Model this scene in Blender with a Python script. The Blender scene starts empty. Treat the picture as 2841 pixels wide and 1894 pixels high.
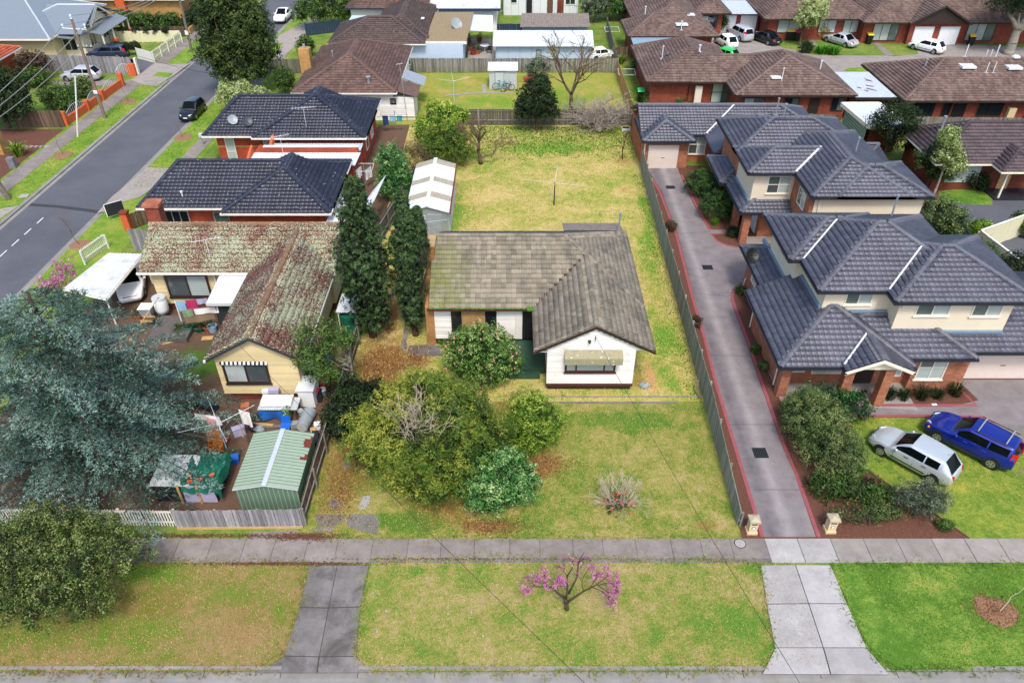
import bpy, bmesh, math, random
import numpy as np
from mathutils import Matrix, Vector
random.seed(7); rng = np.random.default_rng(7)
sc = bpy.context.scene
C = sc.collection
# ---------------------------------------------------------------- camera, sky, sun, exposure
CAM_H, PITCH, FPX = 28.0, math.radians(37.6), 2080.0      # metres, down-tilt, focal length in photo pixels (2841 wide)
cam = bpy.data.cameras.new('camera'); cam.sensor_width = 36.0; cam.lens = FPX / 2841 * 36; cam.clip_end = 2000; cam.clip_start = .5
camo = bpy.data.objects.new('camera', cam); C.objects.link(camo); camo.location = (0, 0, CAM_H)
camo.rotation_euler = (math.pi / 2 - PITCH, 0, 0); sc.camera = camo
SUN_EL, SUN_AZ = math.radians(58), math.radians(172)      # azimuth clockwise from +Y
w = bpy.data.worlds.new('World'); sc.world = w; w.use_nodes = True
_n = w.node_tree.nodes; _bg = _n['Background']
_sky = _n.new('ShaderNodeTexSky'); _sky.sky_type = 'NISHITA'; _sky.sun_disc = False
_sky.sun_elevation = SUN_EL; _sky.sun_rotation = SUN_AZ; _sky.air_density = 1.0; _sky.dust_density = 3.0; _sky.ozone_density = 1.0
w.node_tree.links.new(_sky.outputs[0], _bg.inputs[0]); _bg.inputs[1].default_value = 0.15
sun = bpy.data.lights.new('sun', 'SUN'); sun.energy = 1.5; sun.angle = math.radians(11); sun.color = (1, .95, .87)
suno = bpy.data.objects.new('sun', sun); C.objects.link(suno); suno.location = (5, -30, 60)
_d = Vector((math.sin(SUN_AZ) * math.cos(SUN_EL), math.cos(SUN_AZ) * math.cos(SUN_EL), math.sin(SUN_EL)))
suno.rotation_euler = (-_d).to_track_quat('-Z', 'Y').to_euler()
sc.view_settings.view_transform = 'Standard'; sc.view_settings.look = 'None'; sc.view_settings.gamma = 1
sc.view_settings.exposure = 0.84
sc.render.engine = 'CYCLES'
# ---------------------------------------------------------------- photo pixel -> ground point
_c, _s = math.cos(PITCH), math.sin(PITCH)
def ray(x, y):
 a = (x - 1420.5) / FPX; b = (947 - y) / FPX
 return a, _c + b * _s, -_s + b * _c
def G(x, y, z=0.0):
 r = ray(x, y); t = (z - CAM_H) / r[2]
 return Vector((r[0] * t, r[1] * t, z))
def V(x, y, Y):
 r = ray(x, y); t = Y / r[1]
 return Vector((r[0] * t, Y, CAM_H + r[2] * t))
def T(ox, oy): return lambda x, y: (ox + x / 2.45, oy + y / 2.45)
tA, tB, tC, tD = T(0, 0), T(700, 0), T(1400, 0), T(2041, 0)
tE, tF, tG, tH = T(0, 600), T(700, 600), T(1400, 600), T(2041, 600)
tI, tJ, tK, tL = T(0, 1254), T(700, 1254), T(1400, 1254), T(2041, 1254)
def GP(t, pts, z=0.0): return [G(*t(*p), z) for p in pts]
# ---------------------------------------------------------------- materials
def hx(h):
 h = h.lstrip('#'); v = [int(h[i:i + 2], 16) / 255 for i in (0, 2, 4)]
 return tuple((c / 12.92 if c <= .04045 else ((c + .055) / 1.055) ** 2.4) for c in v) + (1,)
def col(c): return hx(c) if isinstance(c, str) else (tuple(c) + (1,) if len(c) == 3 else tuple(c))
class NT:
 def __init__(s, name):
  s.m = bpy.data.materials.new(name); s.m.use_nodes = True; s.t = s.m.node_tree; s.b = s.t.nodes['Principled BSDF']; s._p = None
 def nd(s, typ, **kw):
  n = s.t.nodes.new(typ)
  for k, v in kw.items(): setattr(n, k, v)
  return n
 def put(s, inp, v):
  if v is None: return
  if isinstance(v, bpy.types.NodeSocket): s.t.links.new(v, inp)
  elif isinstance(v, str): inp.default_value = hx(v)
  else:
   try: inp.default_value = v
   except Exception: inp.default_value = tuple(v) + (1,)
 def pos(s):
  if s._p is None: s._p = s.nd('ShaderNodeNewGeometry').outputs['Position']
  return s._p
 def obj(s): return s.nd('ShaderNodeTexCoord').outputs['Object']
 def scale(s, v, sx, sy, sz):
  n = s.nd('ShaderNodeVectorMath', operation='MULTIPLY'); s.put(n.inputs[0], v); n.inputs[1].default_value = (sx, sy, sz); return n.outputs[0]
 def noise(s, sc_, det=4, rough=.6, vec=None, dist=0):
  n = s.nd('ShaderNodeTexNoise'); n.inputs['Scale'].default_value = sc_; n.inputs['Detail'].default_value = det
  n.inputs['Roughness'].default_value = rough; n.inputs['Distortion'].default_value = dist
  s.put(n.inputs['Vector'], vec if vec is not None else s.pos()); return n.outputs[0]
 def voro(s, sc_, vec=None, feat='F1', out='Distance'):
  n = s.nd('ShaderNodeTexVoronoi', feature=feat); n.inputs['Scale'].default_value = sc_
  s.put(n.inputs['Vector'], vec if vec is not None else s.pos()); return n.outputs[out]
 def ramp(s, f, pts, interp='LINEAR'):
  n = s.nd('ShaderNodeValToRGB'); r = n.color_ramp; r.interpolation = interp
  while len(r.elements) < len(pts): r.elements.new(.5)
  for e, (p, c) in zip(r.elements, pts):
   e.position = p; e.color = col(c) if not isinstance(c, (int, float)) else (c, c, c, 1)
  s.put(n.inputs[0], f); return n.outputs[0]
 def mix(s, f, a, b, mode='MIX'):
  n = s.nd('ShaderNodeMix', data_type='RGBA', blend_type=mode)
  s.put(n.inputs[0], f)
  for i, v in ((6, a), (7, b)):
   s.put(n.inputs[i], col(v) if isinstance(v, (str, tuple)) else v)
  return n.outputs[2]
 def ma(s, op, a, b=None, clamp=False):
  n = s.nd('ShaderNodeMath', operation=op, use_clamp=clamp); s.put(n.inputs[0], a); s.put(n.inputs[1], b); return n.outputs[0]
 def sep(s, v=None):
  n = s.nd('ShaderNodeSeparateXYZ'); s.put(n.inputs[0], v if v is not None else s.pos()); return n.outputs
 def comb(s, x, y, z=0.0):
  n = s.nd('ShaderNodeCombineXYZ'); s.put(n.inputs[0], x); s.put(n.inputs[1], y); s.put(n.inputs[2], z); return n.outputs[0]
 def bump(s, h, st=.3, d=.02):
  n = s.nd('ShaderNodeBump'); n.inputs['Strength'].default_value = st; n.inputs['Distance'].default_value = d
  s.put(n.inputs['Height'], h); s.t.links.new(n.outputs[0], s.b.inputs['Normal'])
 def rnd(s):
  a = s.nd('ShaderNodeAttribute', attribute_name='rnd').outputs['Fac']
  o = s.nd('ShaderNodeObjectInfo').outputs['Random']
  return s.ma('FRACT', s.ma('ADD', a, o))
 def attr(s): return s.nd('ShaderNodeAttribute', attribute_name='rnd').outputs['Fac']
 def out(s, c=None, rough=.7, metal=0, spec=.5, coat=0):
  s.put(s.b.inputs['Base Color'], col(c) if isinstance(c, (str, tuple)) else c)
  s.put(s.b.inputs['Roughness'], rough); s.b.inputs['Metallic'].default_value = metal
  s.b.inputs['Specular IOR Level'].default_value = spec; s.b.inputs['Coat Weight'].default_value = coat
  s.b.inputs['Coat Roughness'].default_value = .05
  return s.m
 def blobs(s, lst, edge=.9):
  """soft round patches on the ground: list of (x, y, rx, ry, weight); returns 0..1 mask with ragged edges"""
  p = s.sep(); wob = s.ma('MULTIPLY', s.ma('SUBTRACT', s.noise(1.1, 8, .78), .5), 2.2); tot = None
  for (x, y, rx, ry, wt) in lst:
   dx = s.ma('DIVIDE', s.ma('SUBTRACT', p[0], x), rx); dy = s.ma('DIVIDE', s.ma('SUBTRACT', p[1], y), ry)
   r = s.ma('SQRT', s.ma('ADD', s.ma('MULTIPLY', dx, dx), s.ma('MULTIPLY', dy, dy)))
   v = s.ma('MULTIPLY', s.ma('DIVIDE', s.ma('SUBTRACT', s.ma('ADD', 1.0, wob), r), edge, True), wt)
   tot = v if tot is None else s.ma('MAXIMUM', tot, v)
  return tot
MT = {}
def plain(name, c, rough=.6, metal=0, var=.12, vs=3.0, bump=0, bs=40, coat=0, spec=.5, dirt=None, orv=0):
 n = NT(name); base = col(c)
 f = n.noise(vs, 5, .65)
 lo = tuple(x * (1 - var) for x in base[:3]) + (1,); hi = tuple(min(1, x * (1 + var)) for x in base[:3]) + (1,)
 cc = n.ramp(f, [(.3, lo), (.7, hi)])
 if dirt:
  dm = n.ramp(n.noise(dirt[1], 6, .75), [(dirt[2], 0.0), (min(1, dirt[2] + .15), 1.0)]); cc = n.mix(n.ma('MULTIPLY', dm, dirt[3] if len(dirt) > 3 else .7), cc, dirt[0])
 if orv: cc = n.mix(1.0, cc, n.ramp(n.nd('ShaderNodeObjectInfo').outputs['Random'], [(0, (1 - orv,) * 3), (1, (1.0,) * 3)]), 'MULTIPLY')
 if bump: n.bump(n.noise(bs, 4), bump, .02)
 MT[name] = n.out(cc, rough, metal, spec, coat); return MT[name]
def brickmat(name, c1, c2, mortar, rough=.85):
 n = NT(name); p = n.sep(); v = n.comb(n.ma('ADD', p[0], p[1]), p[2])
 t = n.nd('ShaderNodeTexBrick'); n.put(t.inputs['Vector'], v); t.inputs['Scale'].default_value = 1
 for k, x in dict(Color1=c1, Color2=c2, Mortar=mortar).items(): t.inputs[k].default_value = hx(x)
 t.inputs['Mortar Size'].default_value = .007; t.inputs['Mortar Smooth'].default_value = .2; t.inputs['Brick Width'].default_value = .24; t.inputs['Row Height'].default_value = .086; t.inputs['Bias'].default_value = -.1
 f = n.noise(1.2, 5); cc = n.mix(.5, t.outputs[0], n.ramp(f, [(.3, '#6a6a6a'), (.7, '#c8c8c8')]), 'OVERLAY')
 cc = n.mix(.25, cc, n.ramp(n.noise(14, 3), [(.3, '#3a2a26'), (.7, '#d8b8a0')]), 'SOFT_LIGHT')
 n.bump(n.ma('SUBTRACT', 1.0, t.outputs[1]), .5, .012); MT[name] = n.out(cc, rough); return MT[name]
def tilemat(name, a, b, c3, rough=.6, lichen=None, moss=None, spots=None, streak=None):
 n = NT(name); r = n.rnd()
 cc = n.ramp(r, [(0, a), (.45, b), (1, c3)])
 cc = n.mix(n.ma('MULTIPLY', n.ramp(n.noise(.5, 6, .7), [(.35, 0.0), (.7, 1.0)]), .45), cc, n.mix(1.0, cc, '#8a8a88', 'MULTIPLY'))
 cc = n.mix(.35, cc, n.ramp(n.noise(16, 5, .8), [(.3, '#1c1c1c'), (.7, '#e0e0e0')]), 'OVERLAY')
 if streak: cc = n.mix(n.ma('MULTIPLY', n.ramp(n.noise(1.0, 6, .8, n.scale(n.pos(), 1.2, .5, .5)), [(.5, 0.0), (.62, 1.0)]), streak[1]), cc, streak[0])
 if lichen:
  x = n.sep(); big = n.noise(.45, 3, .5); sm = n.noise(11, 3, .6)
  m = n.ma('ADD', sm, n.ma('MULTIPLY', n.ma('SUBTRACT', big, .5), .45))
  m = n.ramp(m, [(lichen[1], 0.0), (lichen[1] + .05, 1.0)]); cc = n.mix(m, cc, n.ramp(n.noise(30, 3), [(.3, lichen[0]), (.7, lichen[2])]))
 if spots:
  v = n.voro(2.6); m = n.ramp(n.ma('ADD', v, n.ma('MULTIPLY', n.noise(9, 3), .16)), [(.16, 1.0), (.2, 0.0)])
  pick = n.ramp(n.noise(.6, 4), [(.4, 0.0), (.46, 1.0)]); cc = n.mix(n.ma('MULTIPLY', n.ma('MULTIPLY', m, pick), .85), cc, spots)
 if moss:
  m = n.blobs(moss[1], .9); m = n.ma('MULTIPLY', m, n.ramp(n.noise(5, 5, .8), [(.4, 0.0), (.6, 1.0)])); cc = n.mix(m, cc, moss[0])
 n.bump(n.noise(60, 3), .15, .01); MT[name] = n.out(cc, rough); return MT[name]
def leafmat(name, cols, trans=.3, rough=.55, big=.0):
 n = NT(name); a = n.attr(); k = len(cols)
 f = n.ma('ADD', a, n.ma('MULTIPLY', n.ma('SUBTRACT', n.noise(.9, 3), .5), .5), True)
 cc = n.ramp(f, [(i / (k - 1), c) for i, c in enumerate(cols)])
 n.out(cc, rough, 0, .3)
 tr = n.nd('ShaderNodeBsdfTranslucent'); n.t.links.new(cc, tr.inputs[0])
 mx = n.nd('ShaderNodeMixShader'); mx.inputs[0].default_value = trans
 n.t.links.new(n.b.outputs[0], mx.inputs[1]); n.t.links.new(tr.outputs[0], mx.inputs[2])
 n.t.links.new(mx.outputs[0], n.t.nodes['Material Output'].inputs['Surface']); MT[name] = n.m; return n.m
def grassmat(name, straw, mid, green, bias, gblobs=(), sblobs=(), dirt=None, dblobs=(), lb=()):
 """bias: share of green.  gblobs greener patches, sblobs straw patches, dblobs bare earth"""
 n = NT(name)
 f = float(bias)
 for sc_, wt, ro in ((.35, 1.4, .65), (1.8, 1.1, .7), (6, 1.2, .8), (19, 1.1, .7)): f = n.ma('ADD', f, n.ma('MULTIPLY', n.ma('SUBTRACT', n.noise(sc_, 5, ro), .5), wt))
 if gblobs: f = n.ma('ADD', f, n.ma('MULTIPLY', n.blobs(gblobs), .5))
 if sblobs: f = n.ma('SUBTRACT', f, n.ma('MULTIPLY', n.blobs(sblobs), .4))
 cc = n.ramp(f, [(.22, straw), (.5, mid), (.8, green)])
 fine = n.noise(26, 3, .8); cc = n.mix(.55, cc, n.ramp(fine, [(.28, '#2c2c26'), (.72, '#e2dfd2')]), 'OVERLAY')
 cc = n.mix(n.ma('MULTIPLY', n.ramp(n.noise(7, 4, .8), [(.55, 0.0), (.72, 1.0)]), .4), cc, straw)
 if dirt and dblobs: cc = n.mix(n.blobs(dblobs, .4), cc, n.mix(.5, dirt, n.ramp(n.noise(20, 4), [(.3, '#4a3a2a'), (.7, '#c8b090')]), 'OVERLAY'))
 if lb: cc = n.mix(n.ma('MULTIPLY', n.blobs(lb, .7), n.ramp(n.noise(9, 5, .8), [(.3, 0.0), (.48, 1.0)])), cc, n.ramp(n.noise(18, 3), [(.3, '#5a3a20'), (.7, '#96683c')]))
 n.bump(n.noise(40, 3, .8), .5, .03); MT[name] = n.out(cc, .9, 0, .15); return n.m
def concmat(name, a, b, stain, rough=.85, st=.5, tracks=None):
 n = NT(name); f = n.noise(1.1, 6, .7); cc = n.ramp(f, [(.3, a), (.7, b)])
 o = n.nd('ShaderNodeObjectInfo').outputs['Random']; cc = n.mix(.3, cc, n.ramp(o, [(0, '#555555'), (1, '#a5a5a5')]), 'OVERLAY')
 m = n.ramp(n.noise(.8, 8, .78, None, .6), [(.48, 0.0), (.66, 1.0)]); cc = n.mix(n.ma('MULTIPLY', m, st), cc, stain)
 if tracks:   # wear lanes along the drive, list of (x at y=22, dx/dy, halfwidth, colour, weight)
  p = n.sep()
  for (x0, sl, hw, c_, wt) in tracks:
   d = n.ma('ABSOLUTE', n.ma('SUBTRACT', n.ma('SUBTRACT', p[0], x0), n.ma('MULTIPLY', n.ma('SUBTRACT', p[1], 22.0), sl)))
   k = n.ma('SUBTRACT', 1.0, n.ma('DIVIDE', d, hw), True); k = n.ma('MULTIPLY', k, n.ramp(n.noise(.7, 6, .75), [(.3, .2), (.65, 1.0)])); cc = n.mix(n.ma('MULTIPLY', k, wt), cc, c_)
 cc = n.mix(.3, cc, n.ramp(n.noise(45, 4, .8), [(.3, '#383838'), (.7, '#c8c8c8')]), 'OVERLAY')
 n.bump(n.noise(70, 3), .2, .01); MT[name] = n.out(cc, rough, 0, .3); return n.m

plain('white_paint', '#e2e0d8', .55, var=.05, dirt=('#9a9486', 2.5, .6, .5))
plain('weatherboard_white', '#eceae5', .5, var=.06, vs=1.5, dirt=('#a89c84', 1.8, .58, .5), orv=.22)
plain('weatherboard_cream', '#d6c496', .55, var=.07, vs=1.5, dirt=('#a48f62', 2.2, .6, .4), orv=.2)
plain('weatherboard_blue', '#b4c4d4', .55, var=.05, dirt=('#8a94a0', 1.5, .6, .4))
plain('board_grey_white', '#cfd3d6', .6, var=.06, dirt=('#9aa0a4', 1.5, .6, .4))
plain('render_cream', '#d8ccb4', .8, var=.05, vs=.8, bump=.1, dirt=('#b4a88e', .7, .62, .35))
plain('render_shadowline', '#e3d9c4', .8, var=.03)
plain('dark_trim', '#2e2420', .5, var=.2); plain('maroon_trim', '#4a2522', .6, var=.25, vs=6)
plain('black_plastic', '#17181a', .45, var=.2); plain('dark_grey_metal', '#3b4148', .45, .2, var=.1)
plain('charcoal_gutter', '#2b2f38', .4, .2, var=.1); plain('cream_trim', '#e2dccb', .5, var=.05)
plain('alu_frame', '#c9ccca', .4, .3, var=.05); plain('galv', '#aab2b8', .42, .55, var=.12, dirt=('#7b7c78', 2, .58))
plain('galv_light', '#c6cdd2', .4, .25, var=.08, dirt=('#98999a', 1.5, .6)); plain('white_metal', '#d3d8dc', .38, .1, var=.04, dirt=('#b3b4b0', 1.2, .62, .5))
plain('white_metal_grubby', '#cfd2d4', .45, .1, var=.1, dirt=('#8f8c86', .9, .52, .6))
plain('translucent_sheet', '#a29a86', .5, 0, var=.25, vs=9, dirt=('#6d6350', 5, .5)); plain('tan_metal', '#8f7c5a', .55, .1, var=.08, dirt=('#6c5c40', 1.2, .55, .5))
plain('grey_metal_roof', '#7f8992', .42, .2, var=.05); plain('blue_metal', '#8ba4b4', .45, .2, var=.08)
plain('green_sheet', '#98a894', .45, .1, var=.05, dirt=('#8aa088', 1.2, .6)); plain('green_wall_sheet', '#5f7a64', .5, .1, var=.08)
plain('rust', '#6b2c1c', .9, var=.35, vs=12); plain('asbestos_roof', '#7d736c', .9, var=.22, vs=4, dirt=('#5a4e44', 3, .5))
plain('red_paint', '#8f4a50', .75, var=.12, vs=2, dirt=('#b87474', 1.4, .6)); plain('roller_door', '#dccfc4', .5, var=.04)
plain('white_door', '#dfe2e4', .45, var=.04); plain('orange_timber', '#b46a2a', .55, var=.2, vs=6)
plain('timber_pale', '#b99563', .8, var=.22, vs=7); plain('timber_old', '#6f675c', .9, var=.3, vs=5); plain('timber_brown', '#5a4234', .85, var=.3, vs=6)
plain('deck_grey', '#5b5450', .8, var=.15); plain('tarp_blue', '#1f5fae', .4, var=.25, vs=6, bump=.5, bs=5); plain('tarp_green', '#12604c', .5, var=.3, vs=6, bump=.5, bs=6)
plain('plastic_blue', '#1f62c0', .35, var=.1); plain('plastic_red', '#9c2a24', .4, var=.15); plain('plastic_teal', '#2b9a9c', .4, var=.1)
plain('plastic_grey', '#8d969a', .4, var=.12); plain('plastic_white', '#e3e6e6', .4, var=.04); plain('bin_green_lid', '#1fbf6a', .4, var=.06); plain('bin_yellow_lid', '#e6b81a', .4, var=.06); plain('bin_red_lid', '#c8283a', .4, var=.06)
plain('cloth_white', '#e6e6e4', .9, var=.05); plain('cloth_cream', '#d8caa8', .9, var=.08); plain('cloth_red', '#b81f38', .9, var=.1); plain('cloth_magenta', '#b02a5c', .9, var=.1)
plain('cloth_blue', '#8ab4d6', .9, var=.1); plain('cloth_lilac', '#a9a4c4', .9, var=.1); plain('cloth_green', '#7b9a74', .9, var=.1); plain('cloth_brown', '#86705a', .9, var=.1); plain('cloth_pink', '#e0a8a8', .9, var=.08); plain('cloth_navy', '#223a6a', .9, var=.1)
plain('terracotta_pot', '#a8603e', .8, var=.15); plain('sandstone', '#cdb890', .85, var=.15, vs=8, bump=.3, bs=50); plain('stone_cap', '#a59a82', .85, var=.15, vs=6)
plain('asphalt_patch', '#33353b', .9, var=.1); plain('line_paint', '#c9cbc8', .8, var=.15, vs=6); plain('iron_black', '#101214', .6, var=.2); plain('rubber', '#141516', .75, var=.15)
plain('alloy', '#b4b8bc', .3, .8, var=.05); plain('mulch', '#5d3a2c', .95, var=.35, vs=9, bump=.8, bs=30, dirt=('#8f6a52', 12, .58, .7)); plain('woodchip', '#86644c', .95, var=.35, vs=14, bump=.8, bs=30)
plain('earth_brown', '#5d4840', .95, var=.25, vs=2, bump=.5, bs=20, dirt=('#3c2c28', 3, .5)); plain('stump_grey', '#6f7073', .9, var=.2)
plain('bark_brown', '#5a4838', .95, var=.35, vs=8, bump=.6, bs=25); plain('bark_grey', '#8f877c', .95, var=.25, vs=9, bump=.5, bs=25); plain('bark_dark', '#40342a', .95, var=.3, vs=9, bump=.5, bs=25)
plain('twig_pale', '#b5a794', .9, var=.2, vs=6); plain('twig_grey', '#978b80', .9, var=.2, vs=6); plain('twig_brown', '#6e5a48', .9, var=.2); plain('rose_twig', '#5f4a3c', .9, var=.2)
plain('pole_timber', '#7a6a5c', .9, var=.25, vs=5); plain('cable', '#202022', .6); plain('cable_grey', '#8b8d88', .6); plain('insulator', '#c9d4dc', .3)
plain('colorbond_cream', '#d8d4b0', .5, .05, var=.05); plain('colorbond_navy', '#27384e', .5, .05, var=.08); plain('white_pickets', '#dcdcd4', .6, var=.06, dirt=('#a8a698', 2, .6))
plain('blossom', '#d873b8', .7, var=.2); plain('flower_red', '#d8283a', .6, var=.15); plain('flower_pink', '#f0788c', .6, var=.15); plain('flower_white', '#eceae0', .6)
plain('orange_render', '#c25a2e', .85, var=.12, vs=2, bump=.2); plain('flashing', '#7d97ad', .4, .3, var=.1); plain('joint_dark', '#403c38', .95); plain('valley_white', '#c4c8ce', .5, var=.05)
plain('puddle_conc', '#6f665c', .35, var=.2, vs=3)
def glassmat(name, c, rough=.06, var=.3):
 n = NT(name); cc = n.ramp(n.noise(1.8, 3), [(.3, tuple(x * (1 - var) for x in hx(c)[:3])), (.7, hx(c)[:3])]); MT[name] = n.out(cc, rough, 0,   .12 if name == 'car_glass' else .8); return n.m
glassmat('glass_dark', '#1e262c'); glassmat('glass_grey', '#4d565a'); glassmat('glass_blind', '#a9b6b2', .12, .12); glassmat('glass_lace', '#b4bcbc', .15, .25); glassmat('glass_green', '#5f6f6a', .08); glassmat('car_glass', '#0c1214', .12)
glassmat('lamp_clear', '#d8dde0', .08, .2); glassmat('lamp_red', '#b8141c', .12, .1); glassmat('lamp_orange', '#e88a1e', .12, .1); glassmat('skylight', '#dfe6ee', .2, .08)
def paint(name, c, metal=.3, rough=.28): return plain(name, c, rough, metal, var=.03, coat=.6)
for k, c_ in dict(car_silver='#b9c2c6', car_blue='#0b248a', car_black='#0d0f13', car_white='#e8eaec', car_silver2='#c3c8cf', car_navy='#222f4a', car_green='#1fb33c').items(): paint(k, c_, .35 if 'silver' in k or 'blue' in k else .0)
brickmat('brick_orange', '#b9704c', '#8f4a34', '#b9a890'); brickmat('brick_red', '#9a4632', '#823628', '#966a58'); brickmat('brick_bright', '#b5492a', '#a03c22', '#a8684a'); brickmat('brick_tan', '#b98a52', '#a87440', '#b8a078')
brickmat('brick_plain_pink', '#b5704c', '#a8623f', '#b07c5a'); brickmat('brick_brown', '#7d3a26', '#6c2f20', '#6e4636'); brickmat('brick_yellow', '#c2995c', '#b08448', '#a89068')
tilemat('tile_grey', '#7d7565', '#8f8776', '#9c9382', .85, moss=('#6f7a2c', [(-4.3, 37.8, 2.2, 2.6, 1.), (-4.4, 36, 3, .5, 1.)]), streak=('#4a4846', .55))
tilemat('tile_mossy', '#5b342c', '#6f4338', '#7f5144', .9, lichen=('#848e70', .5, '#b0b69c'))
tilemat('tile_charcoal', '#4e505d', '#565865', '#5e606d', .36); tilemat('cap_charcoal', '#5a5c66', '#62646e', '#6a6c74', .55); tilemat('tile_navy', '#282c3a', '#2f3342', '#373b4a', .36, spots='#b8bcb4')
tilemat('tile_brown', '#5b4640', '#6b534b', '#795f55', .8, streak=('#3f302c', .5)); tilemat('tile_darkbrown', '#4a3d3a', '#564743', '#5f504b', .75, spots='#a8a8a0')
tilemat('tile_redbrown', '#64504a', '#75605a', '#857068', .85, lichen=('#7d6c5c', .62, '#94846f'), streak=('#40302c', .5)); tilemat('tile_plum', '#453a40', '#524449', '#5c4d50', .6); tilemat('tile_terracotta', '#b8583a', '#c86a48', '#a85038', .8); tilemat('tile_oldterra', '#a06a54', '#8f7c68', '#b08a6c', .85)
leafmat('leaf_cedar', ['#15231a', '#2b4438', '#4d6e60', '#7d9c90', '#a6bab0'], .2); leafmat('leaf_olive', ['#141c0a', '#2a3a16', '#425622', '#64763a', '#8a9656'], .2)
leafmat('leaf_cypress', ['#121e0e', '#24381c', '#3a542c', '#56703c'], .15); leafmat('leaf_yellowgreen', ['#1e3010', '#3c5a1e', '#587628', '#7c8e32', '#b0b04a'], .35)
leafmat('leaf_camellia', ['#10240c', '#2a4e1c', '#4e7a2c', '#86a452', '#c0cc8a'], .25, .35); leafmat('leaf_glossy', ['#0e2410', '#1e4a1e', '#36702e', '#6a9a4e', '#b4cc8c'], .2, .35)
leafmat('leaf_lime', ['#1a340e', '#386218', '#5a8622', '#88a636', '#c4d060'], .35); leafmat('leaf_dark', ['#0a140a', '#16240f', '#253a18', '#3a5224'], .2); leafmat('leaf_mid', ['#15240c', '#2c4618', '#4b6a2a', '#748c44'], .25)
leafmat('leaf_shrub', ['#131f0e', '#28401e', '#46602e', '#6c7e44', '#8c9458'], .2); leafmat('leaf_pale', ['#4a5c2c', '#7f9450', '#aebc78', '#c8d09a'], .3); leafmat('leaf_yellow', ['#5c5a1a', '#98922e', '#c0b450'], .3); leafmat('leaf_brownish', ['#2c2018', '#4a382a', '#6a5440'], .2); leafmat('leaf_greygreen', ['#1f2b1c', '#3f4f3a', '#66745c', '#8a9478'], .2)
leafmat('tuft_mix', ['#6e6038', '#a8965e', '#c6b480', '#98a04c', '#5f842e'], .2); leafmat('tuft_straw', ['#8a7644', '#bfa868', '#d8c48c', '#b0aa5c', '#6f9236'], .2); leafmat('tuft_green', ['#3e5e1c', '#5a7e2a', '#7c983a', '#a0a850'], .2); leafmat('leaf_clipped', ['#0e1e0c', '#1e3a16', '#345a20', '#587a34'], .2); leafmat('leaf_blossom', ['#8a3a6c', '#b05494', '#cc74b0', '#e4a0cc'], .3); leafmat('leaf_street', ['#141f0c', '#2a3c16', '#435824', '#607236'], .2); leafmat('blade_green', ['#1c4a0c', '#2f7010', '#4c941c', '#7cb030'], .3)
concmat('conc_path', '#857d78', '#a39a94', '#665d56', st=.45); concmat('conc_old', '#6f6c6a', '#908b88', '#45423f', st=.7); concmat('conc_apron', '#a8a5a4', '#c2bfbd', '#8a8685', st=.45)
concmat('conc_kerb', '#8b8985', '#a29f9a', '#666460', st=.35); concmat('conc_pale', '#a09892', '#b4aca4', '#857c74', st=.35); concmat('conc_grey', '#969089', '#aea69f', '#716b66', st=.45)
concmat('conc_drive', '#7b7474', '#938c8e', '#665e60', st=.3, tracks=[(11.05, .012, .42, '#b8b2b0', .55), (12.75, .012, .42, '#b4aeac', .5), (11.95, .012, .6, '#4a464e', .7)])
n_ = NT('asphalt'); f_ = n_.noise(.25, 6, .7); cc_ = n_.ramp(f_, [(.3, '#53555d'), (.7, '#63656c')]); cc_ = n_.mix(.3, cc_, n_.ramp(n_.noise(60, 3), [(.3, '#303030'), (.7, '#c0c0c0')]), 'OVERLAY'); n_.bump(n_.noise(90, 2), .2, .01); MT['asphalt'] = n_.out(cc_, .85, 0, .3)
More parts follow.
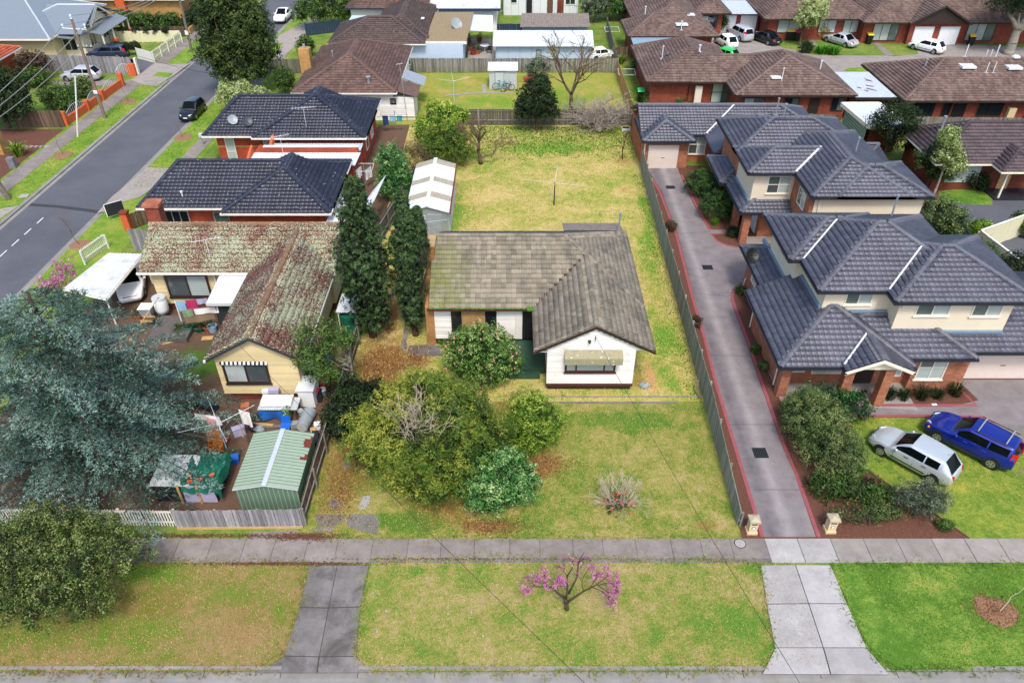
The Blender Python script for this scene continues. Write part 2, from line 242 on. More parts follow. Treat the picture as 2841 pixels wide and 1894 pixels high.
# ---------------------------------------------------------------- mesh helpers
class MB:
 def __init__(s): s.v = []; s.f = []
 def poly(s, pts):
  n = len(s.v); s.v += [tuple(p) for p in pts]; s.f.append(tuple(range(n, n + len(pts)))); return s
 def box(s, x0, x1, y0, y1, z0, z1):
  n = len(s.v); s.v += [(x0, y0, z0), (x1, y0, z0), (x1, y1, z0), (x0, y1, z0), (x0, y0, z1), (x1, y0, z1), (x1, y1, z1), (x0, y1, z1)]
  s.f += [tuple(n + i for i in q) for q in ((3, 2, 1, 0), (4, 5, 6, 7), (0, 1, 5, 4), (1, 2, 6, 5), (2, 3, 7, 6), (3, 0, 4, 7))]; return s
 def cbox(s, c, sz, rz=0): # centred box rotated about z, base at c.z
  hx_, hy = sz[0] / 2, sz[1] / 2; ca, sa = math.cos(rz), math.sin(rz); q = []
  for z in (c[2], c[2] + sz[2]):
   for x, y in ((-hx_, -hy), (hx_, -hy), (hx_, hy), (-hx_, hy)): q.append((c[0] + x * ca - y * sa, c[1] + x * sa + y * ca, z))
  n = len(s.v); s.v += q; s.f += [tuple(n + i for i in f) for f in ((3, 2, 1, 0), (4, 5, 6, 7), (0, 1, 5, 4), (1, 2, 6, 5), (2, 3, 7, 6), (3, 0, 4, 7))]; return s
 def hexa(s, a, b): # two 4-loops
  n = len(s.v); s.v += [tuple(p) for p in a] + [tuple(p) for p in b]
  s.f += [tuple(n + i for i in q) for q in ((3, 2, 1, 0), (4, 5, 6, 7), (0, 1, 5, 4), (1, 2, 6, 5), (2, 3, 7, 6), (3, 0, 4, 7))]; return s
 def prism(s, pts, z0, z1):
  n = len(s.v); k = len(pts); s.v += [(p[0], p[1], z0) for p in pts] + [(p[0], p[1], z1) for p in pts]
  s.f.append(tuple(n + i for i in reversed(range(k)))); s.f.append(tuple(n + k + i for i in range(k)))
  for i in range(k): j = (i + 1) % k; s.f.append((n + i, n + j, n + k + j, n + k + i))
  return s
 def slab(s, pts, nrm): # polygon extruded by vector
  n = len(s.v); k = len(pts); s.v += [tuple(p) for p in pts] + [tuple(Vector(p) + Vector(nrm)) for p in pts]
  s.f.append(tuple(n + i for i in reversed(range(k)))); s.f.append(tuple(n + k + i for i in range(k)))
  for i in range(k): j = (i + 1) % k; s.f.append((n + i, n + j, n + k + j, n + k + i))
  return s
 def cyl(s, a, b, r0, r1=None, k=8, cap=True):
  r1 = r0 if r1 is None else r1; a = Vector(a); b = Vector(b); d = (b - a)
  if d.length < 1e-6: return s
  d.normalize(); u = d.orthogonal().normalized(); w_ = d.cross(u); n = len(s.v)
  for p, r in ((a, r0), (b, r1)):
   for i in range(k): t = 2 * math.pi * i / k; s.v.append(tuple(p + (u * math.cos(t) + w_ * math.sin(t)) * r))
  for i in range(k): j = (i + 1) % k; s.f.append((n + i, n + j, n + k + j, n + k + i))
  if cap: s.f.append(tuple(n + i for i in reversed(range(k)))); s.f.append(tuple(n + k + i for i in range(k)))
  return s
 def tube(s, pts, r, k=5, r1=None):
  m = len(pts)
  for i in range(m - 1):
   a = r if r1 is None else r + (r1 - r) * i / (m - 1); b = r if r1 is None else r + (r1 - r) * (i + 1) / (m - 1)
   s.cyl(pts[i], pts[i + 1], a, b, k, i in (0, m - 2))
  return s
 def lathe(s, prof, loc, k=12):
  n = len(s.v); L = len(prof)
  for r, z in prof:
   for i in range(k): t = 2 * math.pi * i / k; s.v.append((loc[0] + r * math.cos(t), loc[1] + r * math.sin(t), loc[2] + z))
  for a in range(L - 1):
   for i in range(k): j = (i + 1) % k; s.f.append((n + a * k + i, n + a * k + j, n + (a + 1) * k + j, n + (a + 1) * k + i))
  s.f.append(tuple(n + i for i in reversed(range(k)))); s.f.append(tuple(n + (L - 1) * k + i for i in range(k))); return s
 def blob(s, c, r, k=10, j=6, jit=.1):
  prof = []; n = len(s.v)
  for a in range(j + 1):
   ph = math.pi * a / j
   for i in range(k):
    t = 2 * math.pi * i / k; q = 1 + random.uniform(-jit, jit)
    s.v.append((c[0] + r[0] * math.sin(ph) * math.cos(t) * q, c[1] + r[1] * math.sin(ph) * math.sin(t) * q, c[2] - r[2] * math.cos(ph) * q))
  for a in range(j):
   for i in range(k): i2 = (i + 1) % k; s.f.append((n + a * k + i, n + a * k + i2, n + (a + 1) * k + i2, n + (a + 1) * k + i))
  return s
 def mesh(s, name):
  me = bpy.data.meshes.new(name); me.from_pydata(s.v, [], s.f); me.update(); return me
def setmat(me, m):
 if m is not None: me.materials.append(MT[m] if isinstance(m, str) else m)
def par(o, p):
 if p is not None:
  o.parent = p
  if p.type == 'EMPTY': o.matrix_parent_inverse = Matrix.Translation(-p.location)
 return o
def link(name, me, m=None, parent=None, smooth=False):
 if m is not None and not me.materials: setmat(me, m)
 if smooth: me.polygons.foreach_set('use_smooth', [True] * len(me.polygons))
 o = bpy.data.objects.new(name, me); C.objects.link(o); par(o, parent); return o
def part(name, mb, m, parent, smooth=False, label=None):
 o = link(name, mb.mesh(name), m, parent, smooth)
 if label: o['label'] = label
 return o
def tag(o, label, cat, group=None):
 o['label'] = label; o['category'] = cat
 if group: o['group'] = group
 return o
def thing(name, label, cat, loc, group=None):
 o = bpy.data.objects.new(name, None); o.empty_display_size = .2; C.objects.link(o); o.location = Vector(loc); return tag(o, label, cat, group)
def solo(name, mb, m, label, cat, group=None, smooth=False): # a thing that is one mesh, origin at its base
 vs = np.array(mb.v); c = Vector(((vs[:, 0].min() + vs[:, 0].max()) / 2, (vs[:, 1].min() + vs[:, 1].max()) / 2, vs[:, 2].min()))
 mb.v = [tuple(Vector(p) - c) for p in mb.v]; o = link(name, mb.mesh(name), m, None, smooth); o.location = c; return tag(o, label, cat, group)
def struct(name, mb, m, parent=None):
 o = link(name, mb.mesh(name), m, parent)
 if parent is None: o['kind'] = 'structure'
 return o
def copy_tree(o, parent=None):
 c = o.copy(); C.objects.link(c)
 if parent is not None: c.parent = parent
 for ch in [x for x in o.children]: copy_tree(ch, c)
 return c
def npmesh(name, v, f, rnd=None):
 me = bpy.data.meshes.new(name); nv, nf, k = len(v), len(f), f.shape[1]
 me.vertices.add(nv); me.vertices.foreach_set('co', np.ascontiguousarray(v, dtype=np.float32).ravel())
 me.loops.add(nf * k); me.loops.foreach_set('vertex_index', np.ascontiguousarray(f, dtype=np.int32).ravel())
 me.polygons.add(nf); me.polygons.foreach_set('loop_start', np.arange(0, nf * k, k, dtype=np.int32))
 me.polygons.foreach_set('loop_total', np.full(nf, k, dtype=np.int32)); me.update(calc_edges=True)
 if rnd is not None: me.attributes.new('rnd', 'FLOAT', 'POINT').data.foreach_set('value', np.ascontiguousarray(rnd, dtype=np.float32))
 return me
# ---------------------------------------------------------------- roofs of overlapping hipped / gabled blocks
TW, TC = .30, .33
_KS = np.array([0, .075, .15, .225, .30]); _KH = np.array([0, .045, .006, .045, 0])
def block(x0, x1, y0, y1, ze, sl, axis, a='hip', b='hip', ra=None, rb=None):
 """axis 'x': ridge runs along x; a = left end, b = right end.  axis 'y': a = front end, b = back end"""
 half = (y1 - y0) / 2 if axis == 'x' else (x1 - x0) / 2
 ra = half if ra is None else ra; rb = half if rb is None else rb; zr = ze + half * sl
 L0, L1 = (x0, x1) if axis == 'x' else (y0, y1)
 r0 = L0 + (ra if a == 'hip' else 0); r1 = L1 - (rb if b == 'hip' else 0)
 P = (lambda l, c_, z: Vector((l, c_, z))) if axis == 'x' else (lambda l, c_, z: Vector((c_, l, z)))
 c0, c1 = (y0, y1) if axis == 'x' else (x0, x1); cm = (c0 + c1) / 2
 planes = [([P(L0, c0, ze), P(L1, c0, ze), P(r1, cm, zr), P(r0, cm, zr)]), ([P(L1, c1, ze), P(L0, c1, ze), P(r0, cm, zr), P(r1, cm, zr)])]
 caps = [(P(r0, cm, zr), P(r1, cm, zr))]
 if a == 'hip': planes.append([P(L0, c1, ze), P(L0, c0, ze), P(r0, cm, zr)]); caps += [(P(L0, c0, ze), P(r0, cm, zr)), (P(L0, c1, ze), P(r0, cm, zr))]
 if b == 'hip': planes.append([P(L1, c0, ze), P(L1, c1, ze), P(r1, cm, zr)]); caps += [(P(L1, c0, ze), P(r1, cm, zr)), (P(L1, c1, ze), P(r1, cm, zr))]
 out = []
 for p in planes:
  nn = (p[1] - p[0]).cross(p[2] - p[1])
  if nn.z < 0: p = [p[1], p[0]] + p[2:][::-1]; nn = -nn
  out.append((p, nn.normalized()))
 def zf(X, Y):
  ok = (X > x0 - .01) & (X < x1 + .01) & (Y > y0 - .01) & (Y < y1 + .01); z = np.full(X.shape, 1e9)
  for p, nn in out: z = np.minimum(z, p[0].z - (nn.x * (X - p[0].x) + nn.y * (Y - p[0].y)) / nn.z)
  return np.where(ok, z, -1e9)
 return dict(planes=out, caps=caps, zf=zf, rect=(x0, x1, y0, y1), ze=ze, zr=zr, sl=sl, axis=axis, ends=(a, b), cm=cm, L=(L0, L1), c=(c0, c1))
_tile_me = {}; _cap_me = {}
def tile_mesh(m):
 if m not in _tile_me:
  v = []; f = []
  for i in range(5): v.append((_KS[i], -.04, .098 + _KH[i]))
  for i in range(5): v.append((_KS[i], TC, .012 + _KH[i]))
  for i in range(5): v.append((_KS[i], -.02, .0))
  for i in range(4): f += [(i, i + 1, i + 6, i + 5), (i + 10, i + 11, i + 1, i)]
  me = bpy.data.meshes.new('roof_tile'); me.from_pydata(v, [], f, False); setmat(me, m); _tile_me[m] = me
 return _tile_me[m]
def cap_mesh(m):
 if m not in _cap_me:
  v = []; f = []
  for x, r in ((0, .165), (.40, .14)):
   for i in range(6): t = math.pi * i / 5; v.append((x, -math.cos(t) * r, math.sin(t) * r * .8 + .03))
  for i in range(5): f.append((i, i + 1, i + 7, i + 6))
  n = len(v); v += [v[i] for i in range(6)]; f.append(tuple(n + i for i in range(6)))
  me = bpy.data.meshes.new('ridge_tile'); me.from_pydata(v, [], f); setmat(me, m); _cap_me[m] = me
 return _cap_me[m]
def roof(parent, blocks, tmat, cmat=None, pieces=300, gutter='charcoal_gutter', fascia=None, gut=True, jitter=.006):
 """roof part (deck) under parent; its tiles and ridge tiles are children; far or leftover tiles join into one stuff part"""
 cmat = cmat or tmat; deck = MB(); allt = []; caps = []; clipq = []
 for bi, B in enumerate(blocks):
  others = [(b['zf'], b['ze'] - .25) for i, b in enumerate(blocks) if i != bi]
  for p, nn in B['planes']:
   deck.poly(p)
   u = (p[1] - p[0]).normalized(); v_ = nn.cross(u).normalized(); o = p[0]
   su = [(q - o).dot(u) for q in p]; tv = [(q - o).dot(v_) for q in p]
   ns = int(math.ceil((max(su) - min(su)) / TW)); nt_ = int(math.ceil(max(tv) / TC - .02))
   S, Tt = np.meshgrid(min(su) + np.arange(ns) * TW, np.arange(nt_) * TC); S = S.ravel().copy(); Tt = Tt.ravel()
   S += np.where((np.round(Tt / TC).astype(int) % 2) == 1, 0, 0)
   # inside tests against the convex polygon
   ins = np.ones(len(S), bool); anyin = np.ones(len(S), bool); k = len(p)
   for i in range(k):
    a0 = np.array([su[i], tv[i]]); e = np.array([su[(i + 1) % k], tv[(i + 1) % k]]) - a0; nrm = np.array([-e[1], e[0]]) / np.linalg.norm(e)
    dd = [(S + dx - a0[0]) * nrm[0] + (Tt + dy - a0[1]) * nrm[1] for dx in (0, TW) for dy in (0, TC)]
    ins &= np.min(dd, 0) > -.03; anyin &= np.max(dd, 0) > .0
   cx = o.x + u.x * (S + TW / 2) + v_.x * (Tt + TC / 2); cy = o.y + u.y * (S + TW / 2) + v_.y * (Tt + TC / 2); cz = o.z + v_.z * (Tt + TC / 2)
   vis = np.ones(len(S), bool)
   for zf, zl in others: vis &= ~((zf(cx, cy) > cz + .16) & (cz > zl))
   face = (nn.x * (0 - cx) + nn.y * (0 - cy) + nn.z * (28 - cz)) > 0
   for i in np.nonzero(anyin & vis)[0]:
    (allt if ins[i] else clipq).append((S[i], Tt[i], o, u, v_, nn, p, math.sqrt(cx[i] ** 2 + cy[i] ** 2 + (28 - cz[i]) ** 2) + (0 if face[i] else 500)))
  for a0, b0 in B['caps']:
   L = (b0 - a0).length
   if L < .2: continue
   n = max(1, int(round(L / .39)))
   for i in range(n):
    q = a0 + (b0 - a0) * (i / n); mid = a0 + (b0 - a0) * ((i + .5) / n)
    if any(mid.z > zl and zf(np.array([mid.x]), np.array([mid.y]))[0] > mid.z + .05 for zf, zl in others): continue
    caps.append((q, (b0 - a0).normalized()))
 R = part('roof', deck, tmat, parent)
 allt.sort(key=lambda t: t[7]); ind = allt[:pieces]; rest = allt[pieces:] + clipq
 tm = tile_mesh(tmat)
 for (s_, t_, o, u, v_, nn, p, d) in ind:
  q = o + u * s_ + v_ * t_ + nn * random.uniform(0, jitter)
  ob = bpy.data.objects.new('roof_tile', tm); C.objects.link(ob); ob.parent = R
  tw = random.uniform(-.012, .012); uu = (u + v_ * tw).normalized(); vv = nn.cross(uu)
  ob.matrix_basis = Matrix(((uu.x, vv.x, nn.x, q.x), (uu.y, vv.y, nn.y, q.y), (uu.z, vv.z, nn.z, q.z), (0, 0, 0, 1)))
 if rest:
  full = [t for t in allt[pieces:]]
  meshes = []
  def build(lst):
   n = len(lst); O = np.array([tuple(t[2] + t[3] * float(t[0]) + t[4] * float(t[1])) for t in lst]); U = np.array([tuple(t[3]) for t in lst]); W = np.array([tuple(t[4]) for t in lst]); Nn = np.array([tuple(t[5]) for t in lst])
   tv = np.array([tuple(x.co) for x in tm.vertices]); j = rng.uniform(0, jitter, n)[:, None, None] * Nn[:, None, :]
   P = O[:, None, :] + tv[None, :, 0, None] * U[:, None, :] + tv[None, :, 1, None] * W[:, None, :] + tv[None, :, 2, None] * Nn[:, None, :] + j
   F = np.array([tuple(x.vertices) for x in tm.polygons]); FF = (F[None] + (np.arange(n) * len(tv))[:, None, None]).reshape(-1, 4)
   return P.reshape(-1, 3), FF, np.repeat(rng.random(n), len(tv))
  bm = bmesh.new(); lay = bm.verts.layers.float.new('rnd')
  groups = {}
  for t in clipq: groups.setdefault(tuple(tuple(x) for x in t[6]), []).append(t)
  for key, lst in groups.items():
   P, F, Rn = build(lst); b2 = bmesh.new(); l2 = b2.verts.layers.float.new('rnd')
   vs = [b2.verts.new(x) for x in P]
   for x, r in zip(vs, Rn): x[l2] = r
   for f in F: b2.faces.new([vs[i] for i in f])
   p = lst[0][6]; nn = lst[0][5]; k = len(p)
   for i in range(k):
    e = p[(i + 1) % k] - p[i]
    if abs(e.z) < 1e-4 and p[i].z < min(q.z for q in p) + .01: continue   # leave the eave overhang
    bmesh.ops.bisect_plane(b2, geom=b2.verts[:] + b2.edges[:] + b2.faces[:], plane_co=p[i], plane_no=nn.cross(e).normalized(), clear_inner=True)
   me = bpy.data.meshes.new('tmp'); b2.to_mesh(me); b2.free(); bm.from_mesh(me); bpy.data.meshes.remove(me)
  if full:
   P, F, Rn = build(full); bm.from_mesh(npmesh('tmp', P, F, Rn))
  me = bpy.data.meshes.new('roof_tiles'); bm.to_mesh(me); bm.free(); setmat(me, tmat)
  o = link('roof_tiles', me, None, R); o['kind'] = 'stuff'
 cm_ = cap_mesh(cmat); lim = 120 if pieces else 0
 caps.sort(key=lambda t: t[0].length if False else (t[0] - Vector((0, 0, 28))).length)
 mb = MB()
 for i, (q, d) in enumerate(caps):
  side = Vector((-d.y, d.x, 0)).normalized(); up = d.cross(side); up = up if up.z > 0 else -up; side = up.cross(d)
  Mx = Matrix(((d.x, side.x, up.x, q.x), (d.y, side.y, up.y, q.y), (d.z, side.z, up.z, q.z + .01), (0, 0, 0, 1)))
  if i < lim:
   ob = bpy.data.objects.new('ridge_tile', cm_); C.objects.link(ob); ob.parent = R; ob.matrix_basis = Mx
  else:
   n = len(mb.v); mb.v += [tuple(Mx @ x.co) for x in cm_.vertices]; mb.f += [tuple(n + k for k in x.vertices) for x in cm_.polygons]
 if mb.v: o = part('ridge_tiles', mb, cmat, R); o['kind'] = 'stuff'
 if gut:
  for B in blocks:
   x0, x1, y0, y1 = B['rect']; ze = B['ze']; ax = B['axis']; a, b = B['ends']
   segs = []
   if ax == 'x' or a == 'hip': segs.append((x0 - .1, x1 + .1, y0 - .12, y0 - .005))
   if ax == 'x' or b == 'hip': segs.append((x0 - .1, x1 + .1, y1 + .005, y1 + .12))
   if ax == 'y' or a == 'hip': segs.append((x0 - .12, x0 - .005, y0 - .1, y1 + .1))
   if ax == 'y' or b == 'hip': segs.append((x1 + .005, x1 + .12, y0 - .1, y1 + .1))
   for (a0, a1, b0, b1) in segs: # keep only what other blocks do not cover
    n = max(1, int(max(a1 - a0, b1 - b0) / .25)); horiz = (a1 - a0) > (b1 - b0); run = None
    for i in range(n + 1):
     if i < n:
      t0, t1 = i / n, (i + 1) / n; xm = a0 + (a1 - a0) * (t0 + t1) / 2 if horiz else (a0 + a1) / 2; ym = (b0 + b1) / 2 if horiz else b0 + (b1 - b0) * (t0 + t1) / 2
      cov = any(q is not B and ze > q['ze'] - .25 and q['zf'](np.array([xm]), np.array([ym]))[0] > ze + .02 for q in blocks)
     else: cov = True
     if not cov and run is None: run = i / n
     if cov and run is not None:
      e = i / n
      g = MB()
      if horiz: g.box(a0 + (a1 - a0) * run, a0 + (a1 - a0) * e, b0, b1, ze - .13, ze - .01)
      else: g.box(a0, a1, b0 + (b1 - b0) * run, b0 + (b1 - b0) * e, ze - .13, ze - .012)
      part('gutter', g, gutter, R)
      run = None
   ga, gb = (.42 if a != 'hip' else .02), (.42 if b != 'hip' else .02); sf = MB().box(x0 + (ga if ax == 'x' else .02), x1 - (gb if ax == 'x' else .02), y0 + (ga if ax == 'y' else .02), y1 - (gb if ax == 'y' else .02), ze - .07, ze - .035); part('soffit', sf, fascia or 'cream_trim', R)
   # barge boards on gable ends
   for e, l in ((a, B['L'][0]), (b, B['L'][1])):
    if e != 'hip':
     c0, c1 = B['c']; cm2 = B['cm']; zr = B['zr']; d = -.03 if l == B['L'][0] else .03; mb = MB()
     for q0, q1 in ((c0, cm2), (c1, cm2)):
      if any(z['zf'](np.array([l if ax == 'x' else (q0 + q1) / 2]), np.array([(q0 + q1) / 2 if ax == 'x' else l]))[0] > (ze + zr) / 2 + .1 for z in blocks if z is not B): continue
      pts = [(l, q0, ze - .16), (l, q1, zr - .16), (l, q1, zr + .0), (l, q0, ze + .0)] if ax == 'x' else [(q0, l, ze - .16), (q1, l, zr - .16), (q1, l, zr), (q0, l, ze)]
      mb.slab(pts, (d, 0, 0) if ax == 'x' else (0, d, 0))
     if mb.v: part('barge_board', mb, fascia or 'dark_trim', R)
 return R
# ---------------------------------------------------------------- wall furniture
def face_pt(face, a, d, z, plane): # a along wall, d outwards
 return {'F': (a, plane - d, z), 'B': (a, plane + d, z), 'L': (plane - d, a, z), 'R': (plane + d, a, z)}[face]
def fbox(mb, face, a0, a1, d0, d1, z0, z1, plane):
 p = face_pt(face, a0, d0, z0, plane); q = face_pt(face, a1, d1, z1, plane)
 return mb.box(min(p[0], q[0]), max(p[0], q[0]), min(p[1], q[1]), max(p[1], q[1]), min(p[2], q[2]), max(p[2], q[2]))
def window(root, face, a0, a1, z0, z1, plane, panes=2, frame='alu_frame', glass=('glass_dark', 'glass_blind'), fw=.05, sill=None, rows=1, name='window', split=None):
 m = MB(); D = .05
 for (b0, b1, y0, y1) in ((a0, a1, z0, z0 + fw), (a0, a1, z1 - fw, z1), (a0, a0 + fw, z0 + fw, z1 - fw), (a1 - fw, a1, z0 + fw, z1 - fw)): fbox(m, face, b0, b1, -.05, D, y0, y1, plane)
 xs = [a0 + fw + (a1 - a0 - 2 * fw) * (i / panes if not split else split[i]) for i in range(panes + 1)]; zs = [z0 + fw + (z1 - z0 - 2 * fw) * i / rows for i in range(rows + 1)]
 for x in xs[1:-1]: fbox(m, face, x - fw * .4, x + fw * .4, -.05, D - .006, z0 + fw, z1 - fw, plane)
 for z in zs[1:-1]: fbox(m, face, a0 + fw, a1 - fw, -.05, D - .01, z - fw * .35, z + fw * .35, plane)
 fr = part(name, m, frame, root); k = 0
 for j in range(rows):
  for i in range(panes):
   part('pane', fbox(MB(), face, xs[i], xs[i + 1], -.04, .008, zs[j], zs[j + 1], plane), glass[k % len(glass)], fr); k += 1
 if sill: part('sill', fbox(MB(), face, a0 - .06, a1 + .06, -.02, .09, z0 - .08, z0 - .003, plane), sill, fr)
 return fr
def boards(root, face, a0, a1, z0, z1, plane, mat, h=.15, gable=None, name='weatherboard', skip=()):
 """lapped boards, each a part; gable=(centre, z at eave, slope) trims the ends"""
 z = z0
 while z < z1 - .02:
  zt = min(z + h, z1); b0, b1 = a0, a1
  if gable and zt > gable[1]:
   hw = (gable[3] - (zt - gable[1]) / gable[2]); b0 = max(a0, gable[0] - hw); b1 = min(a1, gable[0] + hw)
  if b1 - b0 > .05:
   segs = [(b0, b1)]
   for (s0, s1, y0, y1) in skip:
    if zt > y0 and z < y1: segs = [q for (p0, p1) in segs for q in ((p0, min(p1, s0)), (max(p0, s1), p1)) if q[1] - q[0] > .03]
   for (p0, p1) in segs:
    A = [face_pt(face, p0, .0, z, plane), face_pt(face, p1, .0, z, plane), face_pt(face, p1, .042, z, plane), face_pt(face, p0, .042, z, plane)]
    Bq = [face_pt(face, p0, .0, zt + .01, plane), face_pt(face, p1, .0, zt + .01, plane), face_pt(face, p1, .012, zt + .01, plane), face_pt(face, p0, .012, zt + .01, plane)]
    part(name, MB().hexa(A, Bq), mat, root)
  z += h
def walls(root, x0, x1, y0, y1, z0, z1, m, name='wall'): return part(name, MB().box(x0, x1, y0, y1, z0, z1), m, root)
def gable_wall(root, face, c, hw, z0, sl, plane, m, name='gable_wall', th=.12):
 p = [face_pt(face, c - hw, 0, z0, plane), face_pt(face, c + hw, 0, z0, plane), face_pt(face, c, 0, z0 + hw * sl, plane)]
 q = Vector(face_pt(face, 0, -th, 0, 0)); return part(name, MB().slab(p, q), m, root)
_pal = {}
def fence(name, label, p0, p1, h, m, pw=.15, pieces=300, posts=2.4, side=1, rails=(.3, .85), railm=None, cat='fence', group=None, cap=None, th=.018, gap=.012, plinth=None, top='flat', pname='paling', postm=None, taper=None):
 p0 = Vector((p0[0], p0[1], 0)); p1 = Vector((p1[0], p1[1], 0)); d = p1 - p0; L = d.length; d.normalize(); nrm = Vector((-d.y, d.x, 0)) * side
 t = thing(name, label, cat, p0, group); n = max(1, int(L / (pw + gap))); step = L / n
 key = (m, round(pw, 3), round(h, 2), th, top)
 if key not in _pal:
  if top == 'point': a = [(-pw / 2, 0, .05), (pw / 2, 0, .05), (pw / 2, 0, h - .09), (0, 0, h), (-pw / 2, 0, h - .09)]
  else: a = [(-pw / 2, 0, .04), (pw / 2, 0, .04), (pw / 2, 0, h), (-pw / 2, 0, h)]
  mb = MB().slab(a, (0, th, 0)); me = mb.mesh(pname); setmat(me, m); _pal[key] = me
 me = _pal[key]; cs = [p0 + d * (step * (i + .5)) for i in range(n)]; order = sorted(range(n), key=lambda i: (cs[i] - Vector((0, 0, 28))).length)
 ind = set(order[:pieces]); ang = math.atan2(nrm.y, nrm.x) - math.pi / 2; rv = []; rf = []; Rn = []
 for i in range(n):
  c_ = cs[i] + nrm * .02; dz = random.uniform(-.035, .02); tl = random.uniform(-.012, .012)
  Mx = Matrix.Translation((c_.x, c_.y, dz)) @ Matrix.Rotation(ang, 4, 'Z') @ Matrix.Rotation(tl, 4, 'Y')
  if taper:
   q = min(1, step * (i + .5) / taper[0]); Mx = Mx @ Matrix.Diagonal((1, 1, (taper[1] + (h - taper[1]) * q) / h, 1))
  if i in ind:
   o = bpy.data.objects.new(pname, me); C.objects.link(o); par(o, t); o.matrix_basis = Mx
  else:
   b = len(rv); rv += [tuple(Mx @ x.co) for x in me.vertices]; rf += [tuple(b + k for k in x.vertices) for x in me.polygons]; Rn += [random.random()] * len(me.vertices)
 if rv:
  m2 = bpy.data.meshes.new(pname + 's'); m2.from_pydata(rv, [], rf); m2.attributes.new('rnd', 'FLOAT', 'POINT').data.foreach_set('value', Rn); o = link(pname + 's', m2, m, t); o['kind'] = 'stuff'
 def bar(z, zh, off, th2, nm, mm):
  f0 = taper[1] / h if taper else 1; pm = p0.lerp(p1, min(1, taper[0] / L)) if taper else p1
  for qa, qb, fa in ((p0, pm, f0), (pm, p1, 1)):
   if (qb - qa).length > .1: a = [qa + nrm * off, qb + nrm * off, qb + nrm * (off + th2), qa + nrm * (off + th2)]; zz = [z * fa, z, z, z * fa]; part(nm, MB().hexa([(q.x, q.y, k) for q, k in zip(a, zz)], [(q.x, q.y, k + zh) for q, k in zip(a, zz)]), mm, t)
 for r in rails: bar(h * r, .08, -.03, .048, 'rail', railm or m)
 if plinth: bar(.0, .14, .04, .03, 'plinth', plinth)
 if cap: bar(h + .03, .03, -.06, .15, 'capping', cap)
 k = max(1, int(round(L / posts))) if posts else 0
 for i in range(k + 1 if posts else 0):
  c_ = p0 + d * (L * i / k) - nrm * .08; part('post', MB().cbox((c_.x, c_.y, 0), (.1, .09, (h - .1) * (1 if not taper else min(1, (taper[1] + (h - taper[1]) * min(1, L * i / k / taper[0])) / h))), ang), postm or railm or m, t)
 return t
def fencemat(name, cs, rough=.95):
 n = NT(name); r = n.rnd(); cc = n.ramp(r, [(0, cs[0]), (.5, cs[1]), (1, cs[2])])
 v = n.scale(n.pos(), 14, 14, 1.2); cc = n.mix(.55, cc, n.ramp(n.noise(1.6, 6, .75, v), [(.3, '#3a3a3a'), (.7, '#c8c8c8')]), 'OVERLAY'); cc = n.mix(n.ma('MULTIPLY', n.ramp(n.noise(.6, 5), [(.5, 0.0), (.7, 1.0)]), .35), cc, cs[3])
 n.bump(n.noise(2.5, 4, .7, v), .3, .01); MT[name] = n.out(cc, rough, 0, .2)
fencemat('pal_grey', ['#6d6962', '#86827a', '#9a968c', '#5a5a50']); fencemat('pal_greygreen', ['#7b8078', '#8f948a', '#a3a698', '#6a7466']); fencemat('pal_brown', ['#5c4a3e', '#6f5c4e', '#84705f', '#483c34']); fencemat('pal_new', ['#b08c58', '#c29c64', '#cfab74', '#98784c'])
fencemat('pal_dark', ['#5b5852', '#6c6860', '#7b766c', '#46443e']); fencemat('pal_silver', ['#7b7a7c', '#96949a', '#aeacae', '#66666a'])
def corr(pts_eave0, pts_eave1, pts_top0, pts_top1, pitch=.2, amp=.025, th=0): # ribbed sheet between an eave line and a top line
 a, b, c_, d = map(Vector, (pts_eave0, pts_eave1, pts_top0, pts_top1)); L = (b - a).length; n = max(2, int(L / pitch)) * 4; nn = (b - a).cross(c_ - a).normalized(); nn = nn if nn.z > 0 else -nn; mb = MB()
 for i in range(n + 1):
  t = i / n; h = amp * (0, 0, 1, 1)[i % 4]; mb.v += [tuple(a.lerp(b, t) + nn * h), tuple(c_.lerp(d, t) + nn * h)]
 for i in range(n): mb.f.append((2 * i, 2 * i + 2, 2 * i + 3, 2 * i + 1))
 k = len(mb.v); off = -nn * .03; mb.v += [tuple(a + off), tuple(b + off), tuple(d + off), tuple(c_ + off)]; mb.f.append((k + 3, k + 2, k + 1, k)); return mb
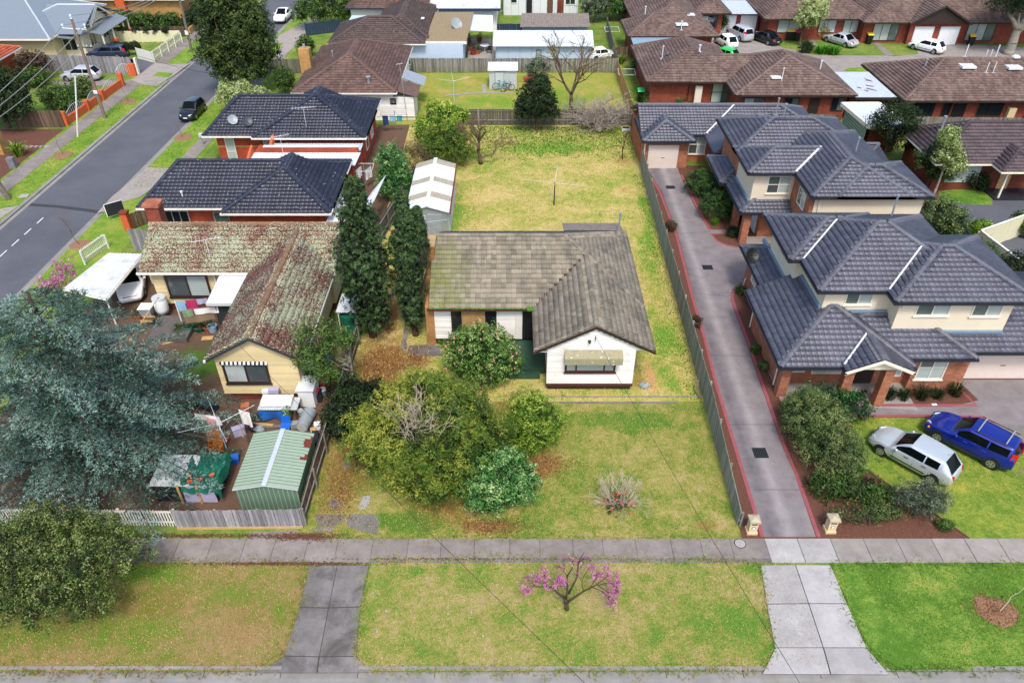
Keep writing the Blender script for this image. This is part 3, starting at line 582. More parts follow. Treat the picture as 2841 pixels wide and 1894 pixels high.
# ---------------------------------------------------------------- plants
def leafcloud(cent, nrm, crnd, per, spread, ll, lw, up=.3, droop=0., jit=.9, flat=0.):
 """rhombic leaves around clump centres; cent (n,3), nrm (n,3) outward, crnd (n) shade of each clump"""
 n = len(cent) * per; c = np.repeat(cent, per, 0); o = np.repeat(nrm, per, 0); r = np.repeat(crnd, per)
 off = rng.normal(0, 1, (n, 3)); off /= np.linalg.norm(off, axis=1)[:, None]; rad = rng.random(n) ** .45
 sp = np.repeat(spread, per) if np.ndim(spread) else spread
 off = off * (rad * sp)[:, None] if np.ndim(sp) else off * rad[:, None] * sp
 if flat: off[:, 2] *= (1 - flat)
 p = c + off; out = off / (np.linalg.norm(off, axis=1)[:, None] + 1e-6)
 nn = out * .7 + o * .6 + rng.normal(0, jit * .6, (n, 3)); nn[:, 2] += up; nn /= np.linalg.norm(nn, axis=1)[:, None]
 t = rng.normal(0, 1, (n, 3)); t[:, 2] -= droop; t -= (t * nn).sum(1)[:, None] * nn; t /= np.linalg.norm(t, axis=1)[:, None]; b = np.cross(nn, t)
 l = (ll * rng.uniform(.6, 1.3, n))[:, None]; w_ = (lw * rng.uniform(.6, 1.3, n))[:, None]
 V_ = np.stack([p - t * l / 2, p + b * w_ / 2, p + t * l / 2, p - b * w_ / 2], 1).reshape(-1, 3)
 depth = (out * np.array([0, 0, 1])).sum(1)
 rr = np.clip(r + rng.normal(0, .12, n) + .0 * depth, 0, 1); return V_, np.repeat(rr, 4)
def cloudmesh(name, lst):
 v = np.concatenate([a for a, b in lst]); r = np.concatenate([b for a, b in lst]); f = np.arange(len(v)).reshape(-1, 4); return npmesh(name, v, f, r)
def shell(c, r, n, inner=.45, bottom=-.55, lump=.18, seed=None):
 """clump centres filling the outer part of an ellipsoid with a lumpy outline"""
 d = rng.normal(0, 1, (n * 2, 3)); d /= np.linalg.norm(d, axis=1)[:, None]; d = d[d[:, 2] > bottom][:n]
 ph = rng.uniform(0, 6.28, 6); k = rng.uniform(1.5, 4, (6, 3)); lm = sum(np.sin(d @ k[i] * 2 + ph[i]) for i in range(6)) / 6
 rad = (inner + (1 - inner) * rng.random(len(d)) ** .4) * (1 + lump * lm * 1.8)
 return np.array(c) + d * rad[:, None] * np.array(r), d
def limb(mb, a, b, r0, r1, bend=.12, k=5, seg=4):
 a = Vector(a); b = Vector(b); L = (b - a).length; pts = [a]; off = Vector((random.uniform(-1, 1), random.uniform(-1, 1), random.uniform(-.3, .6))) * L * bend
 for i in range(1, seg): t = i / seg; pts.append(a.lerp(b, t) + off * math.sin(math.pi * t) + Vector((random.uniform(-1, 1), random.uniform(-1, 1), random.uniform(-1, 1))) * L * bend * .2)
 pts.append(b); mb.tube(pts, r0, k, r1); return pts
def bare(mb, a, d, L, r, depth, spread=.55, droop=0., kids=(2, 3), shrink=.72, minr=.006):
 a = Vector(a); d = Vector(d).normalized(); b = a + d * L + Vector((0, 0, -droop * L)); pts = limb(mb, a, b, r, max(minr, r * .62), .1, 4 if r < .05 else 6, 3); ends = [pts[-1]]
 if depth <= 0: return ends
 for i in range(random.randint(*kids)):
  nd = (d + Vector((random.gauss(0, spread), random.gauss(0, spread), random.gauss(.05, spread * .8)))).normalized(); st = pts[-1] if i else pts[-1]
  if i and random.random() < .5: st = pts[-2]
  ends += bare(mb, st, nd, L * shrink * random.uniform(.75, 1.15), max(minr, r * .6), depth - 1, spread, droop, kids, shrink, minr)
 return ends
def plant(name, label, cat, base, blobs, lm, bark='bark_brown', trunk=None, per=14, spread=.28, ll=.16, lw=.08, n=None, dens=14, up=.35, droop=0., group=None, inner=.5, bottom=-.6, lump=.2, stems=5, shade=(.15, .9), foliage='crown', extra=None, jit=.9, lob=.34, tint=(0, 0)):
 """blobs: list of (x,y,z,rx,ry,rz) ellipsoids of foliage; trunk=(radius, height)"""
 base = Vector(base); t = thing(name, label, cat, base, group); lst = []
 for (x, y, z, rx, ry, rz) in blobs:
  area = 4 * math.pi * ((rx * ry) ** 1.6 / 3 + (rx * rz) ** 1.6 / 3 + (ry * rz) ** 1.6 / 3) ** (1 / 1.6); k = int(area * dens); lr = lob * (rx * ry * rz) ** (1 / 3)
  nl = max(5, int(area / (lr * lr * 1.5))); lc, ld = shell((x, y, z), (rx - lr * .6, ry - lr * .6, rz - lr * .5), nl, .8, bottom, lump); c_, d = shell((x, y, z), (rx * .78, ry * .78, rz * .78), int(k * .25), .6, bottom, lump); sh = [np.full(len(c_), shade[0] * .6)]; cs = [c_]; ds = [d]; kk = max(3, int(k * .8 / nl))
  for q in range(len(lc)):
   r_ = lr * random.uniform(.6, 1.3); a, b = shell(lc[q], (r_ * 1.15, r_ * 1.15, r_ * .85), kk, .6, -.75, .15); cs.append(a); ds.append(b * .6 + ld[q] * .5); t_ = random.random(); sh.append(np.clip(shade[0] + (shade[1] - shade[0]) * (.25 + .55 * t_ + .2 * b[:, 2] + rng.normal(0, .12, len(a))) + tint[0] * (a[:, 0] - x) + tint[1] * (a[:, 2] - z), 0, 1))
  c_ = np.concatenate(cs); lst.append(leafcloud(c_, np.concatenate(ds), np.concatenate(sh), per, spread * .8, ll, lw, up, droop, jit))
 wood = MB()
 if trunk:
  top = base + Vector((random.uniform(-.1, .1), random.uniform(-.1, .1), trunk[1])); limb(wood, base - Vector((0, 0, .15)), top, trunk[0] * 1.25, trunk[0] * .7, .05, 9, 5)
  for (x, y, z, rx, ry, rz) in blobs:
   for q in range(3 if len(blobs) < 6 else 2):
    e = Vector((x + random.uniform(-.6, .6) * rx, y + random.uniform(-.6, .6) * ry, z + random.uniform(-.2, .6) * rz)); limb(wood, top - Vector((0, 0, random.uniform(0, trunk[1] * .4))), e, trunk[0] * .5, .015, .12, 6, 5)
  part('trunk', wood, bark, t, True)
 else:
  x, y, z, rx, ry, rz = blobs[0]
  for q in range(stems):
   e = Vector((x + random.uniform(-.7, .7) * rx, y + random.uniform(-.7, .7) * ry, z + random.uniform(0, .6) * rz)); limb(wood, base + Vector((random.uniform(-.1, .1), random.uniform(-.1, .1), -.05)), e, .035, .01, .1, 5, 4)
  part('stem', wood, bark, t, True)
 if extra: extra(t, lst)
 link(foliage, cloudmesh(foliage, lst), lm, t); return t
def dots(name, t, pts, r, m): # small blossoms as little crossed rhombs
 pts = np.array(pts); v, q = leafcloud(pts, np.zeros_like(pts) + [0, -.3, 1], np.full(len(pts), .5), 5, r, r * 1.6, r * 1.3, .5)
 return link(name, npmesh(name, v, np.arange(len(v)).reshape(-1, 4), q), m, t)
def tuft(name, label, cat, base, n, h, m, sp=.25, w_=.03, lean=.6, group=None, mk=True):
 """strappy clump of blades"""
 base = np.array(base); a = rng.uniform(0, 6.28, n); r = rng.uniform(0, sp * .4, n); ln = rng.uniform(.2, 1, n) * lean * h; hh = h * rng.uniform(.6, 1.1, n)
 b0 = base + np.stack([np.cos(a) * r, np.sin(a) * r, np.zeros(n)], 1); d = np.stack([np.cos(a), np.sin(a), np.zeros(n)], 1); s_ = np.stack([-np.sin(a), np.cos(a), np.zeros(n)], 1) * w_ / 2
 m1 = b0 + d * (ln * .4)[:, None] + np.array([0, 0, 1]) * (hh * .75)[:, None]; tip = b0 + d * ln[:, None] + np.array([0, 0, 1]) * (hh * .85)[:, None]
 v = np.stack([b0 - s_, b0 + s_, m1 + s_, m1 - s_, m1 - s_, m1 + s_, tip + s_ * .2, tip - s_ * .2], 1).reshape(-1, 3); f = np.arange(len(v)).reshape(-1, 4)
 v = v - base; o = link(name, npmesh(name, v, f, np.repeat(rng.random(n), 8)), m); o.location = base; return tag(o, label, cat, group) if mk else o
# ---------------------------------------------------------------- ground, street, paths, lawns
def sheet(name, pts, z, m, parent=None): # flat sheet; anti-clockwise whatever the input order
 P = [(p[0], p[1]) for p in pts]; a = sum(P[i][0] * P[(i + 1) % len(P)][1] - P[(i + 1) % len(P)][0] * P[i][1] for i in range(len(P)))
 if a < 0: P = P[::-1]
 return struct(name, MB().poly([(x, y, z) for x, y in P]), m, parent)
def SG(pts): return [G(*p) for p in pts]
LK = lambda y: -39.25 + .03 * (y - 51)
RK = lambda y: -32.55 + .034 * (y - 50.3)
grassmat('lawn_far', '#928c50', '#70883c', '#507426', .55)
grassmat('lawn_verge', '#a09c50', '#7c963a', '#5a8428', .6)
grassmat('lawn_vivid', '#9a9c50', '#70903a', '#4c7426', .68, sblobs=[(17.5, 19.2, 1.6, .8, .5), (24, 19.6, 1.4, .5, .6), (22.5, 16.6, 1.2, .6, .5)])
grassmat('lawn_unit', '#a69e48', '#80903a', '#5a7a2a', .60, dirt='#857868', dblobs=[(27.5, 24.2, 1.6, .5, .8), (26.0, 25.6, .8, .4, .7), (28.6, 22.9, 1.0, .35, .7)])
grassmat('lawn_centre', '#a8986e', '#8a8c46', '#58822c', .50, gblobs=[(9.2, 17.0, 2.6, 1.6, .8), (12.0, 18.1, .9, 2.2, 1.), (12.7, 16.3, .7, 1.3, 1.), (5.8, 16.8, 1.2, .8, .5), (-4.2, 19.9, 1.6, .45, .7), (10.8, 20.0, 1.2, .35, .8), (0, 16.6, 1.5, .7, .3)], sblobs=[(-1, 18.6, 3, .9, .6), (10.9, 18.3, .9, .8, .9), (11.3, 16.1, .5, .9, .9), (5, 20, 3, .4, .5)])
grassmat('lawn_leftverge', '#97805a', '#7c7a3c', '#587f22', .44, gblobs=[(-16.2, 19.8, 2.2, .8, 1.), (-19, 16.9, 3.2, 1.1, .7), (-22.5, 17, 2.5, 1.4, .7), (-14.5, 17.2, 1.2, .8, .5)], sblobs=[(-11.5, 17, 2.2, 1.2, .6)], lb=[(-15.5, 18.3, 2.6, 1.0, .35), (-11, 17.3, 1.6, 1.2, .2)])
grassmat('lawn_front', '#a89a68', '#868a40', '#507828', .53, gblobs=[(6.2, 29.5, 3.6, 1.1, .75), (2.5, 25.5, 1.2, .8, .4), (9.4, 28.2, .6, 2, .4), (-4.8, 22.6, 2.2, .8, 1.2), (-.5, 22.6, 1.5, .5, .5), (4, 22.2, 1.5, .3, .5), (5.2, 23.4, .8, .5, .5), (-8.3, 30.5, .5, 1.1, .8)], sblobs=[(7.8, 26.2, 2.2, 1.8, .5), (9.7, 22.5, .8, .8, .9)], dirt='#9a7a50', dblobs=[(8.9, 22.4, .7, .35, .7)], lb=[(-8.3, 26, 1.5, 4, .8), (-7.6, 30, 2.2, 3, 1.), (-1.2, 22.3, 1.3, .5, .9), (1.4, 26.2, 1.6, 1.2, 1.), (0.4, 30.2, 1.7, 1.6, 1.), (-3, 24, 2.5, 2, .9)])
grassmat('lawn_back', '#c3b17c', '#a8a255', '#63902e', .45, gblobs=[(3.5, 65.5, 5.5, 1.9, 1.2), (10.6, 54, .5, 6, .9), (9.7, 44, .9, 7, .8), (9.3, 36.5, 1.1, 4.5, .8), (-3, 62, 1.6, 2.6, .6), (-4.4, 52, .6, 5, .9), (10.2, 48, .5, 4, .9), (6.5, 58, 1.6, .7, .4), (-1, 54.5, 1.5, .8, .35), (9, 33.5, 1, 2.5, .7), (-8, 44, .7, 3, .6)], dirt='#c0a070', dblobs=[(3.3, 48.2, .35, 2.6, .9), (8.0, 33.0, .35, 1.6, .9), (9.2, 57, .6, .6, .5)], lb=[(-7.6, 34.2, 2.0, 3.6, 1.3), (-8, 39, 1.2, 3, 1.2), (-7.6, 44, 1.2, 5, .9), (-5.6, 34.8, 1.2, 1.4, 1.), (7.2, 32.7, .7, .9, .6), (-1, 66.5, 2, .8, .6), (9.8, 62.8, 1, 1.4, .5)])
grassmat('lawn_yard', '#a9985a', '#8f9440', '#6d9030', .5, gblobs=[(5, 78, 4, 3.4, .5), (-1.5, 77.5, 3.5, 2, .6)])
grassmat('earth_yard', '#6b5548', '#5d4a40', '#4a6a24', .22, gblobs=[(-18, 34, 3, 2.6, 1.6), (-24, 30, 4, 4, 1.2)])
struct('ground', MB().poly([(-400, -100, -.16), (400, -100, -.16), (400, 500, -.16), (-400, 500, -.16)]), 'earth_brown')
sheet('road', [(LK(-60), -60), (RK(-60), -60), (RK(300), 300), (LK(300), 300)], -.11, 'asphalt')
sheet('front_road', [(-30, 2), (60, 2), (60, 14.6), (-30, 14.6)], -.115, 'asphalt')
FK = 15.35    # front kerb line
struct('terrain', MB().prism([(RK(FK + .3) + .31, FK + .1), (90, FK + .1), (90, 300), (RK(300) + .31, 300)], -.2, 0), 'lawn_far')
struct('terrain_west', MB().prism([(-160, -40), (LK(-40) - .31, -40), (LK(300) - .31, 300), (-160, 300)], -.2, 0), 'lawn_far')
# kerbs and gutters in lengths
def kerb_run(name, fn, y0, y1, sgn, step=3.0, skip=()):
 root = struct(name, MB().poly([(fn(y0), y0, -.105), (fn(y0) - sgn * .32, y0, -.105), (fn(y1) - sgn * .32, y1, -.105), (fn(y1), y1, -.105)][::int(sgn) or 1]), 'conc_kerb')
 y = y0; me = None
 while y < y1:
  e = min(y + step, y1); low = any(a < (y + e) / 2 < b for a, b in skip); zt = -.06 if low else .015
  part('kerb_stone', MB().prism([(fn(y + .01), y + .01), (fn(y + .01) + sgn * .3, y + .01), (fn(e - .01) + sgn * .3, e - .01), (fn(e - .01), e - .01)][::int(sgn)], -.15, zt), 'conc_kerb', root); y = e
kerb_run('kerb_west', LK, 30, 130, -1, skip=((84, 92),))
kerb_run('kerb_east', RK, 16, 130, 1, skip=((47, 57), (88, 97)))
rootk = struct('front_kerb', MB().poly([(-32, 14.62, -.1), (60, 14.62, -.1), (60, FK - .28, -.06), (-32, FK - .28, -.06)]), 'conc_kerb')
for i in range(30):
 x = -30 + i * 3.0; xm = x + 1.5; low = (-7.6 < xm + .9 < -5.2) or -8.2 < xm < -5.8 or (12.3 < xm < 17)
 part('kerb_stone', MB().hexa([(x + .012, FK - .02, -.2), (x + 2.988, FK - .02, -.2), (x + 2.988, FK + .2, -.2), (x + .012, FK + .2, -.2)], [(x + .012, FK + .03, -.03 if low else .02), (x + 2.988, FK + .03, -.03 if low else .02), (x + 2.988, FK + .16, .0 if low else .03), (x + .012, FK + .16, .0 if low else .03)]), 'conc_kerb', rootk)
 part('gutter_slab', MB().hexa([(x + .012, 14.55, -.15), (x + 2.988, 14.55, -.15), (x + 2.988, FK - .03, -.15), (x + .012, FK - .03, -.15)], [(x + .012, 14.6, -.088), (x + 2.988, 14.6, -.088), (x + 2.988, FK - .03, -.055), (x + .012, FK - .03, -.055)]), 'conc_kerb', rootk)
# road patch and centre dashes
sheet('road_patch', GP(tA, [(205, 1382), (400, 1395), (560, 1415), (685, 1430), (660, 1450), (540, 1432), (380, 1412), (180, 1400)], -.106), -.106, 'asphalt_patch')
for i in range(7):
 a = G(*tE(-260 + i * 85, 395 - i * 76 + 110), -.106); b = a + Vector((.035, .95, 0)); sheet('centre_dash', [(a.x - .05, a.y), (a.x + .05, a.y), (b.x + .05, b.y), (b.x - .05, b.y)], -.104, 'line_paint')
# lawns
sheet('nature_strip', SG([(1035, 1545), (2085, 1545), (2110, 1566), (2126, 1690), (2148, 1797), (2117, 1857), (1030, 1860), (985, 1815), (1005, 1660)]), .006, 'lawn_centre')
sheet('nature_strip_left', SG([(-700, 1545), (860, 1545), (855, 1580), (830, 1680), (790, 1815), (720, 1861), (-700, 1866)]), .006, 'lawn_leftverge')
sheet('nature_strip_right', SG([(2300, 1560), (3300, 1560), (3400, 1856), (2470, 1857), (2404, 1797), (2350, 1676)]), .006, 'lawn_vivid')
sheet('front_lawn', [(-9.7, 21.6), (10.6, 21.6), (10.75, 30.9), (-9.7, 30.9)], .004, 'lawn_front')
sheet('back_lawn', [(-9.7, 30.9), (10.75, 30.9), (11.5, 61), (11.6, 71), (-10.4, 71), (-9.9, 45)], .004, 'lawn_back')
sheet('neighbour_lawn', [(-11.4, 71.2), (11.9, 71.2), (12, 86.6), (-11.4, 86.6)], .004, 'lawn_yard')
sheet('cluttered_yard', [(-27.8, 22.4), (-9.8, 22.4), (-9.9, 38), (-27.5, 47)], .004, 'earth_yard')
sheet('side_yard', [(-17, 46.9), (-9.9, 46.9), (-10, 71), (-13, 71)], .005, 'earth_yard')
for nm, y0, y1 in (('verge_east', 30, 128),): sheet(nm, [(RK(y0) + .3, y0), (RK(y0) + 4.3, y0), (RK(y1) + 4.3, y1), (RK(y1) + .3, y1)], .006, 'lawn_verge')
sheet('verge_west', [(LK(40) - .3, 40), (LK(40) - 4.9, 40), (LK(128) - 4.9, 128), (LK(128) - .3, 128)], .006, 'lawn_verge')
sheet('garden_bed_west', [(-60, 52), (LK(52) - 4.5, 52), (LK(70) - 4.6, 70), (-58, 70)], .008, 'mulch')
# front footpath slabs
FP0, FP1 = 20.32, 21.62
fp = struct('footpath', MB().poly([(-34, FP0, .008), (60, FP0, .008), (60, FP1, .008), (-34, FP1, .008)]), 'conc_old')
x = -28.0
while x < 34:
 wd = random.choice((1.35, 1.5, 1.5, 1.6)); m_ = 'conc_apron' if 11.2 < x + wd / 2 < 15.2 else 'conc_path' if x < 12 else 'conc_grey'; y0 = FP0 + (0 if x < -7 or x > 10.6 else .22)
 if -6.4 < x < -1.5: m_ = 'conc_path'
 part('path_slab', MB().hexa([(x + .012, y0, 0), (x + wd - .012, y0, 0), (x + wd - .012, FP1, 0), (x + .012, FP1, 0)], [(x + .02, y0 + .01, .03 + random.uniform(-.004, .006)), (x + wd - .02, y0 + .01, .03), (x + wd - .02, FP1 - .01, .03), (x + .02, FP1 - .01, .03 + random.uniform(-.004, .006))]), m_, fp); x += wd
def slabs(root_name, rows, m, z=.035, gap=.02): # rows of pixel points; quads between are slabs
 R = None
 for a, b in zip(rows[:-1], rows[1:]):
  for i in range(len(a) - 1):
   q = [Vector(G(*a[i])), Vector(G(*a[i + 1])), Vector(G(*b[i + 1])), Vector(G(*b[i]))]; c_ = sum(q, Vector()) / 4; q = [p + (c_ - p).normalized() * gap * 1.4 for p in q]
   if R is None: R = struct(root_name, MB().poly([(p.x, p.y, .009) for p in SG(list(rows[0]) + [rows[j][-1] for j in range(1, len(rows))] + list(reversed(rows[-1][:-1])) + [rows[j][0] for j in range(len(rows) - 2, 0, -1)])][::-1]), 'joint_dark')
   part('concrete_slab', MB().prism([(p.x, p.y) for p in q][::-1], 0, z), m, R)
J = lambda *p: [tJ(*q) for q in p]
L_ = lambda *p: [tL(*q) for q in p]
slabs('old_crossover', [J((385, 770), (578, 768), (795, 765)), J((320, 1055), (520, 1058), (735, 1050)), J((215, 1385), (455, 1390), (708, 1388)), J((25, 1500), (440, 1500), (815, 1496))], 'conc_old', .02)
slabs('driveway_apron', [L_((168, 768), (405, 766), (645, 768)), L_((210, 1033), (495, 1030), (755, 1030)), L_((265, 1330), (595, 1330), (890, 1330)), L_((180, 1508), (645, 1510), (1045, 1512))], 'conc_apron', .036)
# units: mulch bed, concrete drive, red border
sheet('mulch_bed', [(10.5, 21.6), (40, 21.6), (40, 60), (11.45, 62)], .005, 'mulch')
drive = [(2120, 1489), (2045, 1240), (1992, 1069), (1959, 939), (1926.5, 828.6), (1881.6, 653), (1865, 608), (1835, 531), (1812, 494), (1796, 466), (1880, 466), (1886, 484), (1922, 563), (1965, 637), (2045, 637), (2045, 645), (1971, 649), (1988, 667), (2020, 680), (2061, 687), (2110, 690), (2110, 784), (2075.5, 784), (2053, 786), (2030.6, 804), (2026.5, 828.6), (2036.7, 861), (2069, 947), (2102, 1045), (2171, 1240), (2204, 1315), (2263.5, 1489)]
sheet('driveway', SG(drive), .012, 'conc_drive')
def ribbon(name, pts, wd, z, m, h=.0):
 P = [Vector((p[0], p[1], 0)) for p in pts]; A = []; B = []
 for i, p in enumerate(P):
  d = (P[min(i + 1, len(P) - 1)] - P[max(i - 1, 0)]).normalized(); nn = Vector((-d.y, d.x, 0)) * wd / 2; A.append(p + nn); B.append(p - nn)
 mb = MB()
 for i in range(len(P) - 1): mb.poly([(B[i].x, B[i].y, z), (B[i + 1].x, B[i + 1].y, z), (A[i + 1].x, A[i + 1].y, z), (A[i].x, A[i].y, z)])
 return struct(name, mb, m)
ribbon('drive_border', SG([(2116, 1489), (2042, 1247), (1988, 1069), (1955, 939), (1922, 828), (1877, 653), (1860, 608), (1830, 531), (1807, 494)]), .18, .017, 'red_paint')
ribbon('drive_border', SG([(2272, 1489), (2210, 1318), (2177, 1240), (2108, 1045), (2075, 947), (2042, 861), (2031, 828), (2035, 806), (2055, 790), (2076, 788)]), .18, .017, 'red_paint')
ribbon('drive_border', SG([(1890, 484), (1927, 563), (1969, 637), (2040, 639)]), .18, .017, 'red_paint')
ribbon('drive_border', SG([(2040, 648), (1974, 650), (1990, 669), (2021, 683), (2061, 689)]), .18, .017, 'red_paint')
for a, b in ((tG(1250, 520), tG(1535, 545)), (tG(1395, 945), tG(1665, 950)), (tG(1500, 1415), tG(1832, 1415)), (tK(1690, 255), tL(455, 255)), (tC(1300, 1520), tC(1150, 1500)), (tG(1190, 120), tG(1400, 105))): ribbon('drive_joint', SG([a, b]), .03, .0145, 'joint_dark')
sheet('garage_apron', SG([(2360, 1128), (2445, 1128), (2640, 1128), (2715, 1110), (2655, 1053), (3200, 1053), (3200, 1330), (2860, 1258), (2745, 1165), (2700, 1152), (2363, 1152)]), .011, 'conc_drive')
sheet('porch_floor', [(14.9, 30.9), (22.2, 30.2), (22.2, 34), (14.9, 34)], .013, 'conc_grey')
ribbon('path_border', SG([(2365, 1154), (2590, 1153), (2730, 1157), (2790, 1200), (2870, 1265)]), .2, .018, 'red_paint')
ribbon('bed_border', SG([(2440, 1124), (2600, 1124), (2708, 1124), (2668, 1085)]), .2, .018, 'red_paint')
sheet('unit_lawn', SG([(2363, 1158), (2700, 1160), (2760, 1186), (2860, 1270), (3300, 1494), (2690, 1494), (2560, 1405), (2376, 1280), (2355, 1200)]), .009, 'lawn_unit')
for a, b in (((2376, 1278), (2455, 1345)), ((2455, 1345), (2560, 1403)), ((2560, 1403), (2690, 1494))):
 p, q = G(*a), G(*b); d = (q - p).normalized(); nn = Vector((-d.y, d.x, 0)) * .025
 struct('bed_edging', MB().prism([(p - nn)[:2], (q - nn)[:2], (q + nn)[:2], (p + nn)[:2]], 0, .06), 'timber_brown')
# drain grates and a round pit cover
for (x, y, wx, wy, lb) in ((2109, 1256, .72, .72, 'near the street end'), (1963, 742, .72, .6, 'in the turning bay'), (1860, 520, .75, .6, 'in front of the rear garage')):
 p = G(x, y); t = thing('drain_grate', 'black square drain grate set in the concrete driveway ' + lb, 'grate', (p.x, p.y, .015), 'driveway drain grates')
 part('pit', MB().box(p.x - wx / 2, p.x + wx / 2, p.y - wy / 2, p.y + wy / 2, .005, .0165), 'iron_black', t)
 for i in range(7): part('bar', MB().box(p.x - wx / 2 + .04 + i * (wx - .1) / 6, p.x - wx / 2 + .06 + i * (wx - .1) / 6, p.y - wy / 2 + .02, p.y + wy / 2 - .02, .017, .026), 'dark_grey_metal', t)
p = G(2053, 1508); t = thing('pit_cover', 'round pale concrete pit cover with dark rim in the footpath', 'pit cover', (p.x, p.y, .03))
part('rim', MB().cyl((p.x, p.y, .02), (p.x, p.y, .037), .27, .27, 28), 'iron_black', t); part('lid', MB().cyl((p.x, p.y, .03), (p.x, p.y, .041), .235, .235, 28), 'conc_apron', t); part('lifting_hole', MB().cyl((p.x - .05, p.y - .12, .04), (p.x - .05, p.y - .12, .043), .02, .02, 8), 'iron_black', t)
# worn concrete patches of the overgrown drive, stepping strips
for nm, pts, m_ in (('worn_slab', [(430, 420), (640, 425), (610, 480), (540, 510), (440, 500)], 'puddle_conc'), ('worn_slab', [(640, 440), (700, 420), (830, 420), (865, 460), (850, 560), (780, 545), (700, 525), (640, 500)], 'conc_old'), ('worn_slab', [(510, 350), (555, 305), (600, 330), (600, 385), (540, 390)], 'puddle_conc'), ('worn_slab', [(720, 385), (750, 300), (800, 295), (800, 350), (760, 390)], 'conc_apron'), ('worn_slab', [(380, 545), (460, 510), (560, 515), (540, 540)], 'conc_path'), ('worn_slab', [(610, 95), (640, 50), (665, 60), (655, 120), (625, 125)], 'puddle_conc'), ('worn_slab', [(-20, 545), (320, 530), (330, 575), (-20, 590)], 'conc_path')):
 sheet(nm, GP(tJ, pts), .012, m_)
for pts in ([(1060, 880), (1200, 870), (1290, 885), (1290, 950), (1130, 950), (1060, 930)], [(1030, 760), (1055, 760), (1050, 900), (1010, 905)], [(1060, 560), (1100, 560), (1075, 680), (1050, 680)], [(940, 500), (968, 500), (965, 560), (940, 560)]): sheet('worn_slab', GP(tF, pts), .012, 'conc_old')
struct('lawn_edging', MB().box(2.0, 9.2, 30.75, 30.87, 0, .05), 'conc_old'); struct('lawn_edging', MB().box(2.0, 10.5, 31.25, 31.33, 0, .04), 'conc_path')
# left street footpaths and crossings
def strip_slabs(name, fn, o0, o1, y0, y1, m, step=1.6):
 R = struct(name, MB().poly([(fn(y0) + o0, y0, .009), (fn(y0) + o1, y0, .009), (fn(y1) + o1, y1, .009), (fn(y1) + o0, y1, .009)][::1 if o1 > o0 else -1]), 'conc_old'); y = y0
 while y < y1:
  e = y + step; q = [(fn(y) + o0, y + .015), (fn(y) + o1, y + .015), (fn(e) + o1, e - .015), (fn(e) + o0, e - .015)]; part('path_slab', MB().prism(q if o1 > o0 else q[::-1], 0, .026 + random.uniform(0, .004)), m, R); y = e
strip_slabs('footpath_west', LK, -4.2, -2.6, 50, 126, 'conc_path'); strip_slabs('footpath_east', RK, 2.5, 3.8, 56, 126, 'conc_path')
sheet('crossing_east', GP(tA, [(1000, 1140), (1190, 1150), (1170, 1180), (955, 1340), (770, 1395), (715, 1440), (660, 1450), (760, 1340), (905, 1220)]), .03, 'conc_pale')
sheet('crossing_west', GP(tA, [(1000, 470), (1055, 432), (1170, 440), (1290, 435), (1175, 520), (1060, 590), (980, 580), (885, 545), (940, 520)]), .03, 'conc_pale')
sheet('crossing_west_far', GP(tA, [(1500, 30), (1780, 60), (1740, 90), (1480, 60)]), .03, 'conc_pale')
sheet('grass_island', GP(tA, [(1035, 520), (1075, 492), (1180, 500), (1150, 530)]), .034, 'lawn_verge')
sheet('crossing_east_far', GP(tB, [(130, 300), (195, 235), (345, 160), (370, 180), (330, 290), (180, 400), (150, 395), (210, 295)]), .03, 'conc_pale')
sheet('crossing_southwest', GP(tA, [(-60, 1440), (60, 1410), (130, 1400), (-60, 1530)]), .03, 'conc_pale')
sheet('driveway_west', GP(tA, [(590, 400), (690, 300), (760, 290), (800, 285), (770, 340), (840, 400), (1000, 410), (1050, 425), (960, 500), (905, 500), (900, 400)]), .02, 'asphalt')
sheet('driveway_orange_house', GP(tA, [(330, 555), (700, 545), (830, 560), (890, 545), (960, 540), (880, 600), (700, 585), (400, 580)]), .02, 'conc_path')
# rear court of the red brick units, and dark court at right
sheet('unit_court', GP(tD, [(-250, 200), (-200, 290), (-190, 330), (-240, 330), (-100, 420), (300, 520), (700, 520), (1000, 480), (1400, 420), (2100, 430), (2100, 330), (1500, 300), (1220, 300), (1240, 370), (1080, 385), (1020, 380), (700, 380), (520, 375), (440, 350), (330, 330), (230, 290), (110, 280), (110, 215)]), .012, 'conc_grey')
sheet('court_island', GP(tD, [(725, 490), (760, 465), (860, 458), (900, 470), (900, 505), (730, 502)]), .016, 'lawn_verge')
sheet('court_grass', GP(tC, [(1420, 330), (1440, 320), (1590, 345), (1620, 375), (1590, 395), (1500, 400), (1440, 390)]), .016, 'lawn_yard')
sheet('entry_path', GP(tD, [(480, 250), (510, 250), (575, 325), (550, 330)]), .018, 'conc_path'); sheet('entry_path', GP(tD, [(920, 280), (960, 285), (1080, 380), (1020, 380)]), .018, 'conc_path'); sheet('entry_path', GP(tD, [(1700, 310), (1730, 305), (1840, 370), (1800, 380)]), .018, 'conc_path')
sheet('dark_court', [(30.3, 38), (45, 38), (45, 55.6), (38, 55.8), (30.3, 53)], .014, 'asphalt')
sheet('court_lawn', GP(tD, [(1380, 1300), (1560, 1280), (1700, 1300), (1745, 1340), (1745, 1395), (1560, 1390), (1380, 1340)]), .018, 'lawn_vivid')
sheet('patio', [(-5.3, 88.5), (-1.9, 88.5), (-1.9, 100), (-5.3, 100)], .02, 'conc_pale')
sheet('rear_path', GP(tB, [(1310, 645), (1560, 625), (1700, 625), (1830, 640), (1700, 636), (1560, 636), (1310, 655)]), .02, 'conc_pale'); sheet('rear_path', GP(tB, [(1560, 575), (1590, 575), (1590, 630), (1565, 630)]), .022, 'conc_pale')
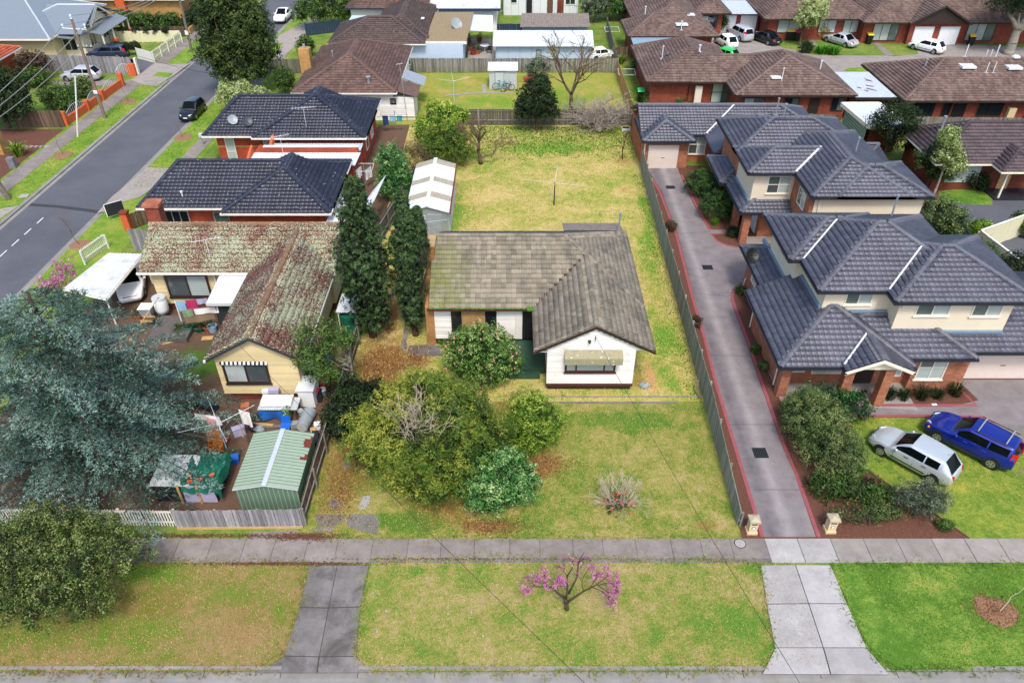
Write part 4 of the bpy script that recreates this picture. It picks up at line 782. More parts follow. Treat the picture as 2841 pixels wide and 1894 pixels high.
def edge_grass(label, pts, n, m, wd=.16, h=.1):
 P = [Vector((p[0], p[1], 0)) for p in pts]; L = [(b - a).length for a, b in zip(P[:-1], P[1:])]; tot = sum(L); q = []
 for i in range(n):
  s_ = random.random() * tot; k = 0
  while s_ > L[k]: s_ -= L[k]; k += 1
  d = (P[k + 1] - P[k]) / L[k]; c_ = P[k] + d * s_ + Vector((-d.y, d.x, 0)) * random.gauss(0, wd) * (.4 + math.sin(s_ * 1.7 + k) ** 2); q.append((c_.x, c_.y, .03))
 q = np.array(q); v, r = leafcloud(q, np.zeros_like(q) + [0, 0, .4], rng.random(n), 3, .05, h, .03, .2, -.6); o = link('grass', npmesh('grass', v, np.arange(len(v)).reshape(-1, 4), r), m); o['kind'] = 'stuff'; tag(o, label, 'grass')
# grass blades standing in the lawns: uncountable, one object per lawn
def blades(name, label, rect, n, h, m, excl=(), w_=.03, keep=None):
 x = rng.uniform(rect[0], rect[1], n); y = rng.uniform(rect[2], rect[3], n); ok = np.ones(n, bool)
 for (a, b, c_, d) in excl: ok &= ~((x > a) & (x < b) & (y > c_) & (y < d))
 if keep: ok &= keep(x, y)
 x, y = x[ok], y[ok]; n = len(x); a = rng.uniform(0, 6.28, n); hh = h * rng.uniform(.5, 1.4, n); ln = hh * rng.uniform(.2, .9, n); dx, dy = np.cos(a), np.sin(a)
 b0 = np.stack([x, y, np.full(n, .0)], 1); s_ = np.stack([-dy, dx, np.zeros(n)], 1) * w_ / 2; tp = b0 + np.stack([dx * ln, dy * ln, hh], 1)
 v = np.stack([b0 - s_, b0 + s_, tp + s_ * .3, tp - s_ * .3], 1).reshape(-1, 3); o = link(name, npmesh(name, v, np.arange(len(v)).reshape(-1, 4), np.repeat(rng.random(n), 4)), m); o['kind'] = 'stuff'; tag(o, label, 'grass'); return o
blades('grass', 'dry mown grass on the strip in front of the white house', (-6.7, 12.6, 15.5, 20.5), 30000, .05, 'tuft_mix', keep=lambda x, y: (x > -6.3 + (y - 15.5) * .16) & (x < 12.4 + .0 * y))
blades('grass', 'patchy grass of the left nature strip', (-30, -8.4, 15.5, 20.4), 26000, .05, 'tuft_mix', keep=lambda x, y: x < -8.6 - (20.4 - y) * .22)
blades('grass', 'vivid green grass of the right nature strip', (15.2, 34, 15.5, 20.3), 26000, .045, 'tuft_green', keep=lambda x, y: x > 16.6 - (y - 15.5) * .42)
blades('grass', 'grass of the front lawn before the white house', (-9.4, 10.1, 21.7, 30.7), 42000, .05, 'tuft_mix')
blades('grass', 'straw coloured grass behind and beside the white house', (-9.2, 10.9, 31, 70.6), 60000, .07, 'tuft_straw', excl=((-5, 7, 32, 45),), w_=.05)
blades('grass', 'long green grass along the rear fence and tree', (-4, 11.3, 62.6, 70.6), 9000, .1, 'blade_green', w_=.08, keep=lambda x, y: rng.random(len(x)) < np.clip((y - 62.4) / 4 + .35 * np.sin(x * 1.7) * np.sin(y * 2.1 + x), 0, 1))
blades('grass', 'green grass growing at the foot of the long side fence', (9.0, 11.2, 30, 60), 4200, .07, 'blade_green', w_=.07, keep=lambda x, y: (x < 10.35 + (y - 22) * .022) & (rng.random(len(x)) < np.clip((x - 9.2 - (y - 22) * .022) + .5 * np.sin(y * 1.3) * np.sin(y * .37), 0, 1)))
blades('grass', 'lawn grass around the two parked cars', (20, 32, 22, 29.3), 14000, .05, 'tuft_green', keep=lambda x, y: (y > 34.9 - x * .47) & (y < 29.0) & (x > 19.0))
blades('grass', 'green verge grass beside the left street', (-43, -28, 46, 92), 16000, .09, 'lawn_verge', w_=.06, keep=lambda x, y: (((x > LK(y) - 2.5) & (x < LK(y) - .35)) | ((x > RK(y) + .35) & (x < RK(y) + 2.3))) & ~((y > 84) & (y < 93) & (x < -36)) & ~((y > 47) & (y < 57) & (x > -35)))
edge_grass('grass creeping over the footpath edge of the nature strip', SG([(1035, 1552), (1200, 1548), (1400, 1541), (1700, 1546), (2000, 1552), (2085, 1562), (2112, 1570), (2126, 1690), (2148, 1797), (2117, 1857)]), 1600, 'lawn_centre'); edge_grass('grass creeping along the kerb and old crossover', SG([(2100, 1859), (1040, 1861), (985, 1815), (1010, 1660), (1022, 1580)]), 1500, 'lawn_centre')
edge_grass('dry grass creeping over the edges of the left nature strip', SG([(-300, 1556), (850, 1556), (830, 1680), (790, 1810), (715, 1862), (-300, 1866)]), 2400, 'lawn_leftverge'); edge_grass('grass creeping over the edges of the right nature strip', SG([(2900, 1853), (2470, 1855), (2404, 1797), (2350, 1676), (2306, 1566), (2900, 1567)]), 1300, 'lawn_vivid'); edge_grass('grass creeping over the inner footpath edge', SG([(900, 1493), (2010, 1493)]), 900, 'lawn_front')
# fallen leaves
def litter(label, spots, n, m='leaf_brownish', s=.09):
 P = []
 for (x, y, rx, ry, k) in spots:
  q = rng.normal(0, .55, (int(n * k), 2)); P.append(np.stack([x + q[:, 0] * rx, y + q[:, 1] * ry, np.full(len(q), .05)], 1))
 P = np.concatenate(P); v, r = leafcloud(P, np.zeros_like(P) + [0, 0, 1], rng.random(len(P)), 1, .02, s, s * .6, 2.); o = link('leaf_litter', npmesh('leaf_litter', v, np.arange(len(v)).reshape(-1, 4), r), m); o['kind'] = 'stuff'; tag(o, label, 'leaves')
leafmat('leaf_litter', ['#4a2e1c', '#6e4a2c', '#8a643c', '#a88454'], .1)
litter('brown leaf litter under the cypresses and shrubs', [(-8, 33.6, 1.5, 2.4, 1), (-5.8, 34.5, 1, 1.2, .5), (1.2, 26.2, 1.6, 1, .6), (-1, 22.3, 1.6, .5, .5), (.6, 30.2, 1.2, 1.3, .5), (-8.3, 24.5, 1, 2, .5)], 1500, 'leaf_litter')
litter('reddish leaves gathered along the footpath edge', [(-14, 21.75, 4.5, .12, .6), (-9.5, 21.7, 1.6, .2, .8), (-10, 20.25, 3.5, .08, .8), (-2, 20.5, 6, .06, .3)], 1200, 'mulch', .08)
# ---------------------------------------------------------------- houses
def flue(R, p, z1, m='white_metal', r=.05, hat=True, name='vent_pipe'):
 mb = MB().cyl(p, (p[0], p[1], z1), r, r, 8)
 if hat: mb.cyl((p[0], p[1], z1), (p[0], p[1], z1 + .12), r * 1.7, r * 1.7, 8)
 o = part(name, mb, m, R); part('flashing', MB().cbox((p[0], p[1], p[2] - .02), (.35, .35, .05)), m, o); return o
def onroof(blocks, x, y): return max(float(b['zf'](np.array([x]), np.array([y]))[0]) for b in blocks)
def hipline_z(blocks, x, y): return onroof(blocks, x, y)
def downpipe(root, x, y, z1, m='cream_trim'): part('downpipe', MB().cyl((x, y, .05), (x, y, z1), .045, .045, 6), m, root)
def dish(root_label, p, r, m='dark_grey_metal', az=0.3, group=None):
 t = thing('satellite_dish', root_label, 'dish', p, group); p = Vector(p); d = Vector((math.sin(az) * .8, math.cos(az) * .8, .6)).normalized(); c_ = p + Vector((0, 0, .45))
 part('mast', MB().cyl(p - Vector((0, 0, .1)), c_, .025, .025, 6), m, t); mb = MB(); u = d.orthogonal().normalized(); w_ = d.cross(u); k = 16; n0 = None
 for q in range(4):
  rr = r * q / 3; off = -.25 * r * (1 - (q / 3) ** 2)
  for i in range(k): a = 6.2832 * i / k; mb.v.append(tuple(c_ + d * (.08 + off) + (u * math.cos(a) + w_ * math.sin(a)) * rr))
 for q in range(3):
  for i in range(k): j = (i + 1) % k; mb.f.append((q * k + i, q * k + j, q * k + k + j, q * k + k + i))
 part('reflector', mb, m, t, True); part('feed_arm', MB().cyl(c_ + d * .0, c_ + d * r * 1.1 + Vector((0, 0, -.1)), .012, .012, 5), m, t); part('feed', MB().cyl(c_ + d * r * 1.0 + Vector((0, 0, -.1)), c_ + d * r * 1.2 + Vector((0, 0, -.1)), .035, .035, 6), m, t); return t
def antenna(label, p, h, L=1.3, az=.3, m='galv', n=8):
 t = thing('tv_antenna', label, 'antenna', p); p = Vector(p); top = p + Vector((0, 0, h)); d = Vector((math.cos(az), math.sin(az), 0)); s_ = Vector((-d.y, d.x, 0))
 part('mast', MB().cyl(p - Vector((0, 0, .15)), top, .02, .018, 6), m, t); part('boom', MB().cyl(top - d * L * .5, top + d * L * .5, .014, .014, 5), m, t)
 for i in range(n): c_ = top - d * L * .5 + d * L * (i + .5) / n; w_ = .45 - .03 * i; part('element', MB().cyl(c_ - s_ * w_, c_ + s_ * w_, .008, .008, 4), m, t)
 return t
# --- white weatherboard house
hA = thing('weatherboard_house', 'white weatherboard house with grey tiled roof in the middle of the yellowing lot', 'house', (1.5, 38, 0))
walls(hA, 1.95, 6.7, 31.9, 44, .5, 2.85, 'weatherboard_white'); walls(hA, -4.6, 1.95, 36.05, 44, .5, 2.85, 'weatherboard_white', 'wall')
part('base', MB().box(2.0, 6.65, 31.95, 43.9, 0, .5).box(-4.55, 2.0, 36.1, 43.9, 0, .5), 'dark_trim', hA)
gable_wall(hA, 'F', 4.46, 2.62, 2.85, .52, 31.9, 'weatherboard_white'); gable_wall(hA, 'L', 40.17, 4.1, 2.85, .52, -4.6, 'brick_tan')
boards(hA, 'F', 1.92, 6.73, .5, 4.4, 31.9, 'weatherboard_white', .15, gable=(4.46, 3.05, .52, 2.4), skip=[(2.9, 5.72, 1.32, 2.28)])
boards(hA, 'F', -4.6, -3.62, .5, 2.85, 36.05, 'weatherboard_white'); boards(hA, 'F', -.9, .2, .5, 2.85, 36.05, 'weatherboard_white'); boards(hA, 'F', -3.62, -.9, .5, 1.0, 36.05, 'weatherboard_white')
part('base_board', MB().box(1.9, 6.75, 31.83, 31.9, .3, .49), 'maroon_trim', hA)
window(hA, 'F', 2.92, 5.7, 1.34, 2.26, 31.87, 3, 'maroon_trim', ('glass_lace', 'glass_blind', 'glass_lace'), .1, 'maroon_trim', split=[0, .2, .8, 1])
aw = part('window_hood', MB().slab([(2.85, 31.86, 2.84), (5.98, 31.86, 2.84), (5.98, 31.32, 2.66), (2.85, 31.32, 2.66)], (0, 0, .04)), 'asbestos_roof', hA)
n_ = NT('lichen_sheet'); c1 = n_.ramp(n_.noise(6, 6, .7), [(.35, '#7d7a70'), (.5, '#9a9478'), (.65, '#8f8450')]); c1 = n_.mix(n_.ramp(n_.voro(3.2), [(.1, 1.0), (.2, 0.0)]), c1, '#c8c8b4'); MT['lichen_sheet'] = n_.out(c1, .95); aw.data.materials[0] = MT['lichen_sheet']
part('hood_front', MB().slab([(2.86, 31.31, 2.3), (5.97, 31.31, 2.3), (5.97, 31.31, 2.68), (2.86, 31.31, 2.68)], (0, -.03, 0)), 'lichen_sheet', aw)
for x in (2.87, 5.93): part('hood_cheek', MB().slab([(x, 31.33, 2.66), (x, 31.86, 2.84), (x, 31.86, 2.5), (x, 31.33, 2.36)], (.03, 0, 0)), 'white_paint', aw)
window(hA, 'F', -3.6, -.92, 1.0, 2.72, 36.02, 3, 'dark_trim', ('glass_dark', 'timber_brown', 'glass_dark'), .07, split=[0, .25, .78, 1])
cu = MB()
for i in range(22): cu.cyl((-2.95 + i * .063, 35.985, 1.1), (-2.95 + i * .063, 35.985, 2.62), .03, .03, 5)
part('curtain', cu, 'timber_pale', hA)
d_ = part('door', MB().box(.62, 1.5, 35.98, 36.04, .5, 2.55), 'black_plastic', hA); part('door_panel', MB().box(.2, .6, 35.96, 36.045, .5, 2.6), 'white_paint', d_)
plain('green_deck', '#2c4a3a', .5, var=.25, vs=3); part('porch_floor', MB().box(-.95, 1.9, 33.3, 36.0, .02, .38), 'green_deck', hA); part('porch_step', MB().box(-.4, 1.6, 32.8, 33.28, .02, .2), 'green_deck', hA); part('porch_post', MB().cyl((-.85, 33.4, .3), (-.85, 33.4, 1.3), .03, .03, 6), 'galv', hA)
part('brick_corner', MB().box(-5.1, -4.61, 36.0, 37.5, 0, 2.8), 'brick_tan', hA); ch = part('chimney', MB().box(-5.2, -4.62, 37.55, 40.9, 0, 3.9).box(-5.15, -4.62, 38.6, 39.8, 3.9, 5.3), 'brick_tan', hA); part('chimney_cap', MB().box(-5.22, -4.58, 38.53, 39.87, 5.3, 5.42), 'brick_tan', ch)
bA = [block(-4.85, 7.65, 35.75, 44.6, 2.9, .52, 'x', 'gable', 'hip'), block(1.27, 7.65, 31.72, 39.4, 2.9, .52, 'y', 'gable', 'gable')]
RA = roof(hA, bA, 'tile_grey', pieces=300, gutter='maroon_trim', fascia='dark_trim')
vm = MB(); q0, q1 = Vector((1.3, 35.75, 2.97)), Vector((4.4, 38.86, 4.6)); vm.slab([q0 + Vector((-.12, .1, 0)), q0 + Vector((.12, -.1, 0)), q1 + Vector((.1, -.1, 0)), q1 + Vector((-.1, .1, 0))], (0, 0, .03)); part('valley', vm, 'maroon_trim', RA)
mo = MB(); plain('moss', '#4f7a1a', .95, var=.4, vs=12, bump=1, bs=30)
for i in range(90): x = -4.8 + i * .07; mo.blob((x, 35.68 + random.uniform(-.04, .05), 2.93), (.07, .06, .05 * random.uniform(.4, 1.4)), 5, 3, .3)
for i in range(14): mo.blob((1.2 + random.uniform(-.25, .2), 35.7 + random.uniform(-.25, .3), 2.95), (.12, .12, .1), 5, 3, .3)
o = part('moss', mo, 'moss', RA); o['kind'] = 'stuff'
le = part('lean_to_roof', corr((3.5, 46.6, 2.55), (7.5, 46.6, 2.55), (3.5, 44.65, 3.05), (7.5, 44.65, 3.05), .11, .02), 'asbestos_roof', hA); walls(hA, 3.6, 7.3, 44, 46.3, .3, 2.5, 'weatherboard_white')
flue(hA, (7.25, 45.0, 2.85), 4.1, 'galv', .06)
part('meter_box', MB().cyl((4.15, 31.8, 3.55), (4.15, 31.65, 3.5), .09, .06, 10), 'dark_trim', hA); part('service_bracket', MB().cyl((4.45, 31.85, 3.7), (4.45, 31.7, 3.95), .02, .02, 5).cyl((4.45, 31.7, 3.95), (4.45, 31.66, 3.6), .02, .02, 5), 'black_plastic', hA)
part('gutter_pipe', MB().cyl((1.2, 31.75, 2.85), (1.2, 35.6, 2.85), .05, .05, 6).cyl((1.2, 31.8, 2.8), (1.9, 31.95, 2.7), .04, .04, 6), 'white_paint', hA)
antenna('long bare antenna at the roof corner by the slim cypress', (-4.9, 40.3, 5.2), .9, 2.0, .25, n=3)
# --- cream weatherboard house
hB = thing('weatherboard_house', 'cream weatherboard house under a lichen covered red tile roof', 'house', (-16, 38, 0))
walls(hB, -15.8, -11.5, 31.0, 40, .55, 3.1, 'weatherboard_cream'); walls(hB, -22.6, -11.3, 39.7, 45.1, .55, 3.1, 'weatherboard_cream')
part('base', MB().box(-15.7, -11.6, 31.1, 40, 0, .55).box(-22.5, -11.4, 39.8, 45, 0, .55), 'brick_brown', hB)
gable_wall(hB, 'F', -13.6, 2.35, 3.1, .55, 31.0, 'weatherboard_cream'); gable_wall(hB, 'R', 42.35, 2.9, 3.1, .55, -11.3, 'weatherboard_cream'); gable_wall(hB, 'L', 42.35, 2.9, 3.1, .55, -22.6, 'weatherboard_cream')
boards(hB, 'F', -15.82, -11.48, .55, 4.35, 31.0, 'weatherboard_cream', .15, gable=(-13.6, 3.2, .55, 2.3), skip=[(-15.55, -13.05, 1.25, 2.75)])
boards(hB, 'F', -22.6, -15.8, .55, 3.1, 39.7, 'weatherboard_cream', .15, skip=[(-21.9, -19.0, 1.0, 2.8)])
window(hB, 'F', -15.5, -13.1, 1.3, 2.72, 30.97, 2, 'dark_trim', ('glass_lace', 'glass_grey'), .12, 'dark_trim')
sa = MB(); sb = MB()
for i in range(22): (sa if i % 2 else sb).slab([(-15.55 + i * .115, 30.8, 2.72), (-15.435 + i * .115, 30.8, 2.72), (-15.435 + i * .115, 30.88, 2.86), (-15.55 + i * .115, 30.88, 2.86)], (0, -.01, .0))
part('awning_stripe', sa, 'plastic_white', hB); part('awning_stripe', sb, 'black_plastic', hB)
window(hB, 'F', -21.8, -19.1, 1.05, 2.75, 39.66, 2, 'dark_trim', ('glass_grey', 'glass_blind'), .12, 'dark_trim')
bB = [block(-23.1, -10.9, 39.3, 45.4, 3.12, .55, 'x', 'gable', 'gable'), block(-16.15, -11.05, 30.7, 42, 3.12, .57, 'y', 'gable', 'gable')]
tilemat('cap_terracotta', '#7d5c42', '#8f6a4c', '#7a6450', .85, lichen=('#8f9a7c', .58, '#b9bfa4'))
RB = roof(hB, bB, 'tile_mossy', 'cap_terracotta', pieces=300, gutter='white_paint', fascia='dark_grey_metal')
ch = part('chimney', MB().box(-24.1, -23.2, 44.2, 45.0, 0, 5.0), 'brick_red', hB); part('chimney_cap', MB().box(-24.2, -23.1, 44.1, 45.1, 5.0, 5.2), 'brick_orange', ch)
downpipe(hB, -18.6, 39.55, 3.0)
por = thing('porch_shed', 'small lean-to porch with pale ribbed roof in the corner of the cream house', 'porch', (-17, 38, 0))
part('wall', MB().box(-18.0, -16.2, 37.2, 39.6, .3, 2.35), 'dark_grey_metal', por); part('roof', corr((-18.3, 36.9, 2.45), (-16.1, 36.9, 2.45), (-18.1, 39.5, 2.95), (-16.1, 39.5, 2.95), .3, .03), 'white_metal', por); part('fascia', MB().box(-18.3, -16.1, 36.84, 36.88, 2.3, 2.5), 'white_metal', por)
for i in range(9): part('wall_rib', MB().box(-17.95 + i * .2, -17.92 + i * .2, 37.17, 37.2, .3, 2.3), 'charcoal_gutter', por)
antenna('yagi antenna standing on the lichen covered roof', (-18.8, 40.2, 3.6), 1.3, 1.8, .35, 'white_metal')
# carport by the street
cp = thing('carport', 'white ribbed flat carport roof beside the cream house', 'carport', (-26, 40, 0)); a = [G(*tE(*q), 2.35) for q in ((430, 490), (735, 250), (968, 255), (720, 560))]
part('roof', corr(a[0], a[3], a[1], a[2], .32, .03), 'white_metal_grubby', cp)
for q in (a[0], a[1], a[2], a[3]): part('post', MB().cyl((q.x, q.y, 0), (q.x, q.y, 2.3), .05, .05, 6), 'white_paint', cp)
part('beam', MB().tube([a[0] - Vector((0, 0, .1)), a[3] - Vector((0, 0, .1)), a[2] - Vector((0, 0, .1))], .07, 5), 'cream_trim', cp)
# --- brick houses with dark glazed roofs
hC = thing('brick_house', 'red brick house with dark blue-black tiled hip roof behind the lichen roofed house', 'house', (-20, 51, 0))
walls(hC, -26, -13.3, 48.6, 55.4, 0, 2.95, 'brick_bright'); walls(hC, -20, -13.3, 47.75, 49, 0, 2.95, 'brick_bright')
bC = [block(-26.6, -12.8, 48.0, 56, 3.0, .45, 'x', 'hip', 'hip', 2.0, 4.2), block(-20.4, -12.8, 47.2, 53.5, 3.0, .45, 'y', 'hip', 'gable')]
RC = roof(hC, bC, 'tile_navy', pieces=300, gutter='white_paint', fascia='cream_trim')
window(hC, 'F', -25.2, -23.4, 1.3, 2.5, 48.57, 3, 'alu_frame', ('glass_dark',), .05); window(hC, 'F', -21.6, -20.5, .2, 2.4, 48.57, 1, 'alu_frame', ('glass_green',), .05)
window(hC, 'R', 50, 51.6, .9, 2.3, -13.27, 2, 'cream_trim', ('glass_dark', 'glass_blind'), .06); window(hC, 'R', 53, 54.4, .9, 2.3, -13.27, 2, 'cream_trim', ('glass_blind',), .06)
ac = thing('air_conditioner', 'white split air conditioner unit by the window of the brick house', 'air conditioner', (-22.6, 48.2, .9)); part('case', MB().box(-23.1, -22.1, 47.9, 48.4, .9, 1.7), 'plastic_white', ac); part('fan', MB().cyl((-22.75, 47.9, 1.3), (-22.75, 47.87, 1.3), .27, .27, 18), 'plastic_grey', ac); part('stand', MB().box(-23, -22.2, 48, 48.35, 0, .9), 'galv', ac)
dish('dark satellite dish beside the air conditioner', (-21.7, 48.0, 1.2), .34, 'dark_grey_metal', 3.6)
flue(RC, (-23.6, 48.9, 3.35), 3.75, 'white_metal', .06)
part('verandah', corr((-13.2, 47.4, 2.25), (-13.2, 52, 2.25), (-11.0, 47.2, 2.1), (-11.0, 52, 2.1), .11, .02), 'white_metal', hC)
part('sail_roof', MB().slab([(-10.6, 51.9, 2.3), (-11.6, 46.9, 2.0), (-10.4, 46.8, 2.4), (-9.7, 53.6, 2.9)], (0, 0, .03)), 'white_metal', hC)
hD = thing('brick_house', 'red brick house with dark speckled roof and two dishes beside the black parked hatchback', 'house', (-20, 65, 0))
walls(hD, -25.4, -12.9, 61.6, 69, 0, 2.95, 'brick_bright')
bD = [block(-26.2, -12.4, 61.0, 69.6, 3.0, .45, 'x', 'hip', 'hip', 2.2, 4.3), block(-21.9, -12.4, 60.6, 67, 3.0, .45, 'y', 'hip', 'gable', 4.4)]
RD = roof(hD, bD, 'tile_navy', pieces=0, gutter='white_paint', fascia='cream_trim')
for (x0, x1) in ((-24.7, -23.9), (-21.4, -20.7)): window(hD, 'F', x0, x1, .15, 2.6, 61.57, 1, 'cream_trim', ('glass_blind',), .05, rows=2)
part('cream_course', MB().box(-25.42, -21.9, 61.58, 61.62, 1.75, 1.9), 'brick_yellow', hD)
window(hD, 'R', 63, 64.2, .8, 2.3, -12.87, 1, 'cream_trim', ('glass_dark',), .06); window(hD, 'R', 65.6, 66.8, .8, 2.3, -12.87, 2, 'cream_trim', ('glass_blind',), .06)
for i, (px, py) in enumerate(((1590, 880), (1690, 885))):
 p = G(*tA(px, py), 3.2); dish(('grey', 'dark green')[i] + ' satellite dish on the speckled dark roof', (p.x, p.y + .2, onroof(bD, p.x, p.y + .2)), .42, ('plastic_grey', 'dark_grey_metal')[i], 2.6)
antenna('branching antenna in the middle of the speckled dark roof', tuple(V(*tB(380, 935), 61.6)), 2.6, 2.0, .2, 'white_metal')
gf = thing('brick_garage', 'flat roofed brick garages with white capped parapets between the two dark roofed houses', 'garage', (-17, 58, 0))
part('roof', corr((-21.5, 56.2, 2.5), (-12.6, 56.2, 2.5), (-21.3, 58.6, 2.55), (-12.5, 58.6, 2.55), .25, .02), 'white_metal', gf); part('roof', corr((-20.2, 59.0, 2.5), (-12.6, 59.0, 2.5), (-20.2, 60.5, 2.55), (-12.6, 60.5, 2.55), .25, .02), 'galv_light', gf)
walls(gf, -21.4, -12.8, 56.3, 60.4, 0, 2.45, 'brick_bright'); pw_ = part('parapet', MB().box(-20.4, -12.7, 58.65, 58.9, 2.3, 3.0), 'brick_bright', gf); part('capping', MB().box(-20.5, -12.6, 58.6, 58.95, 3.0, 3.06), 'white_metal', pw_)
for (y, xx) in ((57.4, -21.5), (59.6, -20.3)): part('end_wall', MB().slab([(xx, y - 1.2, 2.4), (xx, y + 1.2, 2.4), (xx, y + 1.2, 3.2)], (.2, 0, 0)), 'orange_render', gf)
antenna('small antenna rising beside the flat garage roof', (-18.6, 57.6, 2.5), 1.9, 1.5, .5, 'white_metal')
# --- white house with brown roof and tall brick chimney
hE = thing('weatherboard_house', 'white house with brown hipped roof and tall tan brick chimney', 'house', (-16, 78, 0))
walls(hE, -20.7, -11.6, 72.3, 86, 0, 2.9, 'weatherboard_white'); walls(hE, -11.6, -9.6, 72.4, 75.2, 0, 2.3, 'weatherboard_white')
boards(hE, 'F', -20.7, -9.6, .4, 2.3, 72.3, 'weatherboard_white', .2); boards(hE, 'F', -20.7, -11.6, 2.3, 2.9, 72.3, 'weatherboard_white', .2)
bE = [block(-21.2, -11.2, 71.8, 86.5, 2.9, .45, 'y', 'hip', 'hip', 4.7, 5)]; RE = roof(hE, bE, 'tile_brown', pieces=0, gutter='white_paint')
part('skillion', corr((-9.2, 72.1, 2.35), (-9.2, 75.6, 2.35), (-11.3, 72.1, 2.95), (-11.3, 75.6, 2.95), .3, .02), 'tile_brown', hE); part('rear_awning', corr((-8.9, 75.8, 2.2), (-8.9, 78.6, 2.2), (-11.3, 76.6, 2.8), (-11.3, 79.4, 2.8), .2, .02), 'galv', hE)
window(hE, 'F', -11.9, -11.3, 1.6, 2.2, 72.27, 1, 'dark_trim', ('glass_dark',), .05)
ch = part('chimney', MB().box(-21.7, -20.6, 78.1, 79.1, 0, 5.1), 'brick_yellow', hE); part('chimney_pot', MB().cyl((-21.15, 78.6, 5.1), (-21.15, 78.6, 5.5), .16, .14, 8), 'galv', ch)
flue(RE, (-13.9, 72.9, 3.4), 4.0, 'galv', .14); flue(RE, (-18.2, 78, 4.2), 4.9, 'galv', .06)
mst = thing('tv_mast', 'tall thin mast with small head beside the brown roofed house', 'antenna', (-10.3, 71.9, 0)); part('mast', MB().cyl((-10.3, 71.9, 0), (-10.6, 71.9, 5.6), .035, .03, 6), 'galv', mst); part('head', MB().cyl((-10.95, 71.9, 5.55), (-10.3, 71.9, 5.65), .03, .03, 5), 'galv', mst)
# --- blue house, tan metal roof extension
hF = thing('weatherboard_house', 'pale blue weatherboard house with dark tiled roof and flat tan metal extension', 'house', (-13, 95, 0))
walls(hF, -20.2, -5.6, 88.3, 100, 0, 2.85, 'weatherboard_blue'); boards(hF, 'F', -20.2, -5.6, .2, 2.85, 88.3, 'weatherboard_blue', .2)
bF = [block(-20.8, -9.9, 87.7, 96, 2.9, .45, 'x', 'hip', 'hip'), block(-16.4, -9.6, 89.5, 104, 2.9, .55, 'y', 'hip', 'hip')]; roof(hF, bF, 'tile_darkbrown', pieces=0, gutter='white_paint')
part('extension_roof', corr((-10.0, 88.4, 2.95), (-5.2, 88.4, 2.95), (-9.6, 99.6, 3.35), (-4.8, 99.6, 3.35), .3, .02), 'tan_metal', hF); part('extension_fascia', MB().box(-10.0, -5.15, 88.28, 88.36, 2.7, 3.0), 'cream_trim', hF)
window(hF, 'F', -13.9, -11.6, .4, 2.4, 88.22, 2, 'white_paint', ('glass_grey', 'glass_green'), .08)
part('verandah_roof', corr((-5.1, 93.6, 2.75), (-2.3, 93.4, 2.65), (-5.0, 100, 2.95), (-2.4, 100, 2.85), .25, .02), 'white_metal', hF)
part('verandah_post', MB().cyl((-2.5, 93.6, 0), (-2.5, 93.6, 2.65), .05, .05, 6), 'dark_grey_metal', hF); part('skylight', MB().cbox((-11.0, 95.2, onroof(bF, -11, 95.2) + .05), (.9, .7, .06)), 'skylight', hF)
dish('big grey mesh satellite dish on the tan metal roof', (-6.6, 93.5, 3.1), .75, 'plastic_grey', 2.4)
# --- house behind with red chimney and white metal wing; white outbuilding
hG = thing('weatherboard_house', 'white weatherboard house with brown roof and stout red brick chimney far back', 'house', (-14, 108, 0))
walls(hG, -21, -2, 103.5, 114, 0, 2.9, 'weatherboard_white'); bG = [block(-21.5, -10.8, 102.8, 113, 3.0, .45, 'x', 'hip', 'gable')]; roof(hG, bG, 'tile_brown', pieces=0, gutter='colorbond_navy')
part('metal_roof', corr((-10.7, 102.6, 3.0), (-1.5, 102.6, 3.0), (-10.7, 110, 4.2), (-1.5, 110, 4.2), .3, .03), 'white_metal_grubby', hG); part('gutter_board', MB().box(-10.7, -1.5, 102.45, 102.58, 2.75, 3.05), 'colorbond_navy', hG)
part('chimney', MB().box(-14.8, -12.6, 101.9, 103.2, 0, 5.4), 'brick_orange', hG); part('porch_roof', MB().box(-19.6, -17, 98.5, 100.5, 2.4, 2.5), 'white_metal', hG)
hH = thing('outbuilding', 'long white flat fronted outbuilding at the very top of the picture', 'outbuilding', (4, 113, 0)); walls(hH, -1.2, 9.2, 111.4, 118, 0, 4.2, 'board_grey_white'); part('roof', MB().box(-1.4, 9.4, 111.1, 118.3, 4.2, 4.35), 'white_metal', hH)
window(hH, 'F', -.2, .7, 1.6, 2.7, 111.37, 1, 'white_paint', ('glass_dark',), .06); part('door', MB().box(2.0, 2.8, 111.3, 111.38, 0, 2.1), 'black_plastic', hH); part('door', MB().box(4.9, 5.7, 111.3, 111.38, 0, 2.1), 'timber_brown', hH); part('door', MB().box(6.3, 7.2, 111.3, 111.38, 0, 2.1), 'brick_brown', hH); window(hH, 'F', 7.4, 8.8, 1.4, 2.4, 111.37, 2, 'white_paint', ('glass_dark',), .06)
for i in range(11): part('cladding_strip', MB().box(-1.15 + i * 1.02, -1.12 + i * 1.02, 111.36, 111.4, 0, 4.2), 'plastic_grey', hH)
sI = thing('shed', 'blue-grey shed with weathered brown corrugated roof behind the long pale shed', 'shed', (5, 98, 0)); walls(sI, 1.3, 9.4, 97.2, 100, 0, 2.2, 'blue_metal'); part('roof', corr((1.0, 96.7, 2.3), (9.6, 96.7, 2.3), (1.2, 100.4, 3.0), (9.7, 100.4, 3.0), .3, .05), 'asbestos_roof', sI)
